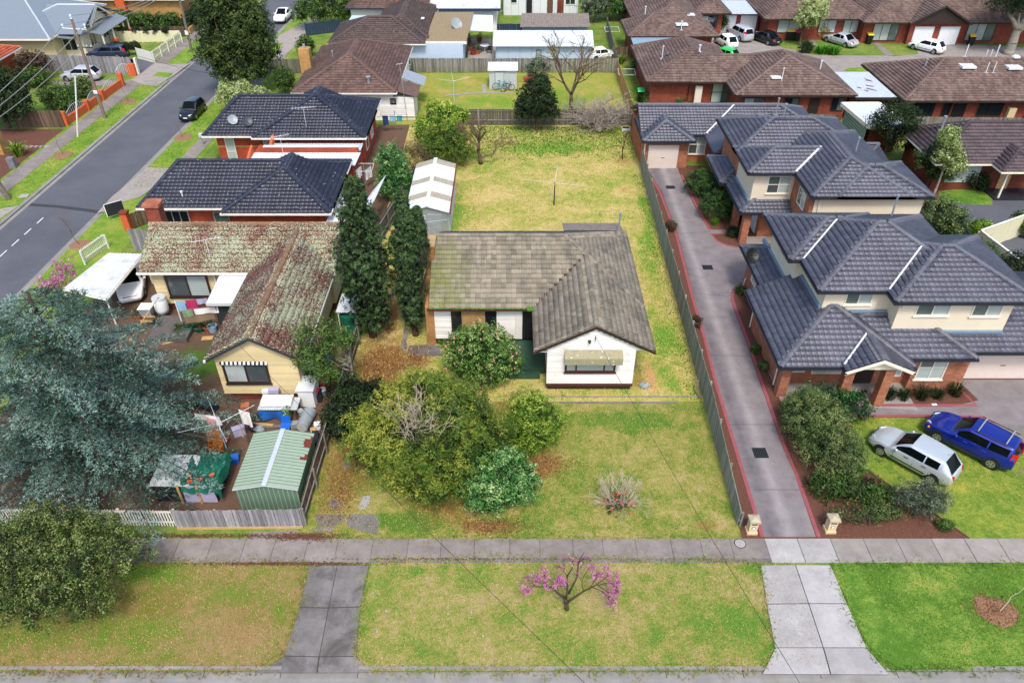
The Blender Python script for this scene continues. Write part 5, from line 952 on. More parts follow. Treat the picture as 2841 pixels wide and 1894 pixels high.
sW = thing('shed', 'long pale blue shed with light metal roof behind the paling fence', 'shed', (3.5, 91, 0)); walls(sW, -1.9, 9.2, 89.3, 93, 0, 2.2, 'weatherboard_blue'); part('roof', corr((-2.2, 88.8, 2.3), (9.4, 88.8, 2.3), (-2.2, 93.3, 2.85), (9.6, 93.3, 2.85), .28, .02), 'white_metal', sW); window(sW, 'F', 2.8, 3.4, .9, 1.8, 89.27, 1, 'dark_trim', ('glass_blind',), .06)
for i in range(9): part('cladding_strip', MB().box(-1.8 + i * 1.35, -1.77 + i * 1.35, 89.27, 89.3, 0, 2.2), 'plastic_grey', sW)
sJ = thing('tool_shed', 'small white metal tool shed with bicycles leaning in front', 'shed', (-1, 82, 0)); walls(sJ, -2.45, .5, 81.3, 83.3, 0, 1.9, 'galv_light'); part('roof', corr((-2.6, 81.1, 2.0), (.65, 81.1, 2.0), (-2.6, 83.5, 2.2), (.65, 83.5, 2.2), .2, .02), 'white_metal', sJ)
part('door', MB().box(-1.8, -.9, 81.24, 81.3, .05, 1.8), 'galv_light', sJ); part('door_frame', MB().box(-1.85, -1.8, 81.22, 81.3, 0, 1.85).box(-.9, -.85, 81.22, 81.3, 0, 1.85).box(-1.85, -.85, 81.22, 81.3, 1.82, 1.88), 'plastic_grey', sJ)
for i in range(12): part('wall_rib', MB().box(-2.4 + i * .25, -2.38 + i * .25, 81.27, 81.3, 0, 1.9), 'galv', sJ)
# --- long garage shed in the back yard
sL = thing('garage_shed', 'long gabled metal shed with white roof and grimy clear strips in the back yard', 'shed', (-6.2, 52.5, 0)); xl, xr, y0_, y1_ = -7.75, -4.55, 48.6, 57.0; sk = .045
walls(sL, xl + .1, xr - .1, y0_ + .15, y1_ - .1, 0, 2.25, 'galv'); gable_wall(sL, 'F', (xl + xr) / 2, 1.5, 2.25, .3, y0_ + .15, 'galv')
yy = y0_; i = 0
for seg, m_ in ((1.75, 'white_metal'), (.85, 'translucent_sheet'), (1.75, 'white_metal'), (.8, 'translucent_sheet'), (2.35, 'white_metal'), (.9, 'translucent_sheet')):
 for (xa, xb) in ((xl, (xl + xr) / 2), (xr, (xl + xr) / 2)): part('roof_sheet', corr((xa, yy, 2.3), (xa, yy + seg - .01, 2.3), (xb, yy, 2.78), (xb, yy + seg - .01, 2.78), .2, .015), m_, sL)
 yy += seg
part('ridge_cap', MB().box((xl + xr) / 2 - .14, (xl + xr) / 2 + .14, y0_, yy, 2.78, 2.83), 'white_metal', sL); part('door', MB().box(-7.2, -6.3, y0_ + .1, y0_ + .15, .05, 2.0), 'galv_light', sL); part('door', MB().box(-6.2, -5.1, y0_ + .08, y0_ + .15, .05, 2.1), 'plastic_grey', sL); part('gutter', MB().box(xr - .02, xr + .1, y0_, yy, 2.2, 2.3), 'rust', sL)
for i in range(34): part('wall_rib', MB().box(xr - .1, xr - .075, y0_ + .3 + i * .24, y0_ + .33 + i * .24, 0, 2.2), 'galv_light', sL)
# --- green garden shed
sG = thing('garden_shed', 'pale green ribbed metal garden shed with rusted roof edge', 'shed', (-11.2, 24.5, 0)); gx0, gx1 = -12.75, -9.75; gy0, gy1 = 22.95, 26.55; gm = (gx0 + gx1) / 2
walls(sG, gx0 + .08, gx1 - .08, gy0 + .08, gy1 - .05, 0, 1.75, 'green_wall_sheet'); gable_wall(sG, 'F', gm, 1.42, 1.75, .2, gy0 + .08, 'green_wall_sheet')
for i in range(14): part('wall_rib', MB().box(gx0 + .15 + i * .21, gx0 + .18 + i * .21, gy0 + .05, gy0 + .08, 0, 1.78 + (.13 if 4 < i < 9 else 0)), 'green_sheet', sG)
for i in range(18):
 y = gy0 + i * .2
 for xa in (gx0, gx1):
  e = xa if xa == gx0 or not (8 < i < 17) else xa - random.uniform(.0, .5); z_ = 1.8 + .3 * abs(e - xa) / 1.5
  part('roof_sheet', MB().slab([(e, y, z_), (e, y + .185, z_), (gm, y + .185, 2.1), (gm, y, 2.1)][::1 if xa > gm else -1], (0, 0, .02)), 'green_sheet', sG); part('roof_rib', MB().slab([(e, y + .185, z_ + .01), (e, y + .2, z_ + .01), (gm, y + .2, 2.11), (gm, y + .185, 2.11)][::1 if xa > gm else -1], (0, 0, .035)), 'green_wall_sheet', sG)
part('rust_edge', MB().slab([(gx1 - .6, gy0 + 1.5, 1.9), (gx1 - .02, gy0 + 1.5, 1.79), (gx1 - .02, gy1 - .1, 1.79), (gx1 - .6, gy1 - .1, 1.9)], (0, 0, .006)), 'rust', sG); part('ridge_cap', MB().box(gm - .11, gm + .11, gy0 - .02, gy1 + .02, 2.11, 2.15), 'galv_light', sG); part('barge', MB().slab([(gx0, gy0 - .01, 1.76), (gm, gy0 - .01, 2.06), (gm, gy0 - .01, 2.12), (gx0, gy0 - .01, 1.82)], (0, -.02, 0)).slab([(gx1, gy0 - .01, 1.76), (gm, gy0 - .01, 2.06), (gm, gy0 - .01, 2.12), (gx1, gy0 - .01, 1.82)], (0, -.02, 0)), 'galv_light', sG)
# --- front two-storey unit
hO = thing('townhouse', 'front two-storey townhouse with cream upper walls, brick base and charcoal roof', 'house', (20, 37, 0))
walls(hO, 14.95, 25.2, 32.5, 38, 0, 2.6, 'brick_orange'); walls(hO, 15.75, 20.8, 38, 43.0, 0, 2.6, 'brick_orange'); walls(hO, 25.2, 34, 33.0, 39.6, 0, 2.6, 'brick_orange'); walls(hO, 22.2, 25.2, 31.95, 32.6, 0, 2.6, 'brick_orange')
walls(hO, 16.65, 22.0, 37.55, 42.1, 2.6, 5.38, 'render_cream'); walls(hO, 17.2, 24.8, 34.15, 41.8, 2.6, 5.38, 'render_cream'); walls(hO, 20.85, 27.0, 33.1, 39.3, 2.6, 5.38, 'render_cream')
bO = [block(16.0, 22.5, 36.97, 42.5, 5.4, .45, 'x'), block(16.63, 25.7, 33.78, 42.3, 5.4, .44, 'x'), block(20.35, 28.0, 32.73, 39.7, 5.4, .40, 'x'),
      block(14.27, 21.4, 30.74, 38.05, 2.6, .46, 'y', 'hip', 'gable'), block(17.0, 25.06, 31.45, 36.5, 2.6, .44, 'x'), block(22.5, 36, 32.0, 40, 2.6, .44, 'x', 'gable', 'gable'), block(15.25, 21, 36.5, 43.4, 2.6, .42, 'y', 'gable', 'hip'), block(17.6, 21.1, 30.25, 34.2, 2.68, .44, 'y', 'gable', 'gable')]
RO = roof(hO, bO, 'tile_charcoal', 'cap_charcoal', pieces=300)
def valley(R, a, b, wd=.1, m='valley_white'): a = Vector(a) + Vector((0, 0, .05)); b = Vector(b) + Vector((0, 0, .05)); d = (b - a).normalized(); s_ = Vector((-d.y, d.x, 0)).normalized() * wd; part('valley', MB().slab([a - s_, a + s_, b + s_, b - s_], (0, 0, .02)), m, R)
valley(RO, (16.7, 36.92, 5.52), (19.2, 39.5, 6.65), .05); valley(RO, (20.35, 33.75, 5.52), (23.0, 36.55, 6.68), .05); valley(RO, (17.62, 30.75, 2.75), (19.25, 32.5, 3.5), .05)
for (x0, x1, y, z) in ((17.25, 20.8, 34.1, 3.95), (20.9, 26.95, 33.05, 3.3)): part('wall_flashing', MB().box(x0, x1, y - .12, y + .02, z - .12, z + .03), 'flashing', hO)
part('wall_flashing', MB().box(16.5, 16.68, 37.6, 43.2, 3.05, 3.3), 'flashing', hO); part('wall_flashing', MB().box(17.05, 17.2, 34.2, 37.5, 3.85, 4.1), 'flashing', hO)
for (a0, a1, z0, z1, pl) in ((18.35, 19.85, 4.3, 5.15, 34.15), (21.8, 23.65, 4.3, 5.15, 33.1), (24.85, 26.45, 4.25, 5.15, 33.1)): window(hO, 'F', a0, a1, z0, z1, pl, 2, 'cream_trim', ('glass_green', 'glass_blind'), .06, 'cream_trim')
window(hO, 'L', 38.6, 40.2, 4.1, 5.1, 16.65, 2, 'cream_trim', ('glass_dark', 'glass_grey'), .06); window(hO, 'L', 40.6, 41.6, 1.1, 2.2, 15.75, 1, 'cream_trim', ('glass_blind',), .06)
window(hO, 'F', 22.45, 24.0, .75, 2.45, 31.95, 2, 'cream_trim', ('glass_blind', 'glass_blind', 'glass_green', 'glass_blind'), .06, 'cream_trim', rows=2); window(hO, 'F', 20.9, 22.0, .5, 2.4, 32.5, 1, 'cream_trim', ('glass_blind', 'glass_grey'), .06, rows=2)
window(hO, 'F', 15.3, 16.5, .8, 2.1, 32.5, 1, 'cream_trim', ('glass_blind',), .06); window(hO, 'F', 16.9, 18.6, .7, 2.1, 32.5, 2, 'cream_trim', ('glass_blind', 'glass_lace'), .06)
part('entry_door', MB().box(18.75, 19.4, 32.44, 32.5, .1, 2.2), 'orange_timber', hO); part('entry_door', MB().box(19.45, 20.4, 32.4, 32.5, .05, 2.3), 'dark_trim', hO)
for (x, y) in ((15.0, 31.55), (18.0, 30.75), (20.1, 30.75)): part('brick_column', MB().box(x - .25, x + .25, y - .25, y + .25, 0, 2.62), 'brick_orange', hO)
gable_wall(hO, 'F', 19.35, 1.65, 2.62, .44, 30.5, 'render_shadowline'); part('porch_barge', MB().slab([(17.5, 30.2, 2.5), (19.35, 30.2, 3.31), (19.35, 30.2, 3.5), (17.5, 30.2, 2.69)], (0, -.04, 0)).slab([(21.2, 30.2, 2.5), (19.35, 30.2, 3.31), (19.35, 30.2, 3.5), (21.2, 30.2, 2.69)], (0, -.04, 0)), 'cream_trim', hO)
gd = part('garage_door', MB().box(25.5, 30.4, 32.9, 32.98, 0, 2.1), 'roller_door', hO)
for i in range(24): part('door_slat', MB().box(25.52, 30.38, 32.87, 32.9, .02 + i * .088, .082 + i * .088), 'roller_door', gd)
part('handle', MB().box(27.7, 28.0, 32.85, 32.87, .95, 1.0), 'black_plastic', gd)
downpipe(hO, 14.85, 32.3, 2.5); downpipe(hO, 14.9, 37.8, 2.5); part('wall_lamp', MB().blob((21.0, 33.02, 4.9), (.06, .06, .08)), 'plastic_white', hO)
dish('black satellite dish at the left edge of the front townhouse roof', (15.3, 41.2, 2.75), .45, 'black_plastic', 2.9)
flue(RO, (23.2, 41, 5.9), 7.4, 'galv', .06)
# --- middle two-storey unit
hN = thing('townhouse', 'middle two-storey townhouse with brick side wall and charcoal roof', 'house', (21, 50, 0))
walls(hN, 18.2, 27.3, 49.0, 58, 0, 2.7, 'brick_orange'); walls(hN, 19.95, 27.4, 45.35, 50, 0, 5.38, 'brick_orange'); walls(hN, 20.2, 27.45, 45.28, 45.5, 0, 5.36, 'render_cream', 'render_wall'); walls(hN, 17.1, 20.2, 48.9, 53, 2.7, 5.38, 'render_cream'); walls(hN, 17.15, 26, 53, 58, 0, 5.38, 'brick_orange')
bN = [block(16.5, 24, 48.49, 53.0, 5.4, .42, 'x'), block(16.5, 26, 52.0, 58.6, 5.4, .42, 'x'), block(19.77, 26.5, 44.91, 56, 5.4, .38, 'y', 'hip', 'hip'), block(21.5, 27.76, 44.91, 50.3, 5.4, .38, 'x'), block(16.3, 22, 47.8, 53, 2.7, .42, 'y', 'hip', 'gable'), block(15.9, 20, 52.5, 57.5, 2.7, .42, 'y', 'hip', 'hip'), block(24, 29.5, 51, 60, 2.7, .42, 'x')]
RN = roof(hN, bN, 'tile_charcoal', 'cap_charcoal', pieces=300)
valley(RN, (19.72, 48.45, 5.52), (22.0, 50.75, 6.4), .08)
window(hN, 'F', 18.1, 19.75, 3.7, 5.05, 48.9, 2, 'cream_trim', ('glass_grey', 'glass_blind', 'glass_green', 'glass_blind'), .06, 'cream_trim', rows=2); window(hN, 'L', 46.2, 47.6, 3.7, 4.9, 19.95, 2, 'cream_trim', ('glass_blind', 'glass_grey'), .06)
for (x, y) in ((16.95, 48.3), (17.0, 51.0)): part('brick_column', MB().box(x - .25, x + .25, y - .25, y + .25, 0, 2.7), 'brick_orange', hN)
part('porch_floor', MB().box(17.2, 19.9, 47.9, 49.0, .02, .12), 'conc_grey', hN); part('entry_door', MB().box(18.12, 18.2, 49.6, 50.6, .1, 2.3), 'white_door', hN); downpipe(hN, 19.85, 46.6, 2.6); downpipe(hN, 20.5, 45.2, 5.3, 'cream_trim')
part('wall_flashing', MB().box(17.1, 19.9, 48.76, 48.9, 3.0, 3.15), 'flashing', hN); part('wall_flashing', MB().box(16.96, 17.1, 48.9, 52.9, 3.0, 3.15), 'flashing', hN)
flue(RN, (20.8, 56, 6.2), 7.5, 'galv', .06); flue(RN, (24.2, 50.0, 6.3), 7.3, 'galv', .05)
# --- rear single-storey unit
hM = thing('townhouse', 'rear single-storey brick unit with charcoal roof and pale roller door', 'house', (18, 63, 0))
walls(hM, 11.3, 15.2, 61.25, 66, 0, 2.55, 'brick_orange'); walls(hM, 11.25, 27, 62.6, 68.2, 0, 2.55, 'brick_plain_pink'); walls(hM, 17.6, 24.2, 60.0, 65, 0, 2.55, 'brick_orange')
bM = [block(11.15, 15.5, 60.75, 66, 2.6, .45, 'y', 'hip', 'gable'), block(11.15, 27, 62.2, 68.7, 2.6, .45, 'x', 'gable', 'hip'), block(16.7, 24.7, 58.24, 66, 2.6, .44, 'y', 'hip', 'hip')]
RM = roof(hM, bM, 'tile_charcoal', 'cap_charcoal', pieces=0); valley(RM, (16.75, 62.15, 2.72), (19.6, 65.2, 4.1), .08)
gd = part('garage_door', MB().box(11.75, 14.35, 61.15, 61.23, 0, 2.1), 'roller_door', hM)
for i in range(20): part('door_slat', MB().box(11.77, 14.33, 61.12, 61.15, .02 + i * .104, .1 + i * .104), 'roller_door', gd)
part('handle', MB().box(12.9, 13.2, 61.1, 61.12, .95, 1.0), 'black_plastic', gd)
window(hM, 'F', 15.5, 17.0, .7, 2.45, 62.6, 2, 'cream_trim', ('glass_grey', 'glass_blind', 'glass_blind', 'glass_blind'), .06, 'cream_trim', rows=2); part('brick_column', MB().box(16.95, 17.45, 58.9, 59.4, 0, 2.6), 'brick_orange', hM); part('entry_door', MB().box(17.52, 17.6, 60.4, 61.4, .1, 2.2), 'white_door', hM); downpipe(hM, 11.4, 61.1, 2.5); flue(RM, (22.9, 63.6, 3.8), 5.2, 'galv', .06)
# --- red brick villa units behind
def villa(label, blocks, wl, tm='tile_redbrown', bm_='brick_red', gut='dark_trim'):
 x0, x1, y0, y1 = blocks[0]['rect']; t = thing('brick_unit', label, 'house', ((x0 + x1) / 2, (y0 + y1) / 2, 0))
 for (a, b, c_, d) in wl: walls(t, a, b, c_, d, 0, 2.65, bm_)
 R = roof(t, blocks, tm, pieces=0, gutter=gut, fascia='dark_trim'); return t, R
b1 = [block(13.6, 24.2, 91.3, 98, 2.7, .5, 'x', 'hip', 'hip', 3.3, 3.3), block(15, 24, 93, 122, 2.7, .48, 'y', 'hip', 'hip')]; tK1, R1 = villa('red brick unit with brown roof and pale roof hatch beside the far parked cars', b1, [(14.2, 23.6, 91.9, 97.5), (15.6, 23.4, 95, 121)])
part('skylight', MB().cbox((20.0, 92.9, onroof(b1, 20, 92.9) + .1), (1.4, 1.1, .15)), 'skylight', R1); part('skylight', MB().cbox((21.3, 94.6, onroof(b1, 21.3, 94.6) + .1), (.9, .9, .1)), 'skylight', R1); flue(R1, (19.9, 92.2, 3.2), 4.1, 'white_metal', .06); flue(R1, (16.3, 97.2, 3.5), 4.5, 'white_metal', .07)
b2 = [block(13.5, 23.2, 75.5, 87.5, 2.7, .45, 'y', 'hip', 'hip', 3.8, 4.4), block(18, 27, 75.4, 83, 2.7, .4, 'x', 'gable', 'gable')]; tK2, R2 = villa('red brick unit with brown roof beside the green lidded bin and side fence', b2, [(14.1, 22.6, 76.3, 87), (22.6, 26, 76.3, 82)])
window(tK2, 'F', 20.4, 23.9, .3, 2.5, 76.27, 3, 'dark_trim', ('glass_blind', 'glass_green', 'glass_blind'), .07, rows=2, split=[0, .3, .72, 1]); part('meter_cabinet', MB().box(18.6, 19.3, 75.7, 76.0, 0, 2.2), 'roller_door', tK2); downpipe(tK2, 18.0, 76.2, 2.6, 'dark_trim'); flue(R2, (19.2, 79, 4.6), 5.2, 'white_metal', .08); flue(R2, (15.6, 79.7, 3.7), 4.9, 'white_metal', .05)
part('skylight', MB().cbox((16.4, 79.9, onroof(b2, 16.4, 79.9) + .05), (.9, .4, .06)), 'glass_dark', R2); part('link_roof', corr((13.9, 87.6, 2.5), (21, 87.6, 2.5), (13.9, 91.2, 2.6), (21, 91.2, 2.6), .25, .02), 'blue_metal', tK2)
b3 = [block(21.5, 33.2, 71.6, 82.5, 2.7, .4, 'y', 'hip', 'hip', 4.6, 4.5)]; tK3, R3 = villa('red brick unit with brown hipped roof left of the flat silver carport roof', b3, [(22.2, 32.6, 72.2, 82)])
for (a0, a1) in ((22.6, 24.6), (26.6, 28.0), (31.2, 32.4)): window(tK3, 'F', a0, a1, 1.0 if a0 > 23 else .4, 2.3, 72.17, 2, 'dark_trim', ('glass_dark', 'glass_green') if a0 > 23 else ('glass_blind', 'glass_green'), .06)
part('door', MB().box(29.0, 30.0, 72.1, 72.2, 0, 2.2), 'dark_trim', tK3); part('skylight', MB().cbox((25.7, 73.6, onroof(b3, 25.7, 73.6) + .06), (1.0, .95, .12)), 'skylight', R3); flue(R3, (26.2, 73.2, 3.3), 4.7, 'white_metal', .05); flue(R3, (31.0, 76.5, 3.5), 4.4, 'white_metal', .07)
cpk = thing('carport', 'flat silver corrugated carport roof with leaf debris between two red brick units', 'carport', (35, 75, 0)); part('roof', corr((33.0, 71.3, 2.62), (37.0, 71.3, 2.62), (33.3, 78.4, 2.75), (36.9, 78.4, 2.75), .3, .03), 'galv_light', cpk); part('fascia', MB().box(33, 37, 71.2, 71.28, 2.4, 2.65), 'dark_trim', cpk); walls(cpk, 33.2, 36.8, 73, 78, 0, 2.4, 'brick_red')
for i in range(7): part('debris', MB().cbox((34.5 + random.uniform(-.4, 2), 72.5 + random.uniform(0, 4), 2.72), (random.uniform(.2, .9), .1, .03), random.uniform(-.9, -.4)), 'brick_brown', cpk)
b4 = [block(37.2, 66, 70.1, 81, 2.7, .42, 'x', 'hip', 'hip')]; tK4, R4 = villa('wide red brick unit with brown roof, skylights and several white vents at right', b4, [(37.8, 65, 70.8, 80.5)])
for (a0, a1) in ((38.4, 40.6), (41.4, 42.2), (44.8, 47.2)): window(tK4, 'F', a0, a1, 1.0, 2.4, 70.77, 2, 'dark_trim', ('glass_dark',), .07)
part('door', MB().box(42.4, 43.6, 70.7, 70.8, 0, 2.2), 'black_plastic', tK4); window(tK4, 'F', 50.2, 54, .8, 2.3, 70.77, 3, 'alu_frame', ('glass_blind', 'glass_lace'), .06); part('cabinet', MB().box(47.6, 48.3, 70.3, 70.7, 0, 1.9), 'sandstone', tK4); part('cabinet', MB().box(49.6, 50.3, 70.3, 70.7, 0, 2.1), 'sandstone', tK4)
for (px, py) in ((1560, 472), (1875, 475)): p = G(*tD(px, py), 4.3); part('skylight', MB().cbox((p.x, p.y, onroof(b4, p.x, p.y) + .04), (1.35, 1.3, .2)), 'skylight', R4)
for (px, py) in ((1685, 425), (1712, 435), (1700, 495), (1748, 495)): p = G(*tD(px, py), 4.2); z_ = onroof(b4, p.x, p.y); flue(R4, (p.x, p.y, z_), z_ + 1.0, 'white_metal', .05, False)
for (px, py) in ((1565, 385), (1775, 388)): p = G(*tD(px, py), 4.9); flue(R4, (p.x, p.y + .2, 4.8), 6.0, 'white_metal', .06, False)
part('turbine_vent', MB().blob((V(*tD(1895, 420), 75.5).x, 75.5, 5.15), (.4, .4, .2)), 'white_metal', R4); p = G(*tD(1285, 460), 4.2); flue(R4, (p.x, p.y, onroof(b4, p.x, p.y)), onroof(b4, p.x, p.y) + .7, 'galv', .07)
# --- top row of units with garages
b5 = [block(31.6, 46, 98.8, 111, 2.7, .45, 'x', 'hip', 'hip'), block(43.4, 78, 97.2, 111, 2.7, .42, 'x', 'hip', 'hip'), block(49.0, 56.4, 96.7, 104, 2.7, .55, 'y', 'gable', 'gable')]; tL5, R5 = villa('long row of red brick units with twin white garage doors under a dark gable', b5, [(32.4, 44, 99.5, 110), (44, 77, 98.2, 110), (49.5, 56, 97.6, 103)])
gable_wall(tL5, 'F', 52.7, 3.4, 2.6, .55, 97.0, 'dark_trim')
for (a0, a1) in ((50.1, 52.5), (53.3, 55.7)):
 gd = part('garage_door', MB().box(a0, a1, 97.5, 97.6, 0, 2.15), 'white_door', tL5)
 for i in range(8): part('door_rib', MB().box(a0 + .1 + i * .28, a0 + .12 + i * .28, 97.48, 97.5, .05, 2.1), 'plastic_white', gd)
for (a0, a1, pl) in ((33.6, 36.4, 99.5), (38.8, 41.0, 99.5), (41.9, 43.8, 99.5), (45.2, 48.4, 98.2), (57.0, 60.5, 98.2)): window(tL5, 'F', a0, a1, .3 if a0 > 44 else .9, 2.45, pl - .03, 3 if a0 > 44 else 2, 'dark_trim', ('glass_blind', 'glass_lace', 'glass_green'), .07)
tGr = thing('garage_block', 'low garage block with pale metal roof and two white doors behind the silver wagon', 'garage', (30, 104, 0)); walls(tGr, 26.6, 32.2, 103, 110, 0, 2.4, 'brick_red'); part('roof', corr((26.4, 101.8, 2.55), (32.9, 101.8, 2.55), (26.6, 108, 2.75), (32.6, 108, 2.75), .3, .03), 'galv_light', tGr)
for (a0, a1) in ((27.1, 29.2), (29.8, 31.9)):
 gd = part('garage_door', MB().box(a0, a1, 102.9, 103, 0, 2.1), 'white_door', tGr)
 for i in range(7): part('door_rib', MB().box(a0 + .1 + i * .28, a0 + .12 + i * .28, 102.88, 102.9, .05, 2.05), 'plastic_white', gd)
tK0, R0 = villa('red brick unit with brown roof at the top behind the silver wagon', [block(23.2, 28.0, 101.5, 120, 2.7, .5, 'y', 'hip', 'hip')], [(24, 27.2, 102.2, 119)])
window(tK0, 'F', 24.2, 26.6, .8, 2.3, 102.17, 2, 'dark_trim', ('glass_blind', 'glass_dark'), .07)
# --- plum roofed house at right, its carport
b7 = [block(33.9, 64, 56.1, 63.2, 2.7, .58, 'x', 'hip', 'hip'), block(38.4, 42.2, 54.6, 60, 2.7, .5, 'y', 'hip', 'gable')]; tP, RP = villa('brown brick house with plum tiled roof and cream posted porch at the right edge', b7, [(34.6, 63, 57.0, 62.7)], 'tile_plum', 'brick_brown', 'cream_trim')
window(tP, 'F', 35.6, 38.2, .7, 2.4, 56.97, 4, 'alu_frame', ('glass_lace', 'glass_blind'), .06, rows=3)
for (x, y) in ((39.4, 55.3), (41.6, 55.3)): part('porch_post', MB().box(x - .07, x + .07, y - .07, y + .07, 0, 2.65), 'cream_trim', tP)
part('door', MB().box(40.0, 40.9, 56.9, 57.0, .1, 2.2), 'timber_pale', tP); part('porch_floor', MB().box(39, 43, 55, 57, .02, .15), 'charcoal_gutter', tP); flue(RP, (35.6, 60, 3.9), 5.0, 'galv', .08)
cpp = thing('carport', 'white framed flat carport with dark ribbed roof beside the plum roofed house', 'carport', (33, 66, 0)); part('roof', corr((31.5, 63.9, 2.62), (31.0, 69.3, 2.78), (34.9, 63.9, 2.62), (34.5, 69.3, 2.78), .4, .05), 'galv_light', cpp)
for q in (((31.4, 63.75), (34.95, 63.85)), ((34.85, 63.8), (34.5, 69.4)), ((31.4, 63.8), (30.95, 69.4)), ((30.95, 69.4), (34.5, 69.45))): a = Vector((*q[0], 0)); b = Vector((*q[1], 0)); d = (b - a).normalized(); s_ = Vector((-d.y, d.x, 0)) * .09; part('fascia', MB().prism([(a - s_)[:2], (b - s_)[:2], (b + s_)[:2], (a + s_)[:2]], 2.5, 2.84), 'cream_trim', cpp)
part('screen', MB().box(31.3, 31.36, 64, 69, 0, 2.4), 'green_sheet', cpp); part('wall', MB().box(32, 34.6, 64.6, 68.8, 0, 2.3), 'brick_brown', cpp)
for i in range(9): part('screen_rib', MB().box(31.27, 31.3, 64, 69, .2 + i * .25, .28 + i * .25), 'green_wall_sheet', cpp)
# --- houses across the left street
hR = thing('weatherboard_house', 'cream house with smooth grey metal roof across the street at top left', 'house', (-55, 96, 0)); walls(hR, -70, -53.2, 90, 104, 0, 3.0, 'weatherboard_cream'); walls(hR, -54, -50.8, 92, 99, 0, 2.9, 'render_cream')
MT['grey_metal_flat'] = MT['grey_metal_roof']
mr = MB(); bR = [block(-72, -53.0, 89.2, 104.5, 3.0, .4, 'x', 'hip', 'hip', 7, 6.0), block(-60, -50.2, 91, 101.5, 3.0, .38, 'x', 'hip', 'gable')]
for B in bR:
 for p, nn in B['planes']: mr.slab(p, nn * .05)
R_ = part('roof', mr, 'grey_metal_roof', hR)
cpm = MB()
for B in bR:
 for a, b in B['caps']: cpm.cyl(a + Vector((0, 0, .05)), b + Vector((0, 0, .05)), .1, .1, 5)
part('ridge_capping', cpm, 'galv_light', R_); part('gutter', MB().box(-70, -53, 89.05, 89.18, 2.85, 3.02).box(-53, -52.9, 89.1, 93, 2.85, 3.02), 'cream_trim', R_)
gable_wall(hR, 'R', 96.2, 2.6, 3.2, .55, -50.6, 'render_cream'); part('gable_barge', MB().slab([(-50.0, 93.4, 3.2), (-50.0, 96.2, 4.8), (-50.0, 96.2, 5.0), (-50.0, 93.4, 3.4)], (-.08, 0, 0)).slab([(-50.0, 99, 3.2), (-50.0, 96.2, 4.8), (-50.0, 96.2, 5.0), (-50.0, 99, 3.4)], (-.08, 0, 0)), 'cream_trim', hR)
part('gable_roof', MB().slab([(-50, 93.4, 3.4), (-50, 96.2, 5.0), (-56, 96.2, 5.0), (-56, 93.4, 3.4)], (0, 0, .05)).slab([(-50, 99, 3.4), (-50, 96.2, 5.0), (-56, 96.2, 5.0), (-56, 99, 3.4)], (0, 0, .05)), 'grey_metal_roof', hR)
part('bay_roof', MB().slab([(-54.5, 90.6, 2.9), (-51.4, 90.6, 2.6), (-50.4, 93, 2.6), (-54.5, 93, 3.3)], (0, 0, .06)), 'grey_metal_roof', hR); part('verandah_roof', MB().slab([(-50.4, 93, 2.7), (-48.8, 93, 2.4), (-48.8, 100.5, 2.4), (-50.4, 100.5, 3.0)], (0, 0, .05)), 'grey_metal_roof', hR)
window(hR, 'F', -53.2, -51.6, .9, 2.3, 91.97, 2, 'cream_trim', ('glass_dark',), .07); window(hR, 'R', 93.5, 95, .9, 2.3, -50.77, 2, 'cream_trim', ('glass_dark',), .07); window(hR, 'R', 97, 98.4, .9, 2.3, -50.77, 2, 'cream_trim', ('glass_dark',), .07)
for y in (93.2, 96, 99, 100.4): part('brick_pier', MB().box(-49.2, -48.6, y - .3, y + .3, 0, 1.2), 'orange_render', hR); part('verandah_post', MB().box(-49.0, -48.85, y - .07, y + .07, 1.2, 2.45), 'cream_trim', hR)
hS = thing('tiled_house', 'house with bright orange tiled roof corner at the left edge', 'house', (-60, 80, 0)); roof(hS, [block(-72, -55.0, 76, 86.5, 2.9, .4, 'x', 'hip', 'hip')], 'tile_terracotta', pieces=0, gutter='white_paint'); walls(hS, -71, -55.6, 76.6, 86, 0, 2.85, 'orange_render')
hT = thing('tiled_house', 'old house with faded terracotta tiles and red chimney along the top left edge', 'house', (-55, 112, 0)); RT = roof(hT, [block(-66, -44, 107.5, 119, 3.0, .5, 'x', 'hip', 'gable')], 'tile_oldterra', pieces=0, gutter='cream_trim'); walls(hT, -65, -44.6, 108, 118, 0, 3.0, 'brick_yellow'); part('chimney', MB().box(-53.2, -52.0, 107.2, 108.4, 0, 6.0), 'orange_render', hT)
hU = thing('tiled_house', 'house with reddish tiled roof and white wall at the far top left corner', 'house', (-75, 112, 0)); roof(hU, [block(-90, -68, 106, 118, 3.0, .5, 'x', 'hip', 'gable')], 'tile_terracotta', pieces=0, gutter='cream_trim'); walls(hU, -89, -68.6, 107, 117, 0, 3.0, 'white_paint')
gable_wall(hT, 'R', 113.2, 5, 3.0, .5, -44.55, 'brick_yellow')
pil = thing('brick_pillar', 'tan brick gate pillar at the left edge beside the garden bed', 'pillar', tuple(G(*tA(20, 1040)))); p = G(*tA(20, 1040)); part('shaft', MB().box(p.x - .45, p.x + .35, p.y - .4, p.y + .4, 0, 2.2), 'brick_yellow', pil); part('cap', MB().box(p.x - .55, p.x + .45, p.y - .5, p.y + .5, 2.2, 2.35), 'charcoal_gutter', pil)
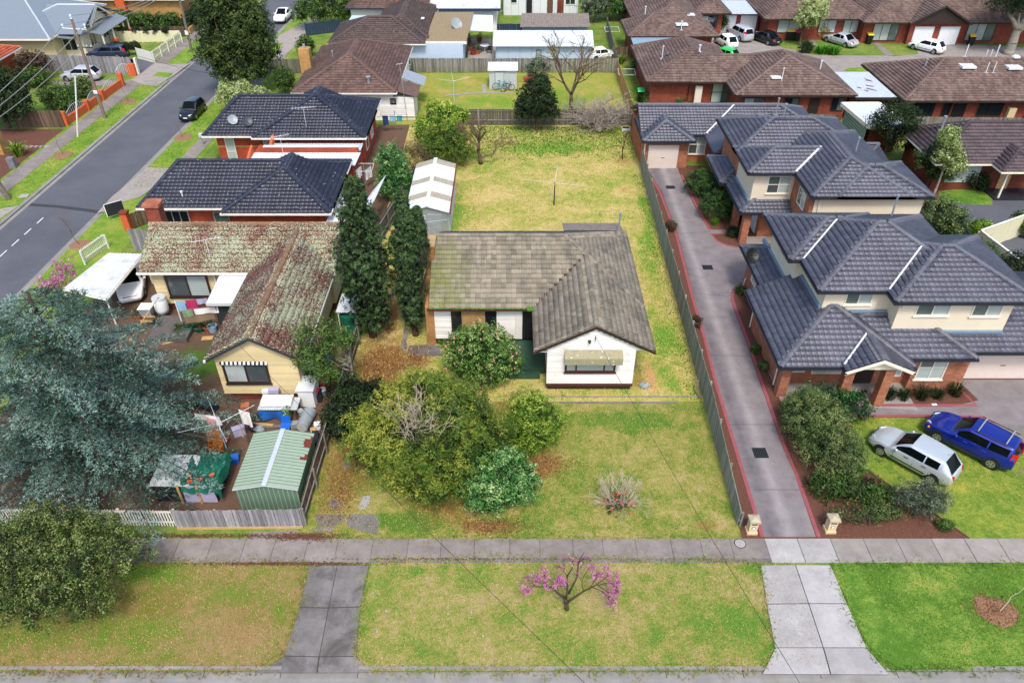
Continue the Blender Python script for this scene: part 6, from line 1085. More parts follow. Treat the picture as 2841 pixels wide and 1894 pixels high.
# ---------------------------------------------------------------- fences
g0, g1 = G(2047, 1458), Vector((11.25, 61.0, 0))
fence('paling_fence', 'long grey paling fence running beside the concrete driveway', g0, g1, 1.8, 'pal_greygreen', .145, 300, 2.7, 1, taper=(7.0, 1.0))
fence('paling_fence', 'short grey fence piece beside the pink brick wall at the rear corner', (11.35, 61.2), (11.6, 70.8), 1.75, 'pal_greygreen', .145, 60, 2.4, -1)
lf0 = G(845, 1456); lf1 = G(892, 1321); lf2 = G(996, 955); lf3 = Vector((-9.75, 47.5, 0)); lf4 = Vector((-8.1, 58.0, 0))
fence('paling_fence', 'leaning brown paling fence with exposed rails along the cluttered yard', lf0, lf2, 1.5, 'pal_brown', .13, 300, 2.4, 1, railm='pal_grey', taper=(3.0, 1.25))
fence('paling_fence', 'grey paling fence with exposed rails beside the larger cypress', lf2, lf3, 1.7, 'pal_grey', .14, 120, 2.6, 1, railm='pal_grey')
fence('paling_fence', 'dark weathered paling fence between the dark roofed house and the long shed', lf3, lf4, 1.7, 'pal_dark', .14, 100, 2.6, 1, railm='pal_grey')
fence('paling_fence', 'silvery upright paling fence in front of the green garden shed', G(494, 1466), G(842, 1462), 1.3, 'pal_silver', .13, 120, 2.0, -1, plinth='timber_pale')
fence('picket_fence', 'cream picket fence half hidden under the cedar', G(-260, 1447), G(494, 1458), 1.15, 'white_pickets',   .07, 250, 2.4, -1, rails=(.2, .8), gap=.06, top='point', pname='picket')
fence('paling_fence', 'paling fence across the end of the back yard behind the dead shrub', (-8.2, 71), (11.6, 70.95), 1.6, 'pal_dark', .14, 140, 2.6, 1, railm='pal_grey')
fence('paling_fence', 'new pale timber fence with open rails beside the bare tree', (11.9, 71.2), (11.9, 86.4), 1.7, 'pal_new', .14, 110, 2.4, 1, railm='pal_new')
fence('paling_fence', 'weathered fence behind the small tool shed and clothes hoist', (-11.4, 86.8), (11.9, 86.8), 1.6, 'pal_grey', .15, 0, 2.4, -1)
fence('paling_fence', 'weathered fence between the brown roofed and the blue house by the street', (-28.5, 86.4), (-20.9, 86.6), 1.6, 'pal_grey', .15, 0, 2.4, -1)
fence('paling_fence', 'grey fence beyond the carport across the side yard of the lichen roofed house', (-27.4, 47.2), (-23.2, 46.6), 1.8, 'pal_silver', .15, 40, 2.2, -1, railm='pal_grey')
fence('paling_fence', 'grey fence between the charcoal roofed units and the red brick unit', (23.5, 70.2), (31, 69.6), 1.6, 'pal_grey', .15, 0, 2.4, -1)
fence('paling_fence', 'grey lapped fence in front of the wide red brick unit', (34.8, 68.9), (60, 68.2), 1.7, 'pal_grey', .15, 0, 2.4, -1)
fence('paling_fence', 'tall grey fence behind the silver hatchback across the street', G(*tA(150, 480)), G(*tA(910, 505)), 1.9, 'pal_silver', .15, 0, 2.4, -1)
fence('paling_fence', 'old brown fence behind the garden bed at the left edge', G(*tA(120, 870)), G(*tA(440, 865)), 1.7, 'pal_brown', .15, 0, 2.4, -1)
fence('paling_fence', 'grey fence beside the garden of the far brick units', (12.0, 87), (12.5, 104), 1.7, 'pal_grey', .15, 0, 2.4, 1)
fence('paling_fence', 'small fence and gate between two red brick units', (12.2, 90.8), (13.6, 90.8), 1.7, 'pal_brown', .15, 0, 1.4, -1)
fence('boundary_fence', 'cream front fence with tall posts beside the far topiary lawn', G(*tA(1050, 425)), G(*tA(1238, 292)), 1.3, 'colorbond_cream', .3, 0, 2.2, 1, gap=.004, postm='white_paint')
fence('boundary_fence', 'cream fence behind the row of ball topiaries', G(*tA(760, 292)), G(*tA(1235, 285)), 1.4, 'colorbond_cream', .3, 0, 2.2, -1, gap=.004, postm='white_paint')
fence('boundary_fence', 'white gate panel by the dark driveway across the street', G(*tA(940, 398)), G(*tA(1045, 428)), 1.3, 'white_pickets', .15, 0, 2.4, -1, gap=.004, cat='gate')
fence('boundary_fence', 'navy metal fence beside the white sedan in the street', G(*tB(370, 245)), G(*tB(620, 215)), 1.5, 'colorbond_navy', .3, 0, 2.4, -1, gap=.004, postm='colorbond_navy')
fence('boundary_fence', 'navy metal fence behind the white verandah roof', (-1.9, 101), (9.5, 101), 1.6, 'colorbond_navy', .3, 0, 2.4, -1, gap=.004)
fence('boundary_fence', 'tall cream panel fence at the right edge by the dark court', (33.2, 46.7), (34.0, 41.3), 1.85, 'colorbond_cream', .28, 60, 2.4, -1, gap=.004, cap='white_paint')
fence('boundary_fence', 'cream panel fence turning away behind the tall cream one', (33.2, 46.8), (38.5, 49.6), 1.85, 'colorbond_cream', .28, 60, 2.4, -1, gap=.004, cap='white_paint')
fence('boundary_fence', 'cream fence with iron pickets beside the carport and the street', G(*tE(575, 330)), G(*tE(735, 215)), 1.2, 'white_pickets', .05, 60, 2.0, 1, gap=.09, top='point', pname='picket')
# orange brick wall fences by the street
bw = thing('brick_wall', 'low orange brick fence wall with arched iron panels across the street', 'wall', tuple(G(*tA(440, 860)))); a, b = G(*tA(455, 855)), G(*tA(835, 585)); d = (b - a).normalized(); nn = Vector((-d.y, d.x, 0)) * .12
part('wall', MB().prism([(a + nn)[:2], (a - nn)[:2], (b - nn)[:2], (b + nn)[:2]], 0, .75), 'orange_render', bw)
for t_ in (0, .36, .62, 1.0): c_ = a.lerp(b, t_); part('pier', MB().cbox((c_.x, c_.y, 0), (.45, .45, 1.05 + .35 * (t_ in (0, 1.0))), .1), 'orange_render', bw)
for t0, t1 in ((.02, .35), (.38, .61), (.64, .98)):
 for i in range(13):
  t_ = t0 + (t1 - t0) * i / 12; c_ = a.lerp(b, t_); h_ = .8 + .55 * math.sin(math.pi * i / 12); part('iron_bar', MB().cyl((c_.x, c_.y, .75), (c_.x, c_.y, h_ + .1), .018, .018, 4), 'galv_light', bw)
 part('iron_arch', MB().tube([a.lerp(b, t0 + (t1 - t0) * i / 10) + Vector((0, 0, .9 + .55 * math.sin(math.pi * i / 10))) for i in range(11)], .025, 4), 'galv_light', bw)
gt = thing('iron_gate', 'arched grey iron gate panel beside the orange brick pier', 'gate', tuple(G(*tA(840, 520)))); a, b = G(*tA(800, 535)), G(*tA(890, 520))
part('arch', MB().tube([a.lerp(b, i / 10) + Vector((0, 0, .4 + 1.1 * math.sin(math.pi * (.12 + .6 * i / 10)))) for i in range(11)], .03, 4), 'galv_light', gt)
for i in range(9): c_ = a.lerp(b, i / 8); part('bar', MB().cyl((c_.x, c_.y, .1), (c_.x, c_.y, .4 + 1.1 * math.sin(math.pi * (.12 + .6 * i / 8))), .02, .02, 4), 'galv_light', gt)
c_ = G(*tA(905, 515)); solo('gate_pier', MB().cbox((c_.x, c_.y, 0), (.9, .5, 1.3), .1), 'orange_render', 'stout orange gate pier next to the white gate post', 'pier'); c_ = G(*tA(945, 505)); solo('gate_post', MB().cbox((c_.x, c_.y, 0), (.18, .5, 1.8), .1), 'white_paint', 'tall white gate post at the end of the grey fence', 'post')
bw2 = thing('brick_wall', 'curved tan brick wall under the far hedge beside the footpath', 'wall', tuple(G(*tA(1290, 240)))); pp = GP(tA, [(1290, 240), (1345, 180), (1420, 130), (1500, 90)])
for a, b in zip(pp[:-1], pp[1:]): d = (b - a).normalized(); nn = Vector((-d.y, d.x, 0)) * .15; part('wall', MB().prism([(a - nn)[:2], (b - nn)[:2], (b + nn)[:2], (a + nn)[:2]], 0, .8), 'brick_yellow', bw2)
# letterbox pillars at the driveway
def letterbox(x, y, lab):
 p = G(x, y); t = thing('letterbox_pillar', lab, 'letterbox', (p.x, p.y, 0), 'stone letterbox pillars'); X, Y = p.x, p.y
 part('plinth', MB().box(X - .24, X + .24, Y - .22, Y + .22, 0, .14), 'sandstone', t); part('shaft', MB().box(X - .19, X + .19, Y - .18, Y + .18, .14, .82), 'sandstone', t)
 part('cap', MB().hexa([(X - .26, Y - .25, .82), (X + .26, Y - .25, .82), (X + .26, Y + .25, .82), (X - .26, Y + .25, .82)], [(X - .25, Y - .24, .92), (X + .25, Y - .24, .92), (X + .25, Y + .24, .92), (X - .25, Y + .24, .92)]).hexa([(X - .25, Y - .24, .92), (X + .25, Y - .24, .92), (X + .25, Y + .24, .92), (X - .25, Y + .24, .92)], [(X - .05, Y - .05, 1.03), (X + .05, Y - .05, 1.03), (X + .05, Y + .05, 1.03), (X - .05, Y + .05, 1.03)]), 'stone_cap', t)
 part('mail_slot', MB().box(X - .13, X + .13, Y - .19, Y - .175, .66, .72), 'iron_black', t); part('number_plate', MB().cyl((X, Y - .185, .45), (X, Y - .2, .45), .07, .07, 14), 'plastic_white', t); part('plate_ring', MB().cyl((X, Y - .18, .45), (X, Y - .195, .45), .09, .09, 14), 'iron_black', t)
letterbox(2083, 1473, 'sandstone letterbox pillar at the end of the grey fence'); letterbox(2300, 1470, 'sandstone letterbox pillar beside the rose bed')
# ---------------------------------------------------------------- trees and shrubs
def cone_blobs(x, y, z0, z1, r, n, prof):
 return [(x + random.uniform(-.06, .06) * r, y + random.uniform(-.06, .06) * r, z0 + (z1 - z0) * (i + .5) / n, r * prof((i + .5) / n), r * prof((i + .5) / n), (z1 - z0) / n * 1.0) for i in range(n)]
cyp = lambda t: (.52 + .62 * t if t < .35 else .80 - .0 * t if t < .55 else max(.1, .80 - 1.25 * (t - .55) ** 1.15 * 1.15)) * 1.1
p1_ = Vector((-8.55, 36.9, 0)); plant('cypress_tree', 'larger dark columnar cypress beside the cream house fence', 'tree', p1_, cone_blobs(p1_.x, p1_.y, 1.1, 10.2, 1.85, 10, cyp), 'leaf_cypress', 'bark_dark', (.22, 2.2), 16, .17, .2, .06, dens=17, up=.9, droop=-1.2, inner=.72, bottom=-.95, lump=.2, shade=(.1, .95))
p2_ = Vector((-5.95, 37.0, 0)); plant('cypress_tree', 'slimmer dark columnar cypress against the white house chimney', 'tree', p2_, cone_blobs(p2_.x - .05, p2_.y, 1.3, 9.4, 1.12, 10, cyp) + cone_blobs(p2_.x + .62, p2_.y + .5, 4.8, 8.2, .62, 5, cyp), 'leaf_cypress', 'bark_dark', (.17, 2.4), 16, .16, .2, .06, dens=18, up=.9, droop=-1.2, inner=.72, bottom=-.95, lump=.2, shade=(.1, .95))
def deadsticks(n, c, r, m, seed=0):
 def f(t, lst):
  mb = MB()
  for i in range(n):
   a = random.uniform(0, 6.28); q = random.uniform(.1, .75); s_ = Vector((c[0] + math.cos(a) * r[0] * q * .5, c[1] + math.sin(a) * r[1] * q * .5 - .3, c[2] + random.uniform(.1, .6) * r[2])); e = Vector((c[0] + math.cos(a) * r[0] * q, c[1] + math.sin(a) * r[1] * q - .2, c[2] + r[2] * random.uniform(.75, 1.12)))
   bare(mb, s_, e - s_, (e - s_).length * .6, .02, 2, .6, 0., (2, 3), .65, .006)
  part('dead_branch', mb, m, t)
 return f
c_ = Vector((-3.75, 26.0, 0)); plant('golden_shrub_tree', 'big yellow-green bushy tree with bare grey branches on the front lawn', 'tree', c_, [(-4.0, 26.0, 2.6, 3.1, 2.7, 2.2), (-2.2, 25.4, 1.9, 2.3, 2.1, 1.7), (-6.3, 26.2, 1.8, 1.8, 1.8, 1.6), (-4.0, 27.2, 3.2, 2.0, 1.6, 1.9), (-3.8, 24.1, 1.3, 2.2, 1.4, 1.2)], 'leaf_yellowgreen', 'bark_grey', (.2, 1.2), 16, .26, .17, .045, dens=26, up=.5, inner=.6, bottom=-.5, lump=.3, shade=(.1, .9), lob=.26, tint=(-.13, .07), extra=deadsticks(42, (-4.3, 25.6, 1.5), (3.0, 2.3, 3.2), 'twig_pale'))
def flowers(m, n, c, r, s_=.035):
 def f(t, lst):
  pts, d = shell(c, r, n, .97, -.2, .1); dots('blossoms', t, pts, s_, m)
 return f
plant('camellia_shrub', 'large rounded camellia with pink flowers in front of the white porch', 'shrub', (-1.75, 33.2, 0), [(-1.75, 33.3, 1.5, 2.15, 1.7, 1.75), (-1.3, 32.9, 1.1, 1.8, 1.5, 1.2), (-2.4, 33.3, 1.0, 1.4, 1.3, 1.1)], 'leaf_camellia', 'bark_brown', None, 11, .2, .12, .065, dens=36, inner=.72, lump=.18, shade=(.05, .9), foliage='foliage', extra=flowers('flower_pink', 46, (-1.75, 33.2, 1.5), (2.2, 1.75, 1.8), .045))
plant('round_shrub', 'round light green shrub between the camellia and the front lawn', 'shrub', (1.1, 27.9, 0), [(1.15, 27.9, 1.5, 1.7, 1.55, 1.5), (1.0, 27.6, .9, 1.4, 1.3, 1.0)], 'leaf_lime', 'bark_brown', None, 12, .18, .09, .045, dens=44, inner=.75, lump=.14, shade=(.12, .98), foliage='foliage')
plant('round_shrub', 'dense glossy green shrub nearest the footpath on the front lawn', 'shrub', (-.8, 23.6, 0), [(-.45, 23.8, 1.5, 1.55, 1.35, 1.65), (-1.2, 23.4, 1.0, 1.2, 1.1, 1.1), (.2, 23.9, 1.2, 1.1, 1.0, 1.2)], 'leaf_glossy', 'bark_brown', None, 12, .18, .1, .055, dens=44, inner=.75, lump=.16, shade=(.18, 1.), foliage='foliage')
plant('straggly_tree', 'sparse grey stemmed tree leaning over the fence by the cream house', 'tree', (-8.9, 31.6, 0), [(-10.0, 31.2, 4.4, 1.4, 1.2, 1.0), (-9.3, 31.8, 3.3, 1.0, 1.0, .8), (-10.6, 30.6, 3.4, .9, .8, .7), (-9.9, 30.2, 2.6, .8, .7, .6)], 'leaf_mid', 'bark_grey', (.09, 2.6), 9, .26, .13, .06, dens=13, inner=.3, lump=.4, shade=(.2, 1.))
plant('dark_shrub', 'dark green shrub behind the big yellow-green tree along the fence', 'shrub', (-8.3, 29.6, 0), [(-8.4, 29.6, 1.1, 1.5, 1.6, 1.3), (-9.0, 28.4, .9, .9, 1.2, 1.0), (-7.4, 30.3, .9, 1.0, 1.0, .9)], 'leaf_dark', 'bark_dark', None, 12, .24, .15, .07, dens=28, shade=(.05, .9), foliage='foliage')
def reds(t, lst):
 pts = [(5.0 + random.uniform(-.75, .6), 23.3 + random.uniform(-.5, .4), random.uniform(.3, .9)) for i in range(22)]; dots('blossoms', t, pts, .05, 'flower_red')
tb = thing('dry_shrub', 'dry twiggy shrub with a few red flowers alone on the front lawn', 'shrub', (5.05, 23.5, 0)); mb = MB()
for i in range(46): a = random.uniform(0, 6.28); e = random.uniform(.3, 1.0); bare(mb, (5.05 + .15 * math.cos(a), 23.5 + .15 * math.sin(a), 0), (math.cos(a) * e, math.sin(a) * e, random.uniform(.7, 1.3)), random.uniform(.45, .75), .014, 3, .35, 0, (2, 3), .72, .005)
part('branch', mb, 'twig_pale', tb); reds(tb, None); k_, d_ = shell((4.95, 23.3, .45), (.55, .5, .5), 60, .3, -.8, .3); link('foliage', cloudmesh('foliage', [leafcloud(k_, d_, rng.random(len(k_)), 8, .12, .12, .04, .3)]), 'leaf_dark', tb)
# pink blossom tree on the nature strip
pb = G(1573, 1691); tb = thing('blossom_tree', 'small crooked tree with pink blossom on the nature strip', 'tree', tuple(pb)); mb = MB(); tips = []
BX = lambda q: Vector((q[0] * .66, q[1], q[2]))
def bend(pts, r0, r1): mb.tube([pb + BX(q) for q in pts], r0, 7, r1)
bend([(0, 0, -.1), (-.05, .1, .35), (-.15, .15, .6)], .1, .08); bend([(-.15, .15, .6), (-.6, .1, 1.0), (-1.0, .2, 1.3), (-1.6, .1, 1.5)], .065, .02); bend([(-.1, .15, .55), (-.05, .1, 1.2), (-.1, .3, 1.9), (.2, .4, 2.3)], .06, .02); bend([(0, .1, .4), (.5, .1, .8), (1.0, .2, 1.05), (1.8, .3, 1.35)], .065, .02); bend([(.05, .1, 1.0), (.5, .3, 1.8), (.6, .6, 2.4), (.9, .8, 2.75)], .05, .015)
for (o, d, L) in (((-1.0, .2, 1.3), (-.7, .2, .5), .5), ((-1.6, .1, 1.5), (-.8, -.1, .3), .4), ((-1.3, .15, 1.4), (-.2, .3, .9), .5), ((-.6, .1, 1.0), (-.2, .1, 1), .55), ((-.05, .1, 1.2), (-.4, 0, .8), .45), ((-.1, .3, 1.9), (-.3, .2, .8), .5), ((.2, .4, 2.3), (.1, .1, .9), .3), ((1.0, .2, 1.05), (-.1, .3, 1), .75), ((1.3, .2, 1.15), (.3, .1, 1), .6), ((1.8, .3, 1.35), (.7, .2, .7), .5), ((1.8, .3, 1.35), (.6, -.2, -.4), .55), ((1.5, .25, 1.25), (.4, -.3, .1), .6), ((.6, .6, 2.4), (.5, .2, .6), .4), ((1.9, .3, 1.3), (.8, .1, .2), .5)): tips += bare(mb, pb + BX(o), d, L * .85, .02, 3, .45, 0., (2, 3), .7, .006)
part('trunk', mb, 'bark_dark', tb, True); P = np.array([tuple(t_ + Vector((random.gauss(0, .07), random.gauss(0, .07), random.gauss(0, .07)))) for t_ in tips for q in range(random.choice((1, 2, 2)) if t_.z < 2.3 else random.choice((0, 0, 1)))]); link('blossom', cloudmesh('blossom', [leafcloud(P, np.zeros_like(P) + [0, -.2, .5], rng.random(len(P)), 7, .09, .05, .04, .3)]), 'leaf_blossom', tb)
# blue cedar: tiers of drooping sprays
def cedar(base, H, R, lab):
 t = thing('cedar_tree', lab, 'tree', base); base = Vector(base); wood = MB(); limb(wood, base - Vector((0, 0, .2)), base + Vector((.1, 0, H)), .42, .05, .02, 10, 8); CEN = []; NRM = []; DIR = []
 for i in range(150):
  f = (i + random.random()) / 150; z = .9 + (H - 1.2) * f ** 1.1; a = i * 2.399963 + random.uniform(-.3, .3); L = R * (1 - f) ** .55 * random.uniform(.6, 1.08) + .6
  d = Vector((math.cos(a), math.sin(a), 0)); o = base + Vector((0, 0, z)); pts = [o + d * L * s_ + Vector((0, 0, .35 * L * s_ * .5 - .30 * L * s_ * s_ + random.uniform(-.05, .05))) for s_ in (0, .25, .5, .75, 1)]; wood.tube(pts, .055 * (1 - f * .6), 5, .012)
  side = Vector((-d.y, d.x, 0)); n = int(L * 7)
  for k in range(n):
   s_ = .22 + .78 * (k + random.random()) / n; x = min(3.999, s_ * 4); c0 = pts[int(x)].lerp(pts[int(x) + 1], x - int(x)); sg = 1 if k % 2 else -1; ln = (.28 + .95 * (1 - s_) * .8) * random.uniform(.6, 1.25)
   for q in range(max(2, int(ln * 6))):
    u = (q + random.random()) / max(2, int(ln * 6)); CEN.append(tuple(c0 + side * sg * ln * u + d * ln * u * .7 + Vector((0, 0, -.28 * ln * u * u + random.uniform(-.04, .05))))); NRM.append((0, 0, 1)); DIR.append(tuple((side * sg + d * .9).normalized()))
 part('trunk', wood, 'bark_dark', t, True); C_ = np.array(CEN); per = 11; n = len(C_) * per; c = np.repeat(C_, per, 0); dd = np.repeat(np.array(DIR), per, 0)
 t_ = dd + rng.normal(0, .75, (n, 3)) * [1, 1, .6] + [0, 0, .15]; t_ /= np.linalg.norm(t_, axis=1)[:, None]; nn = rng.normal(0, .5, (n, 3)) + [0, 0, 1]; b = np.cross(nn, t_); b /= np.linalg.norm(b, axis=1)[:, None]; l = rng.uniform(.08, .19, n)[:, None]; w_ = rng.uniform(.012, .026, n)[:, None]; p = c + rng.normal(0, .05, (n, 3))
 v = np.stack([p, p + t_ * l * .5 + b * w_, p + t_ * l, p + t_ * l * .5 - b * w_], 1).reshape(-1, 3); big = .5 + .2 * np.sin(C_ @ np.array([1.1, 1.3, 1.7]) * 1.2) + rng.normal(0, .12, len(C_)); r = np.clip(np.repeat(big, per) + rng.normal(0, .15, n), 0, 1)
 link('crown', npmesh('crown', v, np.arange(len(v)).reshape(-1, 4), np.repeat(r, 4)), 'leaf_cedar', t); return t
cedar((-20.3, 26.0, 0), 10.6, 7.3, 'huge blue-grey cedar spreading over the left front corner')
plant('olive_tree', 'olive green street tree on the left nature strip below the cedar', 'tree', (-19.8, 17.6, 0), [(-17.8, 18.4, 2.5, 1.6, 1.4, 1.1), (-19.7, 18.9, 2.8, 1.7, 1.5, 1.1), (-18.7, 17.0, 2.3, 1.7, 1.3, 1.0), (-15.9, 18.9, 2.3, 1.1, 1.0, .9), (-21.0, 17.2, 2.4, 1.5, 1.4, 1.0), (-16.8, 17.3, 1.7, 1.0, .9, .8), (-19.1, 19.9, 3.1, 1.4, 1.1, .9), (-17.1, 19.9, 2.8, 1.1, .8, .8), (-21.1, 19.2, 2.5, 1.3, 1.2, .9)], 'leaf_olive', 'bark_dark', (.16, 1.6), 15, .24, .1, .05, dens=24, inner=.5, bottom=-.4, lump=.35, shade=(.1, 1.))
# back yard trees
def baretree(name, lab, base, H, r, m, depth=4, spread=.5, lean=(0, 0), leaves=None, kids=(2, 3), cat='tree', droop=0., trunkpts=None, n0=5):
 t = thing(name, lab, cat, base); mb = MB(); base = Vector(base); tips = []
 if trunkpts:
  mb.tube([base + Vector(q) for q in trunkpts], r, 7, r * .6); top = base + Vector(trunkpts[-1])
 else: top = base + Vector((lean[0], lean[1], H * .3)); limb(mb, base - Vector((0, 0, .1)), top, r, r * .7, .05, 8, 4)
 for i in range(n0): a = 6.28 * i / n0 + random.uniform(-.4, .4); tips += bare(mb, top, (math.cos(a) * .6 + lean[0] * .3, math.sin(a) * .6 + lean[1] * .3, .9), H * .24, r * .5, depth, spread, droop, kids, .76, .016)
 part('trunk', mb, m, t, True)
 if leaves:
  P = np.array([tuple(q) for q in tips]); link('crown', cloudmesh('crown', [leafcloud(P, np.zeros_like(P) + [0, 0, 1], rng.random(len(P)), leaves[1], .22, leaves[2], leaves[2] * .45, .4)]), leaves[0], t)
 return t
baretree('bare_tree', 'tall nearly bare tree with sprinkled yellow leaves in the yard behind', (5.75, 71.9, 0), 8.6, .22, 'bark_brown', 4, .42, (0, .3), ('leaf_yellow', 4, .13))
baretree('dead_tree', 'crooked dead fruit tree in the back yard', tuple(G(1334, 455)), 4.2, .2, 'bark_brown', 3, .55, trunkpts=[(0, 0, 0), (-.05, 0, .6), (-.2, 0, 1.2), (-.1, .1, 2.0)], n0=5)
tdd = bpy.data.objects['dead_tree']; mb = MB(); b_ = tdd.location; mb.tube([b_ + Vector(q) for q in ((0, 0, .5), (.5, 0, .8), (1.1, 0, .9), (1.35, 0, 1.4), (1.3, 0, 2.1))], .12, 6, .06)
for q in ((1.35, 0, 1.4), (1.3, 0, 2.1), (1.25, 0, 1.7)): bare(mb, b_ + Vector(q), (.7, .1, .3), .7, .045, 3, .5, minr=.015)
for q in range(5): bare(mb, b_ + Vector((-.2, 0, 1.6)), (random.uniform(-1.2, -.4), random.uniform(0, .8), random.uniform(.2, .9)), 1.0, .05, 4, .45, minr=.015)
part('dead_limb', mb, 'twig_brown', tdd)['kind'] = 'stuff'
tds = thing('dead_shrub', 'large silvery leafless shrub drooping over the rear fence', 'shrub', (8.6, 69.4, 0)); mb = MB()
for i in range(75): a = random.uniform(0, 6.28); bare(mb, (8.6 + random.uniform(-1.9, 1.6), 69.4 + random.uniform(-1, .8), random.uniform(.2, 1.6)), (math.cos(a), math.sin(a) * .7, random.uniform(.2, 1.2)), random.uniform(.8, 1.3), .035, 3, .4, .12, (2, 3), .75, .017)
part('branch', mb, 'twig_grey', tds)
plant('dark_tree', 'dark leafy small tree in front of the rear fence', 'tree', (2.35, 69.6, 0), [(2.2, 69.5, 3.3, 1.7, 1.5, 1.7), (1.4, 69.4, 2.2, 1.2, 1.2, 1.3), (3.3, 69.4, 2.2, 1.1, 1.1, 1.2), (2.6, 69.9, 4.3, 1.0, 1.0, .9)], 'leaf_dark', 'bark_brown', (.13, 1.8), 11, .32, .24, .1, dens=14, droop=.6, shade=(.1, .95))
plant('lime_shrub', 'bright lime green bush beside the clothes line by the rear fence', 'shrub', tuple(G(1235, 380)), [(-6.6, 66.4, 2.2, 2.0, 1.6, 1.8), (-5.4, 67.0, 2.0, 1.6, 1.4, 1.6), (-7.6, 65.2, 1.5, 1.3, 1.2, 1.3)], 'leaf_lime', 'bark_brown', None, 11, .3, .2, .1, dens=16, shade=(.2, 1.), foliage='foliage')
plant('lime_shrub', 'yellow-green citrus tree beside the long metal shed', 'shrub', tuple(G(1210, 430)), [(-5.9, 62.3, 1.9, 2.1, 1.7, 1.7), (-4.8, 61.6, 1.4, 1.4, 1.2, 1.2), (-6.6, 61.0, 1.5, 1.4, 1.2, 1.2)], 'leaf_yellowgreen', 'bark_brown', None, 11, .3, .16, .08, dens=16, shade=(.15, .8), foliage='foliage')
plant('grey_shrub', 'pale grey-green upright shrub between the brick house and the long shed', 'shrub', (-9.5, 55.5, 0), [(-9.5, 55.5, 2.4, 1.3, 1.3, 2.2), (-9.4, 55.2, 1.4, 1.5, 1.3, 1.5)], 'leaf_glossy', 'bark_brown', None, 12, .28, .18, .07, dens=18, shade=(.2, .8), foliage='foliage')
plant('brown_shrub', 'brownish fine leaved shrub behind the grey-green shrub', 'shrub', (-8.4, 58.6, 0), [(-8.3, 58.8, 1.7, 1.7, 1.3, 1.6)], 'leaf_brownish', 'bark_brown', None, 12, .3, .16, .03, dens=18, shade=(.1, 1.), foliage='foliage')
plant('street_tree', 'big dark green tree beside the street near the pale bush', 'tree', tuple(G(655, 268)), [(-28.5, 80.5, 6.2, 3.6, 3.0, 3.0), (-29.4, 80.5, 8.6, 2.6, 2.4, 2.4), (-27.5, 80.3, 4.3, 3.0, 2.6, 2.4), (-30.3, 80.2, 4.6, 2.6, 2.4, 2.2), (-28.7, 79.8, 2.6, 3.0, 2.4, 1.8), (-26.8, 80.6, 7.4, 1.9, 1.9, 1.9)], 'leaf_street', 'bark_dark', (.3, 3.0), 14, .42, .26, .12, dens=11, shade=(.1, .95), lump=.25)
plant('pale_bush', 'pale yellow-green rounded bush in front of the big dark street tree', 'shrub', tuple(G(640, 305)), [(-27.5, 74.2, 1.8, 1.9, 1.6, 1.7), (-25.3, 74.2, 1.4, 1.4, 1.3, 1.3)], 'leaf_pale', 'bark_brown', None, 12, .3, .2, .1, dens=16, shade=(.15, 1.), foliage='foliage')
# shrubs of the units
plant('garden_shrub', 'large grey-green bottlebrush shrub beside the driveway of the front townhouse', 'shrub', (16.9, 27.2, 0), [(15.6, 27.6, 1.4, 1.6, 1.9, 1.5), (15.9, 25.8, 1.2, 1.5, 1.6, 1.3), (15.3, 28.7, 1.1, 1.2, 1.2, 1.2)], 'leaf_shrub', 'bark_brown', None, 14, .22, .13, .035, dens=38, shade=(.15, .95), foliage='foliage', lump=.2, extra=flowers('flower_red', 7, (16.8, 27.2, 1.2), (1.9, 2.2, 1.4), .03))
plant('garden_shrub', 'dark green hedge-like shrub against the porch column of the front townhouse', 'shrub', (17.0, 30.1, 0), [(16.6, 29.9, .9, 1.7, .9, 1.0), (18.2, 29.6, .8, 1.1, .9, .9), (15.6, 29.9, .7, .9, .7, .8)], 'leaf_glossy', 'bark_brown', None, 13, .2, .12, .04, dens=32, shade=(.0, .5), foliage='foliage')
plant('garden_shrub', 'rounded grey-green bush near the rear wheel of the silver hatchback', 'shrub', tuple(G(2537, 1435)), [(18.95, 23.1, 1.05, 1.25, .95, .85), (19.3, 23.2, .8, 1.0, .8, .7)], 'leaf_greygreen', 'bark_dark', (.07, .7), 14, .2, .12, .03, dens=34, shade=(.1, .9), foliage='foliage')
plant('rose_bush', 'twiggy rose bush with red blooms beside the letterbox pillar', 'shrub', tuple(G(2410, 1450)), [(16.1, 22.6, .55, 1.7, .55, .55), (17.3, 22.8, .5, 1.0, .5, .5)], 'leaf_shrub', 'rose_twig', None, 9, .2, .08, .04, dens=26, shade=(.1, .8), stems=16, foliage='foliage', extra=flowers('flower_red', 9, (16.5, 22.6, .6), (1.9, .6, .6), .035))
plant('garden_shrub', 'low leafy plants behind the rose bush in the mulch bed', 'shrub', tuple(G(2410, 1385)), [(16.6, 24.2, .5, 1.3, .9, .6), (15.3, 24.4, .45, .9, .8, .6), (17.6, 23.8, .4, .8, .6, .5)], 'leaf_mid', 'bark_brown', None, 10, .2, .16, .05, dens=28, shade=(.1, .8), foliage='foliage')
for (px, py, r, lab) in ((1943, 506, 1.35, 'rear of three clipped green balls beside the driveway'), (1988, 522, 1.35, 'middle of three clipped green balls beside the porch'), (1992, 571, 1.5, 'front of three clipped green balls beside the driveway')): p = G(px, py, 1.0); plant('clipped_shrub', lab, 'shrub', (p.x, p.y, 0), [(p.x, p.y, 1.0, r, r * .95, 1.1)], 'leaf_clipped', 'bark_brown', None, 12, .2, .12, .05, dens=34, inner=.85, lump=.06, shade=(.15, .9), foliage='foliage', group='clipped shrubs by the middle townhouse', lob=.22)
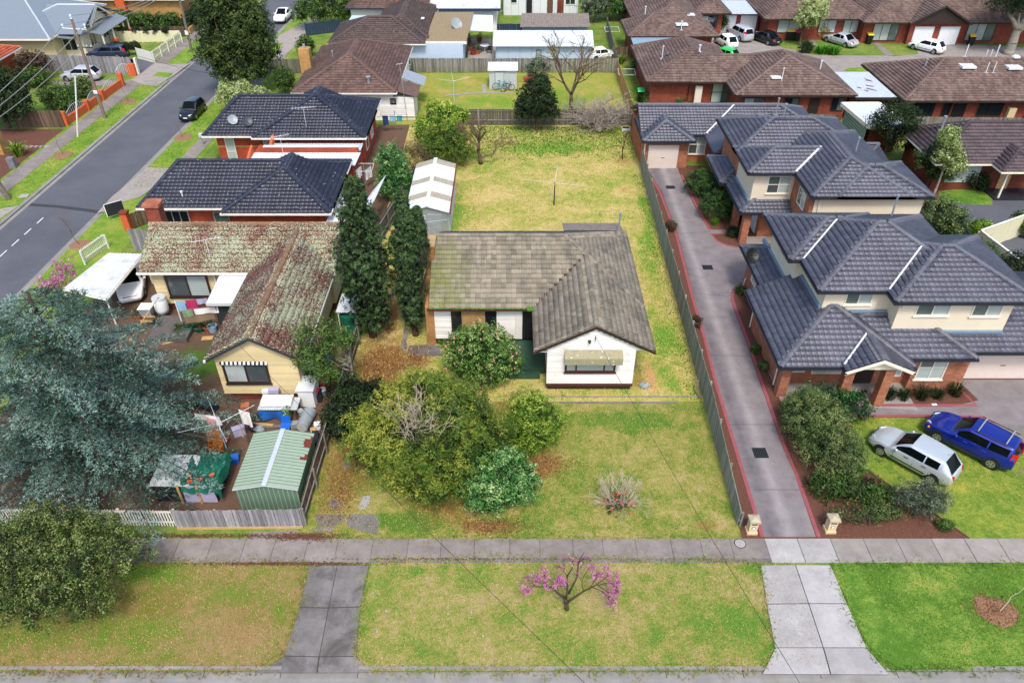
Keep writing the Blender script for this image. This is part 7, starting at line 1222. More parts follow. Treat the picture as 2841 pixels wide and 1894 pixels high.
for (px, py, r, h, lm, lab) in ((2096, 845, .75, .9, 'leaf_dark', 'grey-green shrub at the driveway corner below the satellite dish'), (2055, 815, .35, .5, 'leaf_mid', 'small spiky plant at the curved red driveway edge'), (1858, 640, .5, .7, 'leaf_brownish', 'scraggly brown bush between fence and driveway'), (1930, 905, .35, .6, 'leaf_brownish', 'thin reddish bush beside the fence along the driveway'), (2033, 655, .6, .6, 'leaf_dark', 'low dark bush in the small bed by the middle townhouse column'), (2095, 975, .3, .35, 'leaf_mid', 'small round bush against the brick side wall'), (2116, 1022, .32, .35, 'leaf_shrub', 'tiny bush near the downpipe of the front townhouse'), (2617, 1465, .32, .4, 'leaf_mid', 'small green plant at the mulch corner by the lawn'), (2382, 1310, .3, .5, 'blade_green', 'small bright green plant at the lawn edging')):
 p = G(px, py); plant('garden_shrub', lab, 'shrub', (p.x, p.y, 0), [(p.x, p.y, h * .6, r, r * .9, h * .6)], lm, 'bark_brown', None, 10, .14, .1, .035, dens=40, shade=(.1, .9), foliage='foliage')
for i, (px, py, s_, n_l) in enumerate(((2465, 1108, .75, 'leftmost'), (2505, 1108, .65, 'second'), (2555, 1108, .85, 'third'), (2600, 1106, .6, 'fourth'), (2650, 1098, .75, 'rightmost'))): p = G(px, py); tuft('strappy_plant', '%s of the strappy dark green clumps under the front townhouse window' % n_l, 'plant', (p.x, p.y + .1, 0), 130, s_, 'leaf_dark', .8, .03, .7, 'strappy plants under the window')
p = G(*tC(1425, 1530)); tuft('strappy_plant', 'green strappy clump at the corner of the clipped ball bed', 'plant', tuple(p), 70, .6, 'blade_green', .5)
p = G(*tA(130, 1060)); tuft('strappy_plant', 'yellow-green strappy clump in the garden bed by the brick pillar', 'plant', tuple(p), 130, 1.3, 'leaf_lime', 1.0, .09, .8)
p = G(*tD(575, 365)); tuft('strappy_plant', 'left clump of agapanthus leaves beside the unit court', 'plant', tuple(p), 160, 1.1, 'blade_green', 1.6, .07, .9); p = G(*tD(660, 370)); tuft('strappy_plant', 'right clump of agapanthus leaves beside the unit court', 'plant', tuple(p), 160, 1.1, 'blade_green', 1.6, .07, .9)
for (px, py, hgt, rx, ry, rz, lm, lab) in ((2450, 445, 3.4, 2.2, 2.0, 1.7, 'leaf_dark', 'dark round tree behind the middle townhouse'), (2570, 520, 2.6, 1.7, 1.4, 1.6, 'leaf_mid', 'bright green leafy tree beside the middle townhouse roof'), (2690, 520, .9, 1.1, .9, .9, 'leaf_dark', 'low dark shrub under the window of the plum roofed house'), (2595, 640, 1.4, 1.6, 2.4, 1.1, 'leaf_shrub', 'hedge along the dark court by the townhouse'), (2715, 655, .6, .8, .8, .6, 'leaf_lime', 'lime green bush at the end of the cream panel fence'), (2715, 730, .9, 1.2, 1.4, .8, 'leaf_mid', 'leafy bush behind the front townhouse roof'), (2800, 800, 1.3, 1.5, 1.5, 1.3, 'leaf_dark', 'dark shrubbery at the right edge behind the townhouse'), (2825, 650, 1.0, .8, .8, .8, 'leaf_mid', 'small leafy shrub inside the cream panel fence')):
 p = G(px, py); plant('leafy_shrub', lab, 'shrub', (p.x, p.y, 0), [(p.x, p.y, hgt, rx, ry, rz), (p.x + rx * .4, p.y - .3, hgt * .6, rx * .7, ry * .7, rz * .7)], lm, 'bark_brown', (.1, hgt * .6), 11, .32, .18, .09, dens=14, shade=(.15, .9))
p = G(2590, 540); plant('thin_tree', 'thin pale green young tree rising beside the plum roofed house', 'tree', tuple(p), [(p.x, p.y, 3.6, 1.0, .9, 1.2), (p.x - .5, p.y, 4.9, .7, .7, .9), (p.x + .7, p.y, 2.6, 1.0, .9, .8)], 'leaf_pale', 'bark_grey', (.08, 3.4), 8, .35, .2, .1, dens=9, shade=(.0, .7))
p = G(*tD(1850, 370)); plant('pine_tree', 'big dark tree with thick forked trunk at the top right corner', 'tree', tuple(p), [(p.x - .4, p.y, 7.4, 3.4, 3.0, 2.6), (p.x + 2.6, p.y, 8.2, 3.6, 3.0, 2.6), (p.x - 2.8, p.y, 6.0, 2.4, 2.2, 1.9), (p.x + 1.2, p.y + .5, 5.4, 2.8, 2.4, 1.7), (p.x + 4.4, p.y, 6.6, 2.8, 2.6, 2.2)], 'leaf_dark', 'bark_grey', (.5, 3.6), 13, .5, .24, .06, dens=9, shade=(.05, .8), lump=.25)
p = G(*tD(435, 310)); plant('round_tree', 'small round pale yellow-green tree beside the wheelie bins', 'tree', tuple(p), [(p.x + .6, p.y, 4.0, 1.9, 1.7, 1.7), (p.x + .2, p.y, 2.9, 1.4, 1.3, .9)], 'leaf_pale', 'bark_brown', (.1, 2.4), 11, .34, .22, .1, dens=14, shade=(.2, 1.))
p = G(*tD(575, 262)); plant('round_shrub', 'small round yellow shrub against the far brick units', 'shrub', tuple(p), [(p.x, p.y, 1.1, 1.2, 1.0, 1.1)], 'leaf_yellow', 'bark_brown', None, 11, .28, .2, .1, dens=20, shade=(.1, .9), foliage='foliage')
p = G(*tD(470, 360)); plant('round_shrub', 'tiny dark shrub on the court grass near the pale round tree', 'shrub', tuple(p), [(p.x, p.y, .6, .8, .7, .7)], 'leaf_dark', 'bark_brown', None, 10, .2, .16, .08, dens=24, foliage='foliage')
# left street gardens
for (px, py, bl, lm, tr, lab, nm) in ((tA(60, 870) + ([(0, 0, 3.4, 3.0, 2.6, 2.6), (-1.5, .5, 5.0, 2.6, 2.4, 2.0), (1.2, -.6, 2.4, 2.2, 2.0, 1.8), (-3, 0, 3.6, 2.6, 2.4, 2.4)], 'leaf_dark', (.2, 1.8), 'dark spreading tree over the old brown fence at the left edge', 'garden_tree')), (tA(265, 545) + ([(0, 0, 1.7, 1.9, 1.6, 1.5), (-1, .4, 1.2, 1.4, 1.2, 1.1)], 'leaf_brownish', None, 'brownish bush near the nose of the silver hatchback', 'garden_shrub')), (tA(255, 590) + ([(0, 0, 1.0, 1.3, 1.1, 1.0)], 'leaf_mid', None, 'green bush below the brownish bush across the street', 'garden_shrub')), (tA(430, 745) + ([(0, 0, 1.3, 1.9, 1.6, 1.3), (.6, -.6, .8, 1.4, 1.2, .8)], 'leaf_mid', None, 'spreading green shrub behind the orange brick wall', 'garden_shrub')), (tA(580, 660) + ([(0, 0, 1.0, 1.1, 1.0, 1.1)], 'leaf_shrub', None, 'clipped golden-green conifer on the lawn by the brick wall', 'garden_shrub')), (tA(465, 375) + ([(0, 0, 1.2, 1.5, 1.3, 1.2)], 'leaf_lime', None, 'bright green round bush in front of the grey roofed house', 'garden_shrub')), (tA(700, 270) + ([(0, 0, 2.0, 1.7, 1.6, 1.8)], 'leaf_mid', None, 'rounded tree by the corner of the grey roofed house', 'garden_shrub')), (tA(640, 320) + ([(0, 0, 1.4, 1.3, 1.2, 1.3)], 'leaf_dark', None, 'dark round bush by the verandah of the grey roofed house', 'garden_shrub')), (tA(165, 365) + ([(0, 0, .9, 1.2, 1.0, .9)], 'leaf_dark', None, 'dark low shrub against the white wall across the street', 'garden_shrub')), (tA(580, 330) + ([(0, 0, 1.6, .9, .9, .9)], 'leaf_dark', None, 'small dark shrub beside the first orange pier', 'garden_shrub')), (tB(410, 200) + ([(0, 0, 2.2, 2.2, 1.8, 1.9)], 'leaf_mid', None, 'green bush beside the white sedan at the far verge', 'garden_shrub')), (tB(560, 175) + ([(0, 0, 2.4, 3.0, 2.2, 2.2), (3, 0, 1.8, 1.8, 1.6, 1.6)], 'leaf_mid', None, 'dark leafy shrubs behind the navy fence', 'garden_shrub')), (tB(375, 385) + ([(0, 0, 1.2, 1.0, .9, 1.2)], 'leaf_mid', None, 'shrub with red flowers beside the brick chimney', 'garden_shrub')), (tB(235, 655) + ([(0, 0, 1.6, 1.1, 1.0, 1.4)], 'leaf_mid', None, 'green shrub at the corner of the brown roofed house', 'garden_shrub')), (tA(1060, 100) + ([(0, 0, 2.4, 2.2, 2.0, 2.2), (-2, .5, 3.2, 1.8, 1.6, 1.6)], 'leaf_lime', None, 'lime green tree near the top of the far hedge', 'garden_shrub'))):
 p = G(px, py); plant(nm, lab, 'tree' if tr else 'shrub', (p.x, p.y, 0), [(p.x + a, p.y + b, c, d, e, f) for (a, b, c, d, e, f) in bl], lm, 'bark_brown', tr, 11, .4, .26, .11, dens=10, shade=(.1, .9), foliage='crown' if tr else 'foliage')
for i in range(5):
 p = G(*tA(870 + (0, 75, 150, 210, 280)[i], 283)); plant('ball_topiary', '%s ball topiary in the row before the cream fence' % ('leftmost', 'second', 'middle', 'fourth', 'rightmost')[i], 'topiary', (p.x, p.y, 0), [(p.x, p.y, 1.35, .5, .5, .5)], 'leaf_dark', 'bark_brown', (.04, 1.0), 12, .16, .12, .06, dens=40, inner=.85, lump=.03, group='ball topiaries across the street')
for i, (px, py) in enumerate(((810, 375), (878, 380), (935, 375))): p = G(*tA(px, py)); plant('ball_topiary', ('leftmost', 'middle', 'rightmost')[i] + ' ball topiary behind the dark wagon', 'topiary', (p.x, p.y, 0), [(p.x, p.y, 1.0, .6, .6, .6)], 'leaf_dark', 'bark_brown', (.04, .7), 12, .16, .12, .06, dens=36, inner=.85, lump=.03, group='ball topiaries by the dark wagon')
def hedge(lab, pts, wd, h, lm, dens=9):
 bl = []
 for a, b in zip(pts[:-1], pts[1:]):
  n = max(1, int((b - a).length / wd))
  for i in range(n): c = a.lerp(b, (i + .5) / n); bl.append((c.x, c.y, h * .55, wd * .8, wd * .8, h * .55))
 plant('hedge', lab, 'hedge', tuple(pts[0]), bl, lm, 'bark_brown', None, 11, .35, .24, .12, dens=dens, inner=.7, lump=.12, shade=(.1, .9), foliage='foliage')
hedge('long dark clipped hedge behind the topiary lawn', GP(tA, [(820, 195), (1000, 215), (1230, 220)]), 1.3, 2.2, 'leaf_mid'); hedge('dark hedge above the curved tan brick wall', GP(tA, [(1290, 215), (1360, 155), (1480, 80)]), 1.3, 2.0, 'leaf_dark')
fence('paling_fence', 'brown paling fence under the long clipped hedge', G(*tA(720, 260)), G(*tA(1260, 250)), 1.3, 'pal_brown', .15, 0, 2.4, -1)
for (q, rx, rz, lm, lab) in (((600, 150), 2.0, 2.0, 'leaf_greygreen', 'grey-green bushy tree at the top behind the pale shed'), ((720, 140), 2.0, 2.2, 'leaf_mid', 'dark green dense tree at the top left of the glossy one'), ((810, 140), 2.2, 2.3, 'leaf_glossy', 'glossy round tree touching the brick unit at the top'), ((225, 545), 1.2, 1.2, 'leaf_greygreen', 'white flowered bush beside the tool shed'), ((900, 490), .6, .6, 'leaf_mid', 'low plants along the brick unit side wall'), ((970, 700), .6, .5, 'leaf_mid', 'small bush at the corner by the green lidded bin'), ((1190, 700), .9, .5, 'leaf_mid', 'low bushes under the brick unit wall by the white cabinet'), ((1490, 690), .7, .9, 'leaf_greygreen', 'spiky plant in front of the brick unit window'), ((1455, 215), 1.2, 1.2, 'leaf_mid', 'dark bush beside the far garage doors')):
 p = G(*tC(*q)); plant('leafy_shrub', lab, 'shrub', (p.x, p.y, 0), [(p.x, p.y, rz, rx, rx * .9, rz)], lm, 'bark_brown', None, 11, .36, .24, .1, dens=11, shade=(.15, .95), foliage='foliage')
# street saplings with mulch rings
for (px, py, h, lab) in ((872, 690, 1.5, 'thin bare sapling with mulch ring near the timber power pole'), (430, 1055, 2.0, 'thin bare sapling with mulch ring on the left verge near the white pole'), (1245, 935, 1.3, 'small stake sapling with mulch ring on the verge by the black hatchback')):
 p = G(*tA(px, py)); t = thing('street_sapling', lab, 'sapling', tuple(p), 'street saplings'); mb = MB(); bare(mb, p, (-.15, 0, 1), h * .6, .03, 2, .2, 0, (1, 2)); part('trunk', mb, 'twig_brown', t); part('mulch_ring', MB().lathe([(.85, .0), (.8, .05), (.35, .08), (.1, .06)], (p.x, p.y, .005), 14), 'woodchip', t)
p = G(*tE(545, 195)); t = thing('street_sapling', 'bare sapling with mulch ring beside the cream street fence', 'sapling', tuple(p), 'street saplings'); mb = MB(); bare(mb, p, (-.2, 0, 1), 1.3, .03, 3, .2); part('trunk', mb, 'twig_brown', t); part('mulch_ring', MB().lathe([(.75, .0), (.7, .05), (.3, .08), (.1, .06)], (p.x, p.y, .005), 14), 'woodchip', t)
p = G(*tL(1790, 1085)); t = thing('street_sapling', 'thin leaning sapling in a woodchip patch on the right nature strip', 'sapling', tuple(p), 'street saplings'); mb = MB(); bare(mb, p, (.9, .7, .9), .8, .018, 3, .25, 0, (1, 2)); part('trunk', mb, 'twig_pale', t)
mw = MB(); P_ = GP(tL, [(1620, 965), (1700, 985), (1800, 1000), (1890, 1040), (1925, 1100), (1900, 1170), (1820, 1195), (1740, 1160), (1660, 1110), (1620, 1040)]); cc = sum(P_, Vector()) / len(P_); mw.v = [(q.x, q.y, .012) for q in P_] + [(cc + (q - cc) * .6)[:2] + (.07,) for q in P_] if False else [(q.x, q.y, .012) for q in P_] + [((cc + (q - cc) * .65).x, (cc + (q - cc) * .65).y, .07) for q in P_] + [(cc.x, cc.y, .03)]
k = len(P_); mw.f = [(i, k + i, k + (i + 1) % k, (i + 1) % k) for i in range(k)] + [(k + i, 2 * k, k + (i + 1) % k) for i in range(k)]; mw.f = [tuple(reversed(f)) for f in mw.f]; part('mulch_ring', mw, 'woodchip', t)
Pm = np.array([(cc.x + random.gauss(0, .55), cc.y + random.gauss(0, .38), .07) for i in range(900)]); v, r = leafcloud(Pm, np.zeros_like(Pm) + [0, 0, 1], rng.random(len(Pm)), 1, .02, .09, .035, 1.5); o = link('woodchips', npmesh('woodchips', v, np.arange(len(v)).reshape(-1, 4), r), 'leaf_litter', t); o['kind'] = 'stuff'
p = G(190, 790); t = thing('blossom_tree', 'small pink blossom tree between the carport and the street', 'tree', (-28.6, 39.9, 0)); mb = MB(); tips = []
for i in range(9): a = random.uniform(0, 6.28); tips += bare(mb, (-28.6, 39.9, .3), (math.cos(a) * .4, math.sin(a) * .4, 1), 1.1, .03, 3, .3)
part('trunk', mb, 'twig_brown', t); P = np.array([tuple(q) for q in tips]); link('blossom', cloudmesh('blossom', [leafcloud(P, np.zeros_like(P) + [0, 0, 1], rng.random(len(P)), 7, .12, .1, .08, .3)]), 'leaf_blossom', t)
# ---------------------------------------------------------------- vehicles
def car(name, label, pos, head, kind='hatch', paintm='car_white', L=4.2, W=1.72, H=1.48, rack=False, group=None):
 """pos = ground centre, head = heading angle of the nose (radians from +x)"""
 t = thing(name, label, 'car', (pos[0], pos[1], 0), group); ca, sa = math.cos(head), math.sin(head)
 def Wd(x, y, z): return (pos[0] + x * ca - y * sa, pos[1] + x * sa + y * ca, z)
 h = L / 2; belt = H * .62
 if kind == 'sedan': xs_c, xs_r0, xs_r1, xs_b, hood, tail = h * .42, h * .02, -h * .38, -h * .66, belt * .93, belt * .98
 elif kind == 'wagon': xs_c, xs_r0, xs_r1, xs_b, hood, tail = h * .42, h * .08, -h * .86, -h * .97, belt * .98, belt * 1.0
 else: xs_c, xs_r0, xs_r1, xs_b, hood, tail = h * .45, h * .06, -h * .70, -h * .93, belt * .95, belt * 1.0
 def top(x):
  if x > xs_c: u = (x - xs_c) / (h - xs_c); return hood - (hood - H * .40) * max(0, u) ** 2.6
  if x > xs_r0: u = (x - xs_r0) / (xs_c - xs_r0); return H - (H - hood - .015) * (u ** 1.15) - .03 * u * (1 - u)
  if x > xs_r1: u = (x - xs_r1) / (xs_r0 - xs_r1); return H - .05 * (1 - u) ** 2
  if x > xs_b: u = (xs_r1 - x) / (xs_r1 - xs_b); return H - .05 - (H - .05 - tail) * u ** 1.05
  u = (xs_b - x) / (h + xs_b + 1e-6) if h + xs_b > 1e-3 else 0; return tail - (tail - H * .45) * max(0, min(1, u)) ** 3
 def bl(x): return min(belt + .02 * (-x / h), top(x) - .012)
 def half(x): u = abs(x) / h; return W / 2 * (1 - .20 * u ** 4 - .05 * u ** 2)
 def bot(x): u = abs(x) / h; return .19 + .1 * max(0, u - .8) / .2
 st = sorted(set([round(v, 3) for v in list(np.linspace(-h, h, 34)) + [xs_c, xs_r0, xs_r1, xs_b, (xs_r0 + xs_r1) / 2 - .03, (xs_r0 + xs_r1) / 2 + .03]]))
 rows = []; nb = 13
 for x in st:
  hw = half(x); zb, zbl, zt = bot(x), bl(x), top(x); gh = max(0, zt - zbl); k = min(1, gh / .3); ins = hw - .02 - k * .16
  sec = [(0, zb), (hw * .80, zb), (hw * .97, zb + .1), (hw, zb + (zbl - zb) * .45), (hw * .985, zb + (zbl - zb) * .8), (hw * .945, zbl), (hw * .935 - .005, zbl + gh * .06), (hw * .935 - k * .105, zbl + gh * .80), (ins * .93 - .0, zbl + gh * .93), (ins * .8, zt - .012 * (1 - k) - .012 * k), (ins * .45, zt + .008), (0, zt + .014)]
  rows.append(sec)
 nS = len(rows[0]); body = MB(); gl = {}
 wc = (h * .62, -h * .60); wr = .31 if kind != 'wagon' else .34
 def P(i, j, s): y, z = rows[i][j]; return Wd(st[i], s * y, z)
 for i in range(len(st) - 1):
  xm = (st[i] + st[i + 1]) / 2
  for j in range(nS - 1):
   for s in (1, -1):
    q = [P(i, j, s), P(i + 1, j, s), P(i + 1, j + 1, s), P(i, j + 1, s)]
    if s < 0: q = q[::-1]
    q = q[::-1]; key = None
    if xs_r0 < xm < xs_c - .06 and j >= 9: key = 'windscreen'
    elif xs_b + (.03 if kind != 'sedan' else 0) < xm < xs_r1 - .03 and j >= 9: key = 'rear_window'
    elif j == 6 and xs_r1 + (.1 if kind == 'hatch' else .05 if kind == 'wagon' else -.05) < xm < xs_c - .3 and abs(xm - ((xs_r0 + xs_r1) / 2)) > .03 and top(xm) - bl(xm) > .16: key = ('side_window', s, xm > (xs_r0 + xs_r1) / 2)
    if key: gl.setdefault(key, []).append(q)
    else: body.poly(q)
 for i, sgn in ((0, 1), (len(st) - 1, -1)):
  loop = [P(i, j, 1) for j in range(nS)] + [P(i, j, -1) for j in reversed(range(nS))]; body.poly(loop if sgn < 0 else loop[::-1])
 me = body.mesh('body'); bm = bmesh.new(); bm.from_mesh(me); bmesh.ops.remove_doubles(bm, verts=bm.verts[:], dist=.001); bmesh.ops.recalc_face_normals(bm, faces=bm.faces[:]); bm.to_mesh(me); bm.free(); link('body', me, paintm, t, True)
 for key, qs in gl.items():
  mb = MB(); [mb.poly(q) for q in qs]; me = mb.mesh('w'); bm = bmesh.new(); bm.from_mesh(me); bmesh.ops.remove_doubles(bm, verts=bm.verts[:], dist=.001); bm.to_mesh(me); bm.free(); link(key if isinstance(key, str) else key[0], me, 'car_glass', t, True)
 for wx in wc:
  for s in (1, -1):
   y = half(wx); part('wheel_arch', MB().cyl(Wd(wx, s * (y - .12), wr + .03), Wd(wx, s * (y + .006), wr + .03), wr + .065, wr + .06, 20), 'rubber', t)
   wl = part('wheel', MB().cyl(Wd(wx, s * (y - .2), wr), Wd(wx, s * (y + .015), wr), wr, wr - .015, 22), 'rubber', t, False); part('rim', MB().cyl(Wd(wx, s * (y - .05), wr), Wd(wx, s * (y + .02), wr), wr * .66, wr * .62, 18), 'alloy', wl)
   for q in range(5): a = 6.283 * q / 5; part('rim_gap', MB().cyl(Wd(wx + math.cos(a) * wr * .38, s * (y + .018), wr + math.sin(a) * wr * .38), Wd(wx + math.cos(a) * wr * .38, s * (y + .024), wr + math.sin(a) * wr * .38), wr * .13, wr * .13, 6), 'rubber', wl)
 for s in (1, -1):
  hwf = half(h * .93); zf = H * .43; part('headlight', MB().hexa([Wd(h * .97, s * hwf * .52, zf - .06), Wd(h * .84, s * hwf * 1.015, zf - .04), Wd(h * .80, s * hwf * 1.0, zf + .1), Wd(h * .93, s * hwf * .5, zf + .07)], [Wd(h * 1.0, s * hwf * .52, zf - .05), Wd(h * .87, s * (hwf * 1.03), zf - .03), Wd(h * .82, s * hwf * 1.02, zf + .12), Wd(h * .955, s * hwf * .5, zf + .1)]), 'lamp_clear', t)
  hwb = half(-h * .95); zt_ = H * (.52 if kind != 'wagon' else .62); hh = .13 if kind != 'wagon' else .3; part('tail_light', MB().hexa([Wd(-h * .9, s * hwb * 1.0, zt_ - hh), Wd(-h * .985, s * hwb * .74, zt_ - hh), Wd(-h * .97, s * hwb * .74, zt_ + hh), Wd(-h * .87, s * hwb * .97, zt_ + hh)], [Wd(-h * .905, s * (hwb * 1.03), zt_ - hh), Wd(-h * 1.015, s * hwb * .74, zt_ - hh), Wd(-h * 1.0, s * hwb * .74, zt_ + hh), Wd(-h * .88, s * hwb * 1.0, zt_ + hh)]), 'lamp_red', t)
  m_ = Wd(xs_c - .32, s * (W / 2 + .07), belt + .06); part('mirror', MB().blob(m_, (.09, .09, .075), 8, 5, 0), paintm, t, True)
  for dx in (.12, -.75): p0, p1 = Wd(dx - .1 - .02, s * (half(dx) * .985 + .01), belt - .12), Wd(dx + .1, s * (half(dx) * .985 + .01), belt - .11); part('door_handle', MB().cyl(p0, p1, .018, .018, 6), 'black_plastic' if 'silver' in paintm else paintm, t)
  for dx in (h * .34, -h * .12, -h * .5):
   sm = MB()
   for z0, z1, k0, k1 in ((.3, .55, .99, 1.0), (.55, belt - .06, 1.0, .965)): sm.hexa([Wd(dx, s * half(dx) * (k0 - .01), z0), Wd(dx + .014, s * half(dx) * (k0 - .01), z0), Wd(dx + .014, s * half(dx) * (k1 - .01), z1), Wd(dx, s * half(dx) * (k1 - .01), z1)], [Wd(dx, s * (half(dx) * k0 + .004), z0), Wd(dx + .014, s * (half(dx) * k0 + .004), z0), Wd(dx + .014, s * (half(dx) * k1 + .006), z1), Wd(dx, s * (half(dx) * k1 + .006), z1)])
   part('door_seam', sm, 'black_plastic', t)
  part('side_strip', MB().hexa([Wd(h * .38, s * half(.4) * .985, .44), Wd(-h * .42, s * half(.4) * .985, .44), Wd(-h * .42, s * half(.4) * .985, .49), Wd(h * .38, s * half(.4) * .985, .49)], [Wd(h * .38, s * (half(.4) + .012), .44), Wd(-h * .42, s * (half(.4) + .012), .44), Wd(-h * .42, s * (half(.4) + .012), .49), Wd(h * .38, s * (half(.4) + .012), .49)]), 'rubber', t)
 for xx, z_, nm, m_ in ((h * 1.0, .42, 'number_plate', 'plastic_white'), (-h * 1.0, .5, 'number_plate', 'plastic_white'), (h * .985, .55, 'grille', 'black_plastic')):
  sg = 1 if xx > 0 else -1; wd = .19 if nm != 'grille' else .42; part(nm, MB().hexa([Wd(xx - .02, -wd, z_), Wd(xx - .02, wd, z_), Wd(xx - .02, wd, z_ + .1), Wd(xx - .02, -wd, z_ + .1)], [Wd(xx + sg * .02, -wd, z_), Wd(xx + sg * .02, wd, z_), Wd(xx + sg * .02, wd, z_ + .1), Wd(xx + sg * .02, -wd, z_ + .1)]), m_, t)
 if rack:
  for xx in (-.15, -1.45): part('roof_rack', MB().cyl(Wd(xx, -W * .36, H + .09), Wd(xx, W * .36, H + .09), .035, .035, 6), 'plastic_grey', t)
  for s in (1, -1): part('roof_rail', MB().cyl(Wd(.05, s * W * .37, H + .04), Wd(-1.75, s * W * .37, H + .03), .025, .025, 6), 'black_plastic', t)
  for s in (1, -1): hwf = half(h * .9); part('indicator', MB().blob(Wd(h * .875, s * hwf * .98, H * .40), (.09, .06, .07), 8, 5, 0), 'lamp_orange', t)
 else: part('aerial', MB().cyl(Wd(xs_r1 + .15, 0, H), Wd(xs_r1 - .25, 0, H + .35), .008, .006, 4), 'black_plastic', t)
 return t
def by_wheels(f, r, off): # near-side front and rear wheel pixels -> centre and heading
 a, b = G(*f, .3), G(*r, .3); d = (a - b).normalized(); right = Vector((d.y, -d.x, 0)); m = (a + b) / 2 + right * off; return (m.x, m.y), math.atan2(d.y, d.x)
ps, hd = by_wheels((2438.8, 1249.4), (2587.8, 1332.7), .8); car('parked_car', 'silver hatchback with white-looking roof parked on the unit lawn', ps, hd, 'hatch', 'car_silver', 4.2, 1.74, 1.52)
ps, hd = by_wheels((2605.5, 1216), (2743.7, 1284.7), .8); car('parked_car', 'deep blue wagon with roof racks parked on the unit lawn', ps, hd, 'wagon', 'car_blue', 4.3, 1.76, 1.62, True)
p = G(500, 335, .3); car('parked_car', 'black hatchback parked on the street facing the camera', (-32.0, 73.6), -math.pi / 2 - .03, 'hatch', 'car_black', 4.0, 1.7, 1.46)
p = G(782, 55, .3); car('parked_car', 'white sedan parked on the street at the top', (p.x - .1, p.y + 1.2), -math.pi / 2 - .05, 'sedan', 'car_white', 4.5, 1.76, 1.45)
a = G(187, 220, .3); b = G(249, 221.6, .3); m_ = (a + b) / 2; car('parked_car', 'silver hatchback in the driveway beside the tall grey fence across the street', (m_.x, m_.y + .85), math.pi - .03, 'hatch', 'car_silver2', 4.3, 1.76, 1.5)
p = G(*tA(715, 390), .3); car('parked_car', 'dark navy wagon in the driveway of the grey roofed house', (p.x, p.y + .9), math.pi + .02, 'wagon', 'car_navy', 4.7, 1.8, 1.5)
p = G(*tE(915, 560), .2); car('parked_car', 'white car nosing out from under the ribbed carport', (p.x - .75, p.y + 1.6), -math.pi / 2 + .35, 'sedan', 'car_white', 4.4, 1.76, 1.5)
p = G(*tC(1520, 318), .3); car('parked_car', 'white hatchback nearest the green car in the unit court', (p.x, p.y + 1.4), math.pi * .58, 'hatch', 'car_white', 4.0, 1.7, 1.48)
p = G(*tC(1615, 270), .3); car('parked_car', 'tall silver wagon in front of the white garage doors', (p.x, p.y + 1.6), math.pi * .6, 'wagon', 'car_silver2', 4.5, 1.8, 1.75)
p = G(*tC(1800, 290), .3); car('parked_car', 'black sedan beside the tall silver wagon in the court', (p.x - .2, p.y + 1.3), math.pi * .66, 'sedan', 'car_black', 4.5, 1.78, 1.44)
p = G(*tD(745, 300), .3); car('parked_car', 'silver sedan on the grass beside the far units', (p.x - .3, p.y + 1.0), math.pi * .68, 'sedan', 'car_silver2', 4.6, 1.8, 1.46)
p = G(*tD(1330, 345), .3); car('parked_car', 'white hatchback before the twin garage doors', (p.x - .2, p.y + .9), math.pi * .72, 'hatch', 'car_white', 4.2, 1.74, 1.46)
p = G(*tC(1490, 400), .3); car('parked_car', 'bright green hatchback peeking over the brown roof', (p.x + .1, p.y + .9), math.pi * .75, 'hatch', 'car_green', 4.0, 1.7, 1.4)
car('parked_car', 'dark car parked between the two dark roofed brick houses', (-20.6, 57.9), math.pi, 'sedan', 'car_black', 4.4, 1.76, 1.45)
p = G(*tC(665, 395), .3); car('parked_car', 'white car behind the pale shed by the cluttered corner', (p.x, p.y + .6), math.pi * .1, 'hatch', 'car_white', 3.4, 1.6, 1.4)
# ---------------------------------------------------------------- poles and wires
pp = G(*tA(715, 805)); t = thing('power_pole', 'leaning timber power pole with crossarm and insulators on the left verge', 'power pole', tuple(pp)); top = V(*tA(485, 130), pp.y); part('pole', MB().tube([pp, pp.lerp(top, .5), top], .17, 9, .12), 'pole_timber', t)
ca = pp.lerp(top, .9); part('crossarm', MB().cyl(ca + Vector((-1.1, 0, .1)), ca + Vector((1.1, 0, .0)), .07, .07, 6), 'galv_light', t); cb = pp.lerp(top, .72); part('crossarm', MB().cyl(cb + Vector((-.5, .3, 0)), cb + Vector((.9, .3, 0)), .05, .05, 6), 'black_plastic', t)
INS = []
for dx in (-1.05, -.1, 1.0):
 q = ca + Vector((dx, 0, .1)) if abs(dx) > .2 else top; INS.append(q + Vector((0, 0, .3))); part('insulator', MB().lathe([(.06, 0), (.11, .05), (.06, .12), (.12, .2), (.1, .36), (.03, .42)], tuple(q), 8), 'insulator', t)
for dx in (-.4, .0, .4, .8): part('insulator', MB().lathe([(.04, 0), (.07, .08), (.04, .16)], tuple(cb + Vector((dx, .3, .04))), 6), 'insulator', t)
sg = pp.lerp(top, .28); part('pole_sign', MB().box(sg.x - .16, sg.x + .2, sg.y - .2, sg.y - .18, sg.z - .1, sg.z + .4), 'plastic_white', t); part('pole_sign', MB().box(sg.x - .16, sg.x + .2, sg.y - .205, sg.y - .2, sg.z + .26, sg.z + .4), 'plastic_red', t)
wp = G(*tA(528, 928)); wt = V(*tA(511, 520), wp.y); solo('street_pole', MB().tube([wp, wt], .07, 8), 'white_paint', 'slim white pole on the left verge', 'pole')
gp = G(*tA(1302, 345)); gt_ = V(*tA(1220, -10), gp.y); t = thing('power_pole', 'greenish timber pole beside the far topiary fence', 'power pole', tuple(gp)); part('pole', MB().tube([gp, gt_], .17, 8, .14), 'timber_old', t); q = gp.lerp(gt_, .32); part('pole_sign', MB().box(q.x - .2, q.x + .2, q.y - .25, q.y - .22, q.z, q.z + .5), 'plastic_white', t)
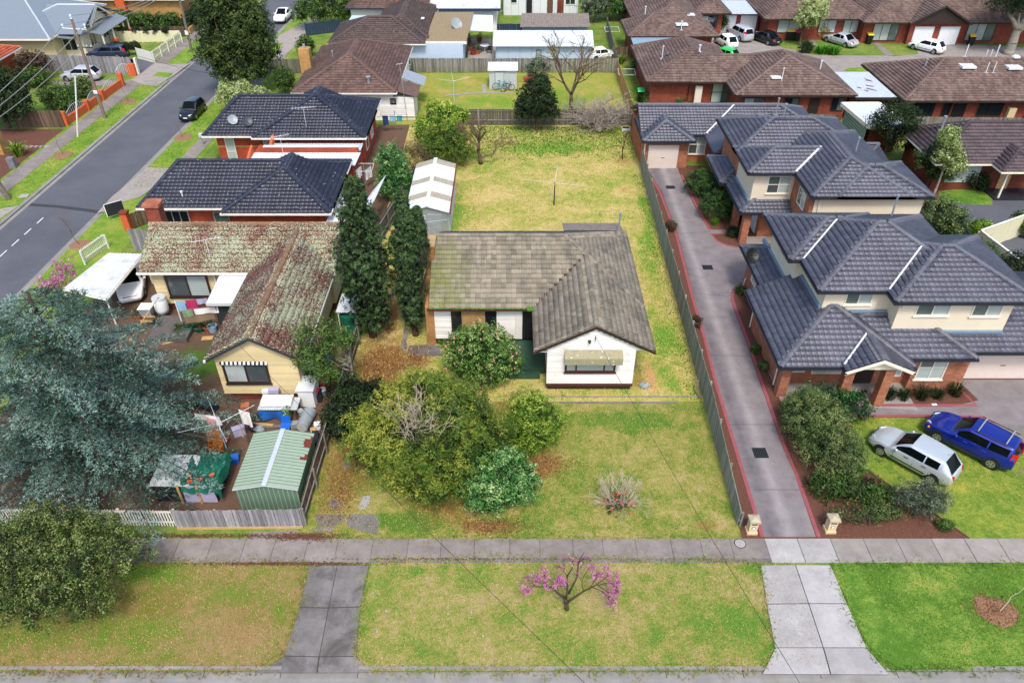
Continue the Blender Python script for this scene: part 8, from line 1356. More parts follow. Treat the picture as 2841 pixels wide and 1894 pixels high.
p = G(*tA(60, 1355)); t = thing('power_pole', 'mossy pole stump leaning out of frame at the left edge', 'power pole', tuple(p)); part('pole', MB().tube([p, p + Vector((-1.6, .0, 8.5))], .22, 9, .18), 'timber_old', t)
def wire(lab, a, b, sag, m='cable', r=.009):
 a, b = Vector(a), Vector(b); pts = [a.lerp(b, i / 14) - Vector((0, 0, sag * 4 * (i / 14) * (1 - i / 14))) for i in range(15)]; solo('power_line', MB().tube(pts, r, 4), m, lab, 'wire', 'overhead wires')
far = [G(*tA(*q), 9.0) for q in ((1150, -60), (1180, -80), (1120, -40))]; near = [V(*tA(*q), 58.0) for q in ((-80, 690), (-80, 850), (-80, 780))]
for i, nm in enumerate(('left', 'middle', 'right')): wire('overhead street wire from the %s insulator towards the top' % nm, INS[i], far[i], .5, 'cable_grey', .03); wire('overhead street wire from the %s insulator to the left edge' % nm, INS[i] if i != 1 else cb + Vector((0, .3, .2)), near[i], .3, 'cable_grey', .03)
wire('thin dark service wire from the white gable towards the front right', (4.45, 31.66, 3.9), G(2260, 1960, 5.5), .25); wire('thin dark service wire from the cream gable across the front lawn', V(663, 957, 30.6), G(1660, 1930, 6.5), .1); wire('thin service wire crossing the street behind the black hatchback', V(*tA(560, 250), pp.y), (-22, 70, 4.6), .8, 'cable', .015)
# ---------------------------------------------------------------- back yard and washing
def hoist(lab, p, h, arm, m='galv', az=.2, droop=0):
 t = thing('clothes_hoist', lab, 'clothes line', tuple(p)); p = Vector(p); top = p + Vector((0, 0, h)); part('post', MB().cyl(p, top, .035, .03, 8), m, t); ends = []
 for i in range(4): a = az + i * math.pi / 2; e = top + Vector((math.cos(a) * arm, math.sin(a) * arm, .25 - droop)); ends.append(e); part('arm', MB().cyl(top - Vector((0, 0, .1)), e, .018, .015, 5), m, t)
 for f in (.45, .72, .98):
  q = [top.lerp(e, f) for e in ends]; part('line', MB().tube(q + [q[0]], .006, 3), 'cable_grey', t)
 return t
p = G(*tC(335, 1395)); t = thing('clothes_hoist', 'bare clothes hoist with two arms in the middle of the back yard', 'clothes line', tuple(p)); part('post', MB().cyl(p, p + Vector((0, 0, 2.0)), .05, .04, 8), 'dark_trim', t)
for e in ((.25, 1.2, 2.9), (-2.6, .3, 2.1), (2.5, -.2, 1.75), (-.2, -.9, 1.5)): part('arm', MB().cyl(p + Vector((0, 0, 1.95)), p + Vector(e), .014, .01, 5), 'galv_light', t)
hoist('silver rotary clothes hoist in the yard of the brown roofed house', G(*tB(1372, 690)), 2.2, 1.7, 'galv_light', .15)
for nm, q, lab in (('clothesline_frame', (960, 770), 'white folding clothesline with jeans on the fence by the dark roofed house'), ('clothesline_frame', (745, 1140), 'white folding clothesline with two towels beside the brick house wall')):
 p = G(*tB(*q), 1.7); t = thing(nm, lab, 'clothes line', (p.x, p.y, 0)); wd, dp = (1.2, .6) if q[0] > 900 else (.9, .7)
 mb = MB(); c4 = [(p.x - wd, p.y - dp, 1.7), (p.x + wd, p.y - dp, 1.7), (p.x + wd, p.y + dp, 1.75), (p.x - wd, p.y + dp, 1.75)]; part('frame', MB().tube(c4 + [c4[0]], .025, 5), 'white_metal', t); part('post', MB().cyl((p.x, p.y + dp, 0), (p.x, p.y + dp, 1.75), .04, .04, 6), 'galv', t)
 for i in range(5): part('line', MB().cyl((p.x - wd, p.y - dp + (i + .5) * dp * .4, 1.71), (p.x + wd, p.y - dp + (i + .5) * dp * .4, 1.71), .006, .006, 3), 'cable_grey', t)
def cloth(name, lab, a, b, drop, m, fold=.05, cat='laundry', group=None, n=10): # hanging cloth between two points, with folds and thickness
 a, b = Vector(a), Vector(b); d = (b - a).normalized(); s_ = Vector((-d.y, d.x, 0)); ph = random.uniform(0, 6); fr = []; bk = []
 for j in range(5):
  for i in range(n + 1):
   u = i / n; v_ = j / 4; q = a.lerp(b, u) - Vector((0, 0, drop * v_ * (1 + .06 * math.sin(u * 7 + ph)))) + s_ * fold * math.sin(u * 9 + ph) * v_; fr.append(q); bk.append(q + s_ * .012)
 mb = MB(); mb.v = [tuple(q) for q in fr + bk]; N = len(fr)
 for j in range(4):
  for i in range(n): k = j * (n + 1) + i; mb.f += [(k, k + 1, k + n + 2, k + n + 1), (N + k, N + k + n + 1, N + k + n + 2, N + k + 1)]
 return solo(name, mb, m, lab, cat, group)
p = G(*tB(960, 770), 1.7)
for dx, w_, dr, m_, lab in ((-.75, .55, 1.0, 'cloth_navy', 'dark blue jeans on the folding clothesline'), (-.1, .5, .6, 'cloth_blue', 'blue striped shirt on the folding clothesline'), (.6, .5, .6, 'plastic_teal', 'teal shirt on the folding clothesline')): cloth('laundry', lab, (p.x + dx - w_ / 2, p.y - .5, 1.7), (p.x + dx + w_ / 2, p.y - .5, 1.7), dr, m_)
p = G(*tB(745, 1140), 1.7)
for dx, sd in ((-.45, 'left'), (.35, 'right')): cloth('laundry', '%s one of two white towels on the clothesline by the brick wall' % sd, (p.x + dx, p.y - .5, 1.7), (p.x + dx + .35, p.y + .3, 1.72), .9, 'cloth_white')
# washing by the cream house deck
dk = struct('deck', MB().box(-22.2, -19.8, 36.2, 38.6, .02, .35), 'deck_grey')
aL, bL = V(*tE(1190, 580), 38.0), V(*tE(1470, 548), 38.0); ln_ = thing('washing_line', 'wire washing line strung along the cream house wall', 'clothes line', tuple(Vector((aL.x, aL.y, 0)))); part('line', MB().tube([aL, bL], .008, 3), 'cable_grey', ln_); part('line', MB().tube([aL + Vector((.4, -.8, -.1)), bL + Vector((.1, -.8, -.1))], .008, 3), 'cable_grey', ln_)
for q in (aL, bL): part('post', MB().cyl((q.x, q.y, 0), (q.x, q.y, q.z + .1), .04, .04, 6), 'white_paint', ln_)
for u0, u1, dr, m_, lab in ((.0, .22, .75, 'cloth_blue', 'pale blue cloth at the left end of the washing line'), (.24, .5, .8, 'cloth_magenta', 'magenta towel on the washing line'), (.5, .76, .4, 'cloth_lilac', 'lilac cloth on the washing line'), (.78, 1.0, .75, 'cloth_red', 'bright red cloth at the right end of the washing line')): cloth('laundry', lab, aL.lerp(bL, u0), aL.lerp(bL, u1), dr, m_)
o_ = Vector((.35, -.8, -.15))
for u0, u1, dr, m_, lab in ((.12, .36, .5, 'cloth_green', 'green cloth on the front washing line'), (.4, .98, .42, 'cloth_white', 'long white sheet on the front washing line'),): cloth('laundry', lab, aL.lerp(bL, u0) + o_, aL.lerp(bL, u1) + o_, dr, m_)
cloth('laundry', 'brown blanket hanging lowest over the pot plants', aL.lerp(bL, .25) + Vector((.3, -1.3, -.35)), aL.lerp(bL, .95) + Vector((.3, -1.3, -.3)), .45, 'cloth_brown')
def pot(lab, p, r, h, m, plantm='leaf_mid', tall=.5):
 t = thing('potted_plant', lab, 'pot plant', (p.x, p.y, 0)); part('pot', MB().lathe([(r * .7, 0), (r, h), (r * 1.08, h), (r * 1.08, h * .9), (r * .9, h * .88)], (p.x, p.y, 0), 14), m, t); part('soil', MB().cyl((p.x, p.y, h * .85), (p.x, p.y, h * .9), r * .9, r * .9, 12), 'earth_brown', t)
 k_, d_ = shell((p.x, p.y, h + tall * .4), (r * 1.1, r * 1.1, tall * .5), 40, .3, -.9, .3); link('foliage', cloudmesh('foliage', [leafcloud(k_, d_, rng.random(len(k_)), 7, .12, .16, .04, .2)]), plantm, t)
for (q, r, h, m_, lab) in (((1290, 785), .3, .45, 'plastic_teal', 'teal pot with spiky plant below the washing line'), ((1360, 775), .38, .35, 'tarp_green', 'dark green tub beside the teal pot'), ((1425, 775), .36, .4, 'terracotta_pot', 'terracotta planter beside the green tub'), ((1225, 800), .35, .3, 'tarp_green', 'wide dark green tray plant near the cedar tip'), ((950, 690), .35, .35, 'terracotta_pot', 'terracotta pot on the deck beside the grey crate')): pot(lab, G(*tE(*q)), r, h, m_)
p = G(*tE(1010, 670), .35); t = thing('storage_tub', 'translucent grey storage tub on the deck', 'tub', tuple(p)); part('tub', MB().hexa([(p.x - .3, p.y - .25, .35), (p.x + .3, p.y - .25, .35), (p.x + .3, p.y + .25, .35), (p.x - .3, p.y + .25, .35)], [(p.x - .38, p.y - .33, 1.0), (p.x + .38, p.y - .33, 1.0), (p.x + .38, p.y + .33, 1.0), (p.x - .38, p.y + .33, 1.0)]), 'plastic_grey', t); part('rim', MB().box(p.x - .41, p.x + .41, p.y - .36, p.y + .36, .98, 1.03), 'plastic_white', t)
p = G(*tE(1020, 685), .35); t = thing('cat_tray', 'shallow yellow timber tray on the deck', 'tray', (p.x, p.y - .3, .35)); part('base', MB().box(p.x - .35, p.x + .35, p.y - .55, p.y - .1, .36, .4), 'timber_brown', t); part('rim', MB().box(p.x - .38, p.x + .38, p.y - .58, p.y - .53, .36, .5).box(p.x - .38, p.x + .38, p.y - .12, p.y - .07, .36, .5), 'timber_pale', t)
p = G(*tE(1110, 650), .35); t = thing('drum', 'white plastic covered drum on the deck', 'drum', tuple(p)); part('body', MB().lathe([(.36, 0), (.42, .3), (.42, 1.0), (.38, 1.1)], (p.x, p.y, .35), 16), 'plastic_white', t, True); part('lid', MB().cyl((p.x, p.y, 1.44), (p.x, p.y, 1.5), .44, .42, 16), 'galv_light', t)
p = G(*tE(1040, 700), .3); solo('broom_pole', MB().tube([Vector((p.x - .6, p.y - 2.2, .3)), Vector((p.x + .5, p.y + .6, 1.6))], .03, 5), 'timber_pale', 'long yellow timber pole propped over the deck', 'pole'); p = G(*tE(1450, 780)); t = thing('water_bowl', 'light blue bucket at the roof edge near the pots', 'bucket', tuple(p)); part('bowl', MB().lathe([(.22, 0), (.3, .4), (.32, .42), (.26, .38)], tuple(p), 14), 'cloth_blue', t)
for q, s_, rz, lab in (((1150, 855), .5, .4, 'broken pale timber board in the cedar shade'), ((1412, 832), .45, .1, 'orange timber board on the grass by the lichen roof')): p = G(*tE(*q)); solo('timber_board', MB().cbox((p.x, p.y, .03), (s_ * 1.5, s_ * .8, .05), rz), 'timber_pale', lab, 'board')
# ---------------------------------------------------------------- junk in the yard by the green shed
Z = lambda x, y: (540 + x / 3.7333, 1060 + y / 3.7333)
p = G(*Z(830, 250), .7); t = thing('bench_table', 'long junk bench with blue tarp hanging in front of the cream house', 'table', (p.x, p.y, 0)); bx0, bx1 = G(*Z(650, 290), .75).x, G(*Z(1060, 290), .75).x; by = G(*Z(800, 290), .75).y
part('top', corr((bx0, by, .78), (bx1, by, .78), (bx0, by + .95, .82), (bx1, by + .95, .82), .12, .02), 'galv_light', t)
for x in (bx0 + .1, bx1 - .2): part('leg', MB().box(x, x + .08, by + .05, by + .13, 0, .77), 'timber_brown', t); part('leg', MB().box(x, x + .08, by + .8, by + .88, 0, .77), 'timber_brown', t)
cloth('tarpaulin', 'bright blue tarpaulin hanging from the junk bench', (bx0 + .02, by - .06, .75), (bx0 + 1.5, by - .06, .73), .62, 'tarp_blue', .12, 'tarpaulin', n=16)
t = thing('old_door_panel', 'white cupboard door lying on the junk bench', 'door', (bx0 + .9, by + .6, .85)); part('panel', MB().cbox((bx0 + .95, by + .62, .95), (1.65, .62, .1), .02), 'white_paint', t); part('frame', MB().cbox((bx0 + .95, by + .42, .86), (1.6, .5, .08), .02), 'white_paint', t)
p = G(*Z(825, 95), .9); solo('storage_box', MB().cbox((p.x, p.y, .85), (.55, .3, .25)), 'cloth_lilac', 'pink-lilac box behind the white cupboard door', 'box'); p = G(*Z(735, 100), .9); solo('storage_box', MB().cbox((p.x, p.y, .85), (.35, .25, .2)), 'plastic_white', 'small white box with blue lid at the back of the bench', 'box')
p = G(*Z(1150, 290), 0); t = thing('cupboard', 'tall white cupboard with slanting top beside the junk bench', 'cupboard', (p.x, p.y + .9, 0)); c_ = Vector((p.x + .12, p.y + .75, 0)); part('case', MB().cbox((c_.x, c_.y, 0), (.85, .95, 1.15), -.1), 'plastic_white', t); part('top', MB().slab([(c_.x - .55, c_.y - .55, 1.18), (c_.x + .45, c_.y - .6, 1.2), (c_.x + .5, c_.y + .5, 1.36), (c_.x - .4, c_.y + .5, 1.38)], (0, 0, .04)), 'white_metal', t)
for k in range(2): p = G(*Z(1105 + k * 65, 335), .3); solo('bucket', MB().lathe([(.12, 0), (.16, .3), (.17, .31), (.13, .28)], (p.x, p.y, .3), 12), 'plastic_grey', ('left', 'right')[k] + ' grey bucket below the slanting cupboard top', 'bucket', 'grey buckets by the cupboard')
p = G(*Z(1150, 480)); t = thing('plastic_barrel', 'translucent grey barrel lying beside the cupboard', 'barrel', tuple(p)); part('body', MB().cyl((p.x - .1, p.y - .25, .32), (p.x + .1, p.y + .95, .36), .33, .36, 18), 'plastic_grey', t, False); part('mouth', MB().cyl((p.x - .105, p.y - .27, .32), (p.x - .1, p.y - .24, .32), .27, .27, 18), 'galv_light', t)
pot('leafy pot plant with yellow tip between bench and cupboard', G(*Z(970, 400)), .22, .25, 'black_plastic', 'leaf_glossy', .8)
p = G(*Z(955, 520)); t = thing('plastic_chair', 'blue seated chair with white frame behind the green shed', 'chair', tuple(p)); part('seat', MB().cbox((p.x, p.y, .42), (.5, .45, .06), .1), 'plastic_blue', t); part('backrest', MB().slab([(p.x - .25, p.y + .22, .48), (p.x + .25, p.y + .27, .48), (p.x + .22, p.y + .33, .9), (p.x - .2, p.y + .3, .9)], (0, .03, 0)), 'plastic_blue', t)
for dx, dy in ((-.22, -.2), (.22, -.2), (-.22, .2), (.22, .2)): part('leg', MB().cyl((p.x + dx, p.y + dy, 0), (p.x + dx, p.y + dy, .43), .02, .02, 6), 'plastic_white', t)
t = hoist('white rotary clothes hoist in the cluttered yard', G(*Z(330, 690)), 1.9, 1.9, 'white_metal', .55)
a_ = G(*Z(420, 310), 1.9); cloth('laundry', 'white towel on the clothes hoist arm in the cluttered yard', (a_.x + .15, a_.y + .1, 2.0), (a_.x + .75, a_.y - .1, 1.95), 1.0, 'cloth_white'); cloth('laundry', 'long cream cloth strip hanging beside the green shed', (a_.x + .05, a_.y - .1, 1.95), (a_.x + .55, a_.y - 1.0, 1.6), 1.0, 'cloth_cream'); q_ = G(*Z(100, 330), 1.7); cloth('laundry', 'pale sheet draped under the cedar tips', (q_.x - .5, q_.y, 1.75), (q_.x + .8, q_.y - .2, 1.7), .7, 'cloth_white', .1); cloth('laundry', 'pink cloth hanging by the draped pale sheet', (q_.x + .1, q_.y - .15, 1.6), (q_.x + .6, q_.y - .3, 1.6), .6, 'cloth_pink', .05)
p = G(*Z(680, 520)); solo('rubbish_bag', MB().blob((p.x, p.y, .2), (.28, .24, .25), 12, 8, .18), 'plastic_grey', 'crumpled pale plastic bag behind the green shed', 'bag'); p = G(*Z(615, 500)); solo('rubbish_bag', MB().blob((p.x, p.y, .2), (.24, .22, .26), 12, 8, .18), 'charcoal_gutter', 'dark plastic bag beside the pale crumpled bag', 'bag')
p = G(*Z(1340, 130)); t = thing('bucket', 'white bucket beside the red barrel at the fence', 'bucket', tuple(p)); part('pail', MB().lathe([(.17, 0), (.2, .42), (.21, .42)], tuple(p), 14), 'plastic_grey', t); part('lid', MB().cyl((p.x, p.y, .42), (p.x, p.y, .46), .22, .2, 14), 'plastic_white', t)
p = G(*tF(490, 1170)); t = thing('barrel', 'ribbed red plastic barrel beside the dark cabinet', 'barrel', tuple(p)); part('body', MB().lathe([(.3, 0), (.34, .08), (.3, .2), (.34, .3), (.3, .42), (.34, .52), (.3, .64), (.33, .75), (.26, .95)], tuple(p), 16), 'plastic_red', t, True); part('lid', MB().cyl((p.x, p.y, .95), (p.x, p.y, 1.0), .24, .22, 14), 'black_plastic', t)
p = G(*tF(405, 1180)); t = thing('cabinet', 'dark grey tall cabinet against the side of the cream house', 'cabinet', tuple(p)); part('case', MB().cbox((p.x, p.y + .3, 0), (.75, .7, 1.5), -.05), 'dark_grey_metal', t); part('top', MB().cbox((p.x, p.y + .3, 1.5), (.8, .75, .05), -.05), 'plastic_grey', t)
p = G(*tF(410, 1190), .5); solo('cushion', MB().blob((p.x + .05, p.y - .1, .7), (.38, .32, .2), 12, 8, .06), 'cloth_red', 'red patterned cushion on top of dark boxes', 'cushion'); solo('storage_box', MB().cbox((p.x + .1, p.y - .1, 0), (.8, .6, .52), .1), 'charcoal_gutter', 'dark boxes under the red cushion', 'box'); p = G(*tF(525, 1010)); t = thing('barrel', 'dark blue barrel by the fence near the ladder', 'barrel', tuple(p)); part('body', MB().lathe([(.3, 0), (.35, .4), (.3, .9)], tuple(p), 14), 'cloth_navy', t, True); part('lid', MB().cyl((p.x, p.y, .9), (p.x, p.y, .94), .29, .27, 14), 'black_plastic', t)
for q, sz, m_, rz, nm, lab in (((600, 380), (.5, .4, .3), 'timber_brown', .3, 'crate', 'brown crate at the left end of the junk bench'), ((760, 470), (1.6, .14, .08), 'timber_old', .05, 'plank', 'grey plank lying below the blue tarpaulin'), ((700, 450), (1.2, .12, .1), 'timber_pale', -.1, 'plank', 'pale plank lying behind the crumpled bag'), ((1280, 480), (.3, .3, .35), 'plastic_white', .2, 'tub', 'white tub by the leaning fence beside the barrel'), ((1240, 560), (.25, .8, .25), 'timber_pale', .3, 'crate', 'long pale timber box between fence and green shed'), ((1260, 640), (.3, .9, .5), 'charcoal_gutter', .15, 'box', 'dark box squeezed between the green shed and the fence'), ((470, 540), (.6, .3, .5), 'cloth_lilac', .5, 'box', 'lilac box beside the cream cloth strip'), ((330, 600), (.35, .3, .3), 'plastic_red', .3, 'tub', 'small red tub on the ground by the hoist post'), ((1010, 460), (.7, .3, .25), 'plastic_grey', .1, 'box', 'grey box behind the blue chair'), ((540, 300), (.4, .4, .45), 'terracotta_pot', .2, 'box', 'reddish box at the base of the cream wall'), ((200, 560), (.6, .5, .4), 'timber_pale', .4, 'crate', 'pale crate under the cedar tips by the hoist'), ((420, 820), (.4, .4, .3), 'plastic_blue', .3, 'tub', 'small blue tub at the left side of the green shed')): p = G(*Z(*q)); t = thing('junk_' + nm, lab, nm, tuple(p)); part('body', MB().cbox((p.x, p.y, 0), sz, rz), m_, t); part('rim', MB().cbox((p.x, p.y, sz[2]), (sz[0] + .04, sz[1] + .04, .03), rz), m_, t)
# corrugated stack with green tarp
W0 = lambda x, y: tI(x, y); p = G(*W0(1300, 345)); sx0, sx1 = G(*W0(1060, 340)).x, G(*W0(1500, 345)).x; sy = p.y
t = thing('lean_to', 'low lean-to with corrugated sheet and grey tarp sides behind the paling fence', 'lean-to', ((sx0 + sx1) / 2, sy + .8, 0)); part('wall', MB().box(sx0 + .1, sx1 - .1, sy + .1, sy + 1.7, 0, 1.15), 'charcoal_gutter', t); part('roof', corr((sx0, sy, 1.2), (sx0 + 1.9, sy, 1.2), (sx0, sy + 1.9, 1.3), (sx0 + 1.9, sy + 1.9, 1.3), .1, .02), 'white_metal_grubby', t); part('side_tarp', MB().slab([(sx0 + 1.5, sy + .04, .05), (sx1 - .1, sy + .04, .05), (sx1 - .15, sy + .04, 1.15), (sx0 + 1.5, sy + .04, 1.2)], (0, -.03, 0)), 'cloth_lilac', t)
for x in (sx0 + 1.3, sx0 + 2.2): part('prop', MB().box(x, x + .1, sy - .05, sy + .02, 0, 1.25), 'timber_pale', t)
gm_ = MB(); nx, ny = 14, 10; fr = []
for j in range(ny + 1):
 for i in range(nx + 1): fr.append((sx0 + 1.5 + (sx1 - sx0 - 1.3) * i / nx, sy - .1 + 2.1 * j / ny, 1.32 + .1 * math.sin(i * 1.3 + j) + random.uniform(-.04, .04) - (.5 if j == 0 else 0) - (.45 if i == nx else 0)))
gm_.v = fr; gm_.f = [(j * (nx + 1) + i, j * (nx + 1) + i + 1, (j + 1) * (nx + 1) + i + 1, (j + 1) * (nx + 1) + i) for j in range(ny) for i in range(nx)]; solo('tarpaulin', gm_, 'tarp_green', 'crumpled dark green tarpaulin weighed down with bricks', 'tarpaulin')
for i, q in enumerate(((1285, 165), (1360, 185), (1440, 155), (1290, 200))): p = G(*W0(*q), 1.45); solo('brick', MB().cbox((p.x, p.y, 1.42), (.24, .12, .09), random.uniform(0, 1.5)), 'orange_render', ('leftmost upper', 'middle', 'rightmost', 'lower left')[i] + ' loose brick on the green tarpaulin', 'brick', 'bricks on the tarpaulin')
p = G(*Z(250, 700)); solo('timber_board', MB().slab([(p.x - .5, p.y - .1, .1), (p.x + .35, p.y - .2, .1), (p.x + .35, p.y + .2, 1.2), (p.x - .4, p.y + .3, 1.2)], (0, .04, 0)), 'orange_timber', 'orange plywood sheet leaning near the clothes hoist', 'board')
p = G(*tE(1380, 1310)); solo('garden_tank', MB().cyl((p.x - .5, p.y + .4, .3), (p.x + .8, p.y - .2, .3), .3, .3, 14), 'charcoal_gutter', 'black drum lying by the corner of the cream house', 'drum')
lad = thing('ladder', 'wooden ladder leaning beside the dark cabinet', 'ladder', tuple(G(*tF(450, 1000)))); p = G(*tF(440, 1000))
for dx in (-.18, .18): part('stile', MB().cyl((p.x + dx, p.y, 0), (p.x + dx + .3, p.y + 1.2, 2.2), .03, .03, 6), 'timber_pale', lad)
for i in range(7): u = (i + .5) / 7; part('rung', MB().cyl((p.x - .18 + .3 * u, p.y + 1.2 * u, 2.2 * u), (p.x + .18 + .3 * u, p.y + 1.2 * u, 2.2 * u), .018, .018, 5), 'timber_pale', lad)
# small tank and awning between the cream house and the fence
t = thing('garden_lean_to', 'small pale corrugated awning over a dark green tank behind the straggly tree', 'awning', tuple(G(*tF(650, 700)))); p = G(*tF(655, 620), 1.9); part('roof', corr((p.x - .7, p.y - .5, 1.9), (p.x + .6, p.y - .5, 1.9), (p.x - .6, p.y + 1.2, 2.1), (p.x + .7, p.y + 1.2, 2.1), .11, .02), 'white_metal', t); part('tank', MB().cyl((p.x, p.y, 0), (p.x, p.y, 1.5), .6, .6, 16), 'tarp_green', t)
for dx in (-.6, .5): part('post', MB().cyl((p.x + dx, p.y - .4, 0), (p.x + dx, p.y - .4, 1.9), .03, .03, 6), 'white_paint', t)
# ---------------------------------------------------------------- bins, patio and other small things
def bin_(lab, p, lid, rz=0, s_=1.0):
 t = thing('wheelie_bin', lab, 'bin', tuple(p)); ca, sa = math.cos(rz), math.sin(rz); R = lambda x, y, z: (p.x + (x * ca - y * sa) * s_, p.y + (x * sa + y * ca) * s_, z * s_)
 part('body', MB().hexa([R(-.22, -.25, .05), R(.22, -.25, .05), R(.22, .22, .05), R(-.22, .22, .05)], [R(-.3, -.34, 1.0), R(.3, -.34, 1.0), R(.3, .34, 1.0), R(-.3, .34, 1.0)]), 'black_plastic', t); part('lid', MB().hexa([R(-.32, -.38, 1.0), R(.32, -.38, 1.0), R(.32, .38, 1.03), R(-.32, .38, 1.03)], [R(-.28, -.3, 1.08), R(.28, -.3, 1.08), R(.28, .36, 1.14), R(-.28, .36, 1.14)]), lid, t)
 for x in (-.25, .2): part('wheel', MB().cyl(R(x, .3, .1), R(x + .06, .3, .1), .1 * s_, .1 * s_, 10), 'rubber', t)
 part('handle', MB().cyl(R(-.25, .4, .98), R(.25, .4, .98), .02, .02, 5), 'black_plastic', t)
for q, tt, lid, lab in (((920, 690), tC, 'bin_green_lid', 'dark bin with green lid at the side of the brick unit'), ((378, 275), tD, 'bin_yellow_lid', 'yellow lidded bin beside the pale round tree'), ((410, 280), tD, 'bin_red_lid', 'red lidded bin next to the yellow lidded one by the pale round tree'), ((900, 300), tD, 'bin_yellow_lid', 'yellow lidded bin beside the silver sedan'), ((1590, 310), tD, 'bin_yellow_lid', 'yellow lidded bin near the big dark tree'), ((790, 285), tA, 'bin_green_lid', 'green lidded bin behind the dark wagon across the street'), ((1925, 275), tC, 'bin_yellow_lid', 'yellow lidded bin behind the black sedan'), ((400, 40), tB, 'bin_red_lid', 'pink lidded bin at the far end of the verge')): bin_(lab, G(*tt(*q)), lid, random.uniform(-.2, .2), 1.15)
def bike(lab, p, m, rz, s_=1.0):
 t = thing('bicycle', lab, 'bicycle', tuple(p), 'bicycles at the tool shed'); d = Vector((math.cos(rz), math.sin(rz), 0)); Q = lambda a, z: p + d * a * s_ + Vector((0, 0, z * s_)); r = .33 * s_; sd = Vector((-d.y, d.x, 0))
 for a in (-.5, .52):
  c = Q(a, .34); w_ = part('wheel', MB().tube([c + d * math.cos(6.283 * i / 18) * r + Vector((0, 0, math.sin(6.283 * i / 18) * r)) for i in range(19)], .03, 5), 'rubber', t)
  for i in range(5): an = math.pi * i / 5; part('spoke', MB().cyl(c - d * math.cos(an) * r - Vector((0, 0, math.sin(an) * r)), c + d * math.cos(an) * r + Vector((0, 0, math.sin(an) * r)), .006, .006, 3), 'galv_light', w_)
 part('frame', MB().cyl(Q(-.5, .34), Q(-.05, .32), .025, .025, 5).cyl(Q(-.05, .32), Q(.35, .75), .03, .03, 5).cyl(Q(-.15, .78), Q(.36, .8), .03, .03, 5).cyl(Q(-.05, .32), Q(-.17, .85), .028, .028, 5).cyl(Q(-.5, .34), Q(-.15, .78), .02, .02, 5).cyl(Q(.52, .34), Q(.34, .9), .028, .028, 5), m, t); part('saddle', MB().blob(Q(-.18, .9), (.14, .07, .04), 8, 5, 0), 'black_plastic', t); part('handlebar', MB().cyl(Q(.32, .96) - sd * .28, Q(.32, .96) + sd * .28, .018, .018, 5), 'black_plastic', t)
bike('teal bicycle leaning in front of the tool shed', G(*tB(1690, 612)), 'plastic_teal', .05, 1.1); bike('dark bicycle at the right corner of the tool shed', G(*tB(1735, 622)), 'charcoal_gutter', .5, 1.0)
p = G(*tC(180, 560)); solo('tarpaulin', MB().blob((p.x, p.y, .3), (.8, .5, .35), 14, 8, .15), 'plastic_red', 'red covered heap beside the tool shed', 'cover')
for i, (q, m_) in enumerate((((1470, 290), 'terracotta_pot'), ((1500, 375), 'plastic_red'), ((1530, 370), 'terracotta_pot'), ((1545, 290), 'plastic_red'), ((1445, 385), 'charcoal_gutter'), ((1480, 345), 'terracotta_pot'))): pot(('first', 'second', 'third', 'fourth', 'fifth', 'sixth')[i] + ' pot plant from the house wall on the paved patio of the blue house' if False else ('red flowered pot near the patio roof post', 'small red pot at the front of the patio', 'terracotta pot beside the small red pot', 'pot plant hanging near the white verandah edge', 'dark pot at the patio corner by the blue wall', 'terracotta pot in the middle of the patio plants')[i], G(*tB(*q)), .35, .5, m_, 'leaf_brownish' if i % 2 else 'leaf_mid', .9)
p = G(*tB(1580, 350)); t = thing('patio_table', 'round white patio table', 'table', tuple(p)); part('top', MB().cyl((p.x, p.y, .72), (p.x, p.y, .76), .6, .6, 20), 'plastic_white', t); part('leg', MB().cyl((p.x, p.y, 0), (p.x, p.y, .72), .05, .05, 8), 'plastic_white', t)
for i, (dx, dy) in enumerate(((.8, .3), (.5, -.7), (-.6, -.6))):
 q = p + Vector((dx, dy, 0)); t = thing('patio_chair', ('right', 'front', 'left')[i] + ' dark chair at the round patio table', 'chair', tuple(q), 'patio chairs'); part('seat', MB().cbox((q.x, q.y, .42), (.48, .48, .05)), 'black_plastic', t); part('backrest', MB().cbox((q.x + dx * .28, q.y + dy * .28, .45), (.48 if abs(dy) > abs(dx) else .05, .05 if abs(dy) > abs(dx) else .48, .45)), 'black_plastic', t)
 for a in (-.2, .2):
  for b in (-.2, .2): part('leg', MB().cyl((q.x + a, q.y + b, 0), (q.x + a, q.y + b, .43), .02, .02, 5), 'black_plastic', t)
p = G(*tB(1660, 100)); t = thing('garden_chair', 'white plastic chair beside the long white outbuilding', 'chair', tuple(p)); part('seat', MB().cbox((p.x, p.y, .42), (.55, .5, .06)), 'plastic_white', t); part('backrest', MB().cbox((p.x, p.y + .24, .45), (.55, .05, .55)), 'plastic_white', t)
for a in (-.22, .22):
 for b in (-.2, .2): part('leg', MB().cyl((p.x + a, p.y + b, 0), (p.x + a, p.y + b, .43), .03, .03, 5), 'plastic_white', t)
t = hoist('thin rotary hoist behind the navy fence', G(*tB(1680, 195)), 2.2, 1.4, 'galv', .4)
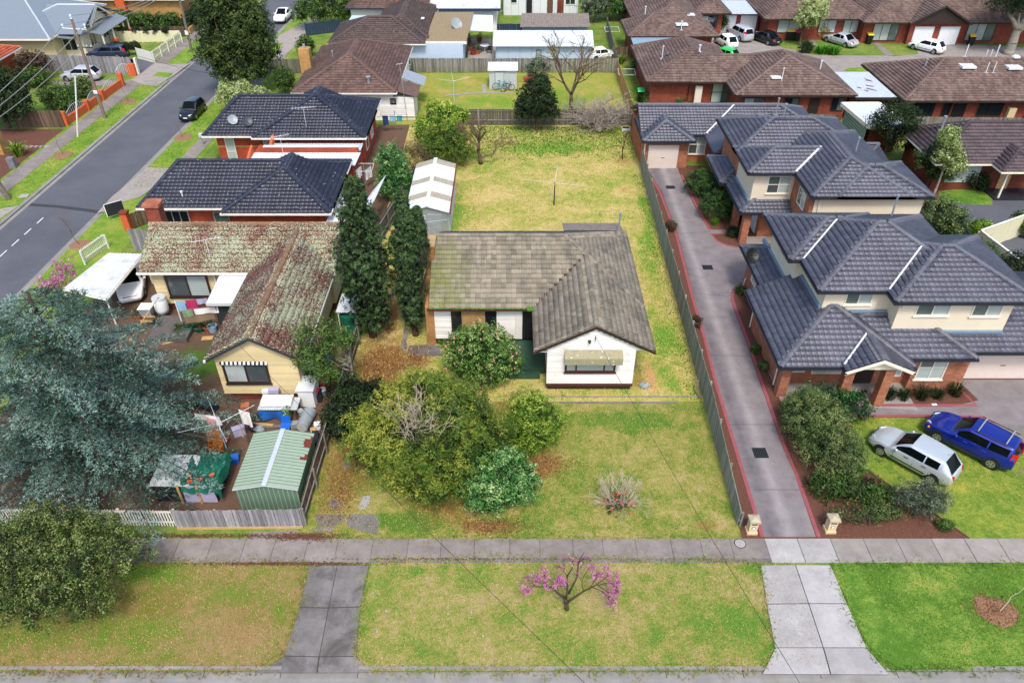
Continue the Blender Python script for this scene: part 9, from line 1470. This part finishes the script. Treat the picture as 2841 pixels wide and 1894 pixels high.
for q, lab in (((730, 200), 'folding clothesline frame on the grass beside the far fence'), ((830, 490), 'folding clothesline frame beside the new timber fence')):
 p = G(*tC(*q), 1.2); t = thing('clothesline_frame', lab, 'clothes line', (p.x, p.y, 0)); c4 = [(p.x - .9, p.y - .7, 1.1), (p.x + .9, p.y - .7, 1.1), (p.x + .9, p.y + .7, 1.3), (p.x - .9, p.y + .7, 1.3)]; part('frame', MB().tube(c4 + [c4[0]], .03, 4), 'white_metal', t); part('post', MB().cyl((p.x, p.y + .7, 0), (p.x, p.y + .7, 1.3), .04, .04, 5), 'galv', t)
 for i in range(4): part('line', MB().cyl((p.x - .9, p.y - .5 + .3 * i, 1.15), (p.x + .9, p.y - .5 + .3 * i, 1.15), .008, .008, 3), 'cable_grey', t)
p = G(*tC(790, 435)); tuft('strappy_plant', 'yellow spiky plant at the end of the new timber fence', 'plant', tuple(p), 60, 1.1, 'leaf_lime', .6, .08, .8); p = G(*tC(645, 900)); solo('rubbish_bag', MB().blob((p.x, p.y, .25), (.22, .2, .2), 10, 6, .2), 'plastic_white', 'white bag in the grass under the dead shrub', 'bag'); p = G(*tC(823, 885)); t = thing('storage_tub', 'shallow white tub by the rear fence corner', 'tub', tuple(p)); part('tub', MB().box(p.x - .4, p.x + .4, p.y - .25, p.y + .25, 0, .25), 'plastic_white', t); part('inside', MB().box(p.x - .33, p.x + .33, p.y - .19, p.y + .19, .2, .256), 'charcoal_gutter', t)
p = G(*tC(800, 1080)); t = thing('vine_stump', 'thin twisted dead stem near the rear corner of the yard', 'stump', tuple(p)); mb = MB(); bare(mb, p, (0, 0, 1), 1.2, .06, 2, .3, 0, (2, 3)); part('stem', mb, 'bark_dark', t)
p = G(*tG(950, 1160)); solo('rag_heap', MB().blob((p.x, p.y, .15), (.28, .2, .18), 12, 7, .3), 'plastic_grey', 'small grey heap at the corner of the white house', 'heap'); p = G(*tG(1325, 1235)); solo('bent_post', MB().tube([p, p + Vector((-.15, .3, .5)), p + Vector((-.05, .7, .75))], .05, 5), 'timber_old', 'weathered timber piece leaning on the fence', 'timber')
p = G(*tA(165, 1335)); solo('concrete_block', MB().cbox((p.x, p.y, .02), (.7, .6, .05), .1), 'conc_apron', 'pale square concrete pad on the left verge', 'concrete pad'); p = G(*tA(95, 1140)); solo('stone_block', MB().cbox((p.x, p.y, 0), (.55, .5, .95), .1), 'stump_grey', 'grey stone block at the corner of the garden bed', 'stone'); p = G(*tA(1383, 990)); t = thing('letterbox', 'small grey letterbox on a green post by the dark roofed house', 'letterbox', tuple(p)); part('post', MB().cyl(p, p + Vector((0, 0, .9)), .03, .03, 6), 'plastic_teal', t); part('box', MB().cbox((p.x, p.y, .9), (.32, .35, .26)), 'galv_light', t)
for i in range(6): q = G(*tA(150 + i * 32, 998)); struct('stepping_stone', MB().cbox((q.x, q.y, .0), (.55, .4, .04)), 'conc_pale')
for i, q in enumerate(((120, 850), (800, 1150))[:1]): pass
p = G(*tA(800, 1480)); t = thing('sign_board', 'dark framed board standing by the brick house gate', 'sign', tuple(p)); part('board', MB().slab([(p.x - .5, p.y - .4, .3), (p.x + .5, p.y + .4, .3), (p.x + .5, p.y + .4, 1.3), (p.x - .5, p.y - .4, 1.3)], (.03, -.03, 0)), 'charcoal_gutter', t); part('frame', MB().tube([(p.x - .5, p.y - .4, .3), (p.x + .5, p.y + .4, .3), (p.x + .5, p.y + .4, 1.3), (p.x - .5, p.y - .4, 1.3), (p.x - .5, p.y - .4, .3)], .04, 4), 'white_paint', t)
p = G(*tA(880, 1560)); t = thing('brick_pillar', 'orange brick gate pier with cap beside the slatted gate', 'pillar', tuple(p)); part('shaft', MB().cbox((p.x, p.y, 0), (.5, .5, 1.4)), 'orange_render', t); part('cap', MB().cbox((p.x, p.y, 1.4), (.6, .6, .12)), 'brick_brown', t)
fence('slat_gate', 'low brown slatted gate beside the orange gate pier', G(*tA(900, 1555)) + Vector((.2, 0, 0)), G(*tA(1030, 1510)), 1.3, 'pal_brown', .1, 40, 2, -1, cat='gate')
p = G(*tH(870, 1195)); t = thing('shoe_pair', 'dark shoes on the porch step of the front townhouse', 'shoes', (p.x, p.y, .02)); [part('shoe', MB().blob((p.x + dx, p.y, .08), (.06, .14, .06), 8, 5, .05), 'black_plastic', t) for dx in (-.09, .09)]
p = G(*tH(705, 1145)); t = thing('shoe_pair', 'white shoes on the porch floor beside the column', 'shoes', (p.x, p.y, .02)); [part('shoe', MB().blob((p.x + dx, p.y, .08), (.06, .15, .06), 8, 5, .05), 'plastic_white', t) for dx in (-.1, .1)]
p = G(*tH(825, 1215)); solo('door_mat', MB().cbox((p.x, p.y, .016), (.9, .5, .02)), 'charcoal_gutter', 'grey door mat between the porch columns', 'mat'); p = G(*tH(1420, 1150)); solo('hose_reel', MB().blob((p.x, p.y, .35), (.25, .2, .3), 12, 8, .05), 'plastic_grey', 'grey hose reel against the townhouse wall', 'hose reel'); p = G(*tH(1350, 1280)); solo('paper_scrap', MB().cbox((p.x, p.y, .02), (.28, .14, .015), .1), 'plastic_white', 'white paper scrap on the townhouse path', 'paper')
p = G(*tH(48, 480)); solo('marker_post', MB().cyl(p, p + Vector((.05, .0, .7)), .035, .035, 6), 'white_paint', 'short white post at the curved driveway edge', 'post')
lit = [(820, 957), (912, 1083), (1330, 1100), (1490, 1090), (1570, 1250), (850, 1220), (1645, 972)]
for i, q in enumerate(lit): p = G(*tJ(*q)); solo('litter', MB().cbox((p.x, p.y, .03), (.09, .06, .02), random.uniform(0, 3)), 'conc_apron', ('white litter scrap beside the old crossover', 'small white litter below the crossover scrap', 'tiny white litter left of the middle of the strip', 'tiny white litter in the middle of the strip', 'white litter in the lower middle of the strip', 'tiny white litter near the lower crossover edge', 'white litter above the middle of the strip')[i], 'litter', 'litter on the nature strip')
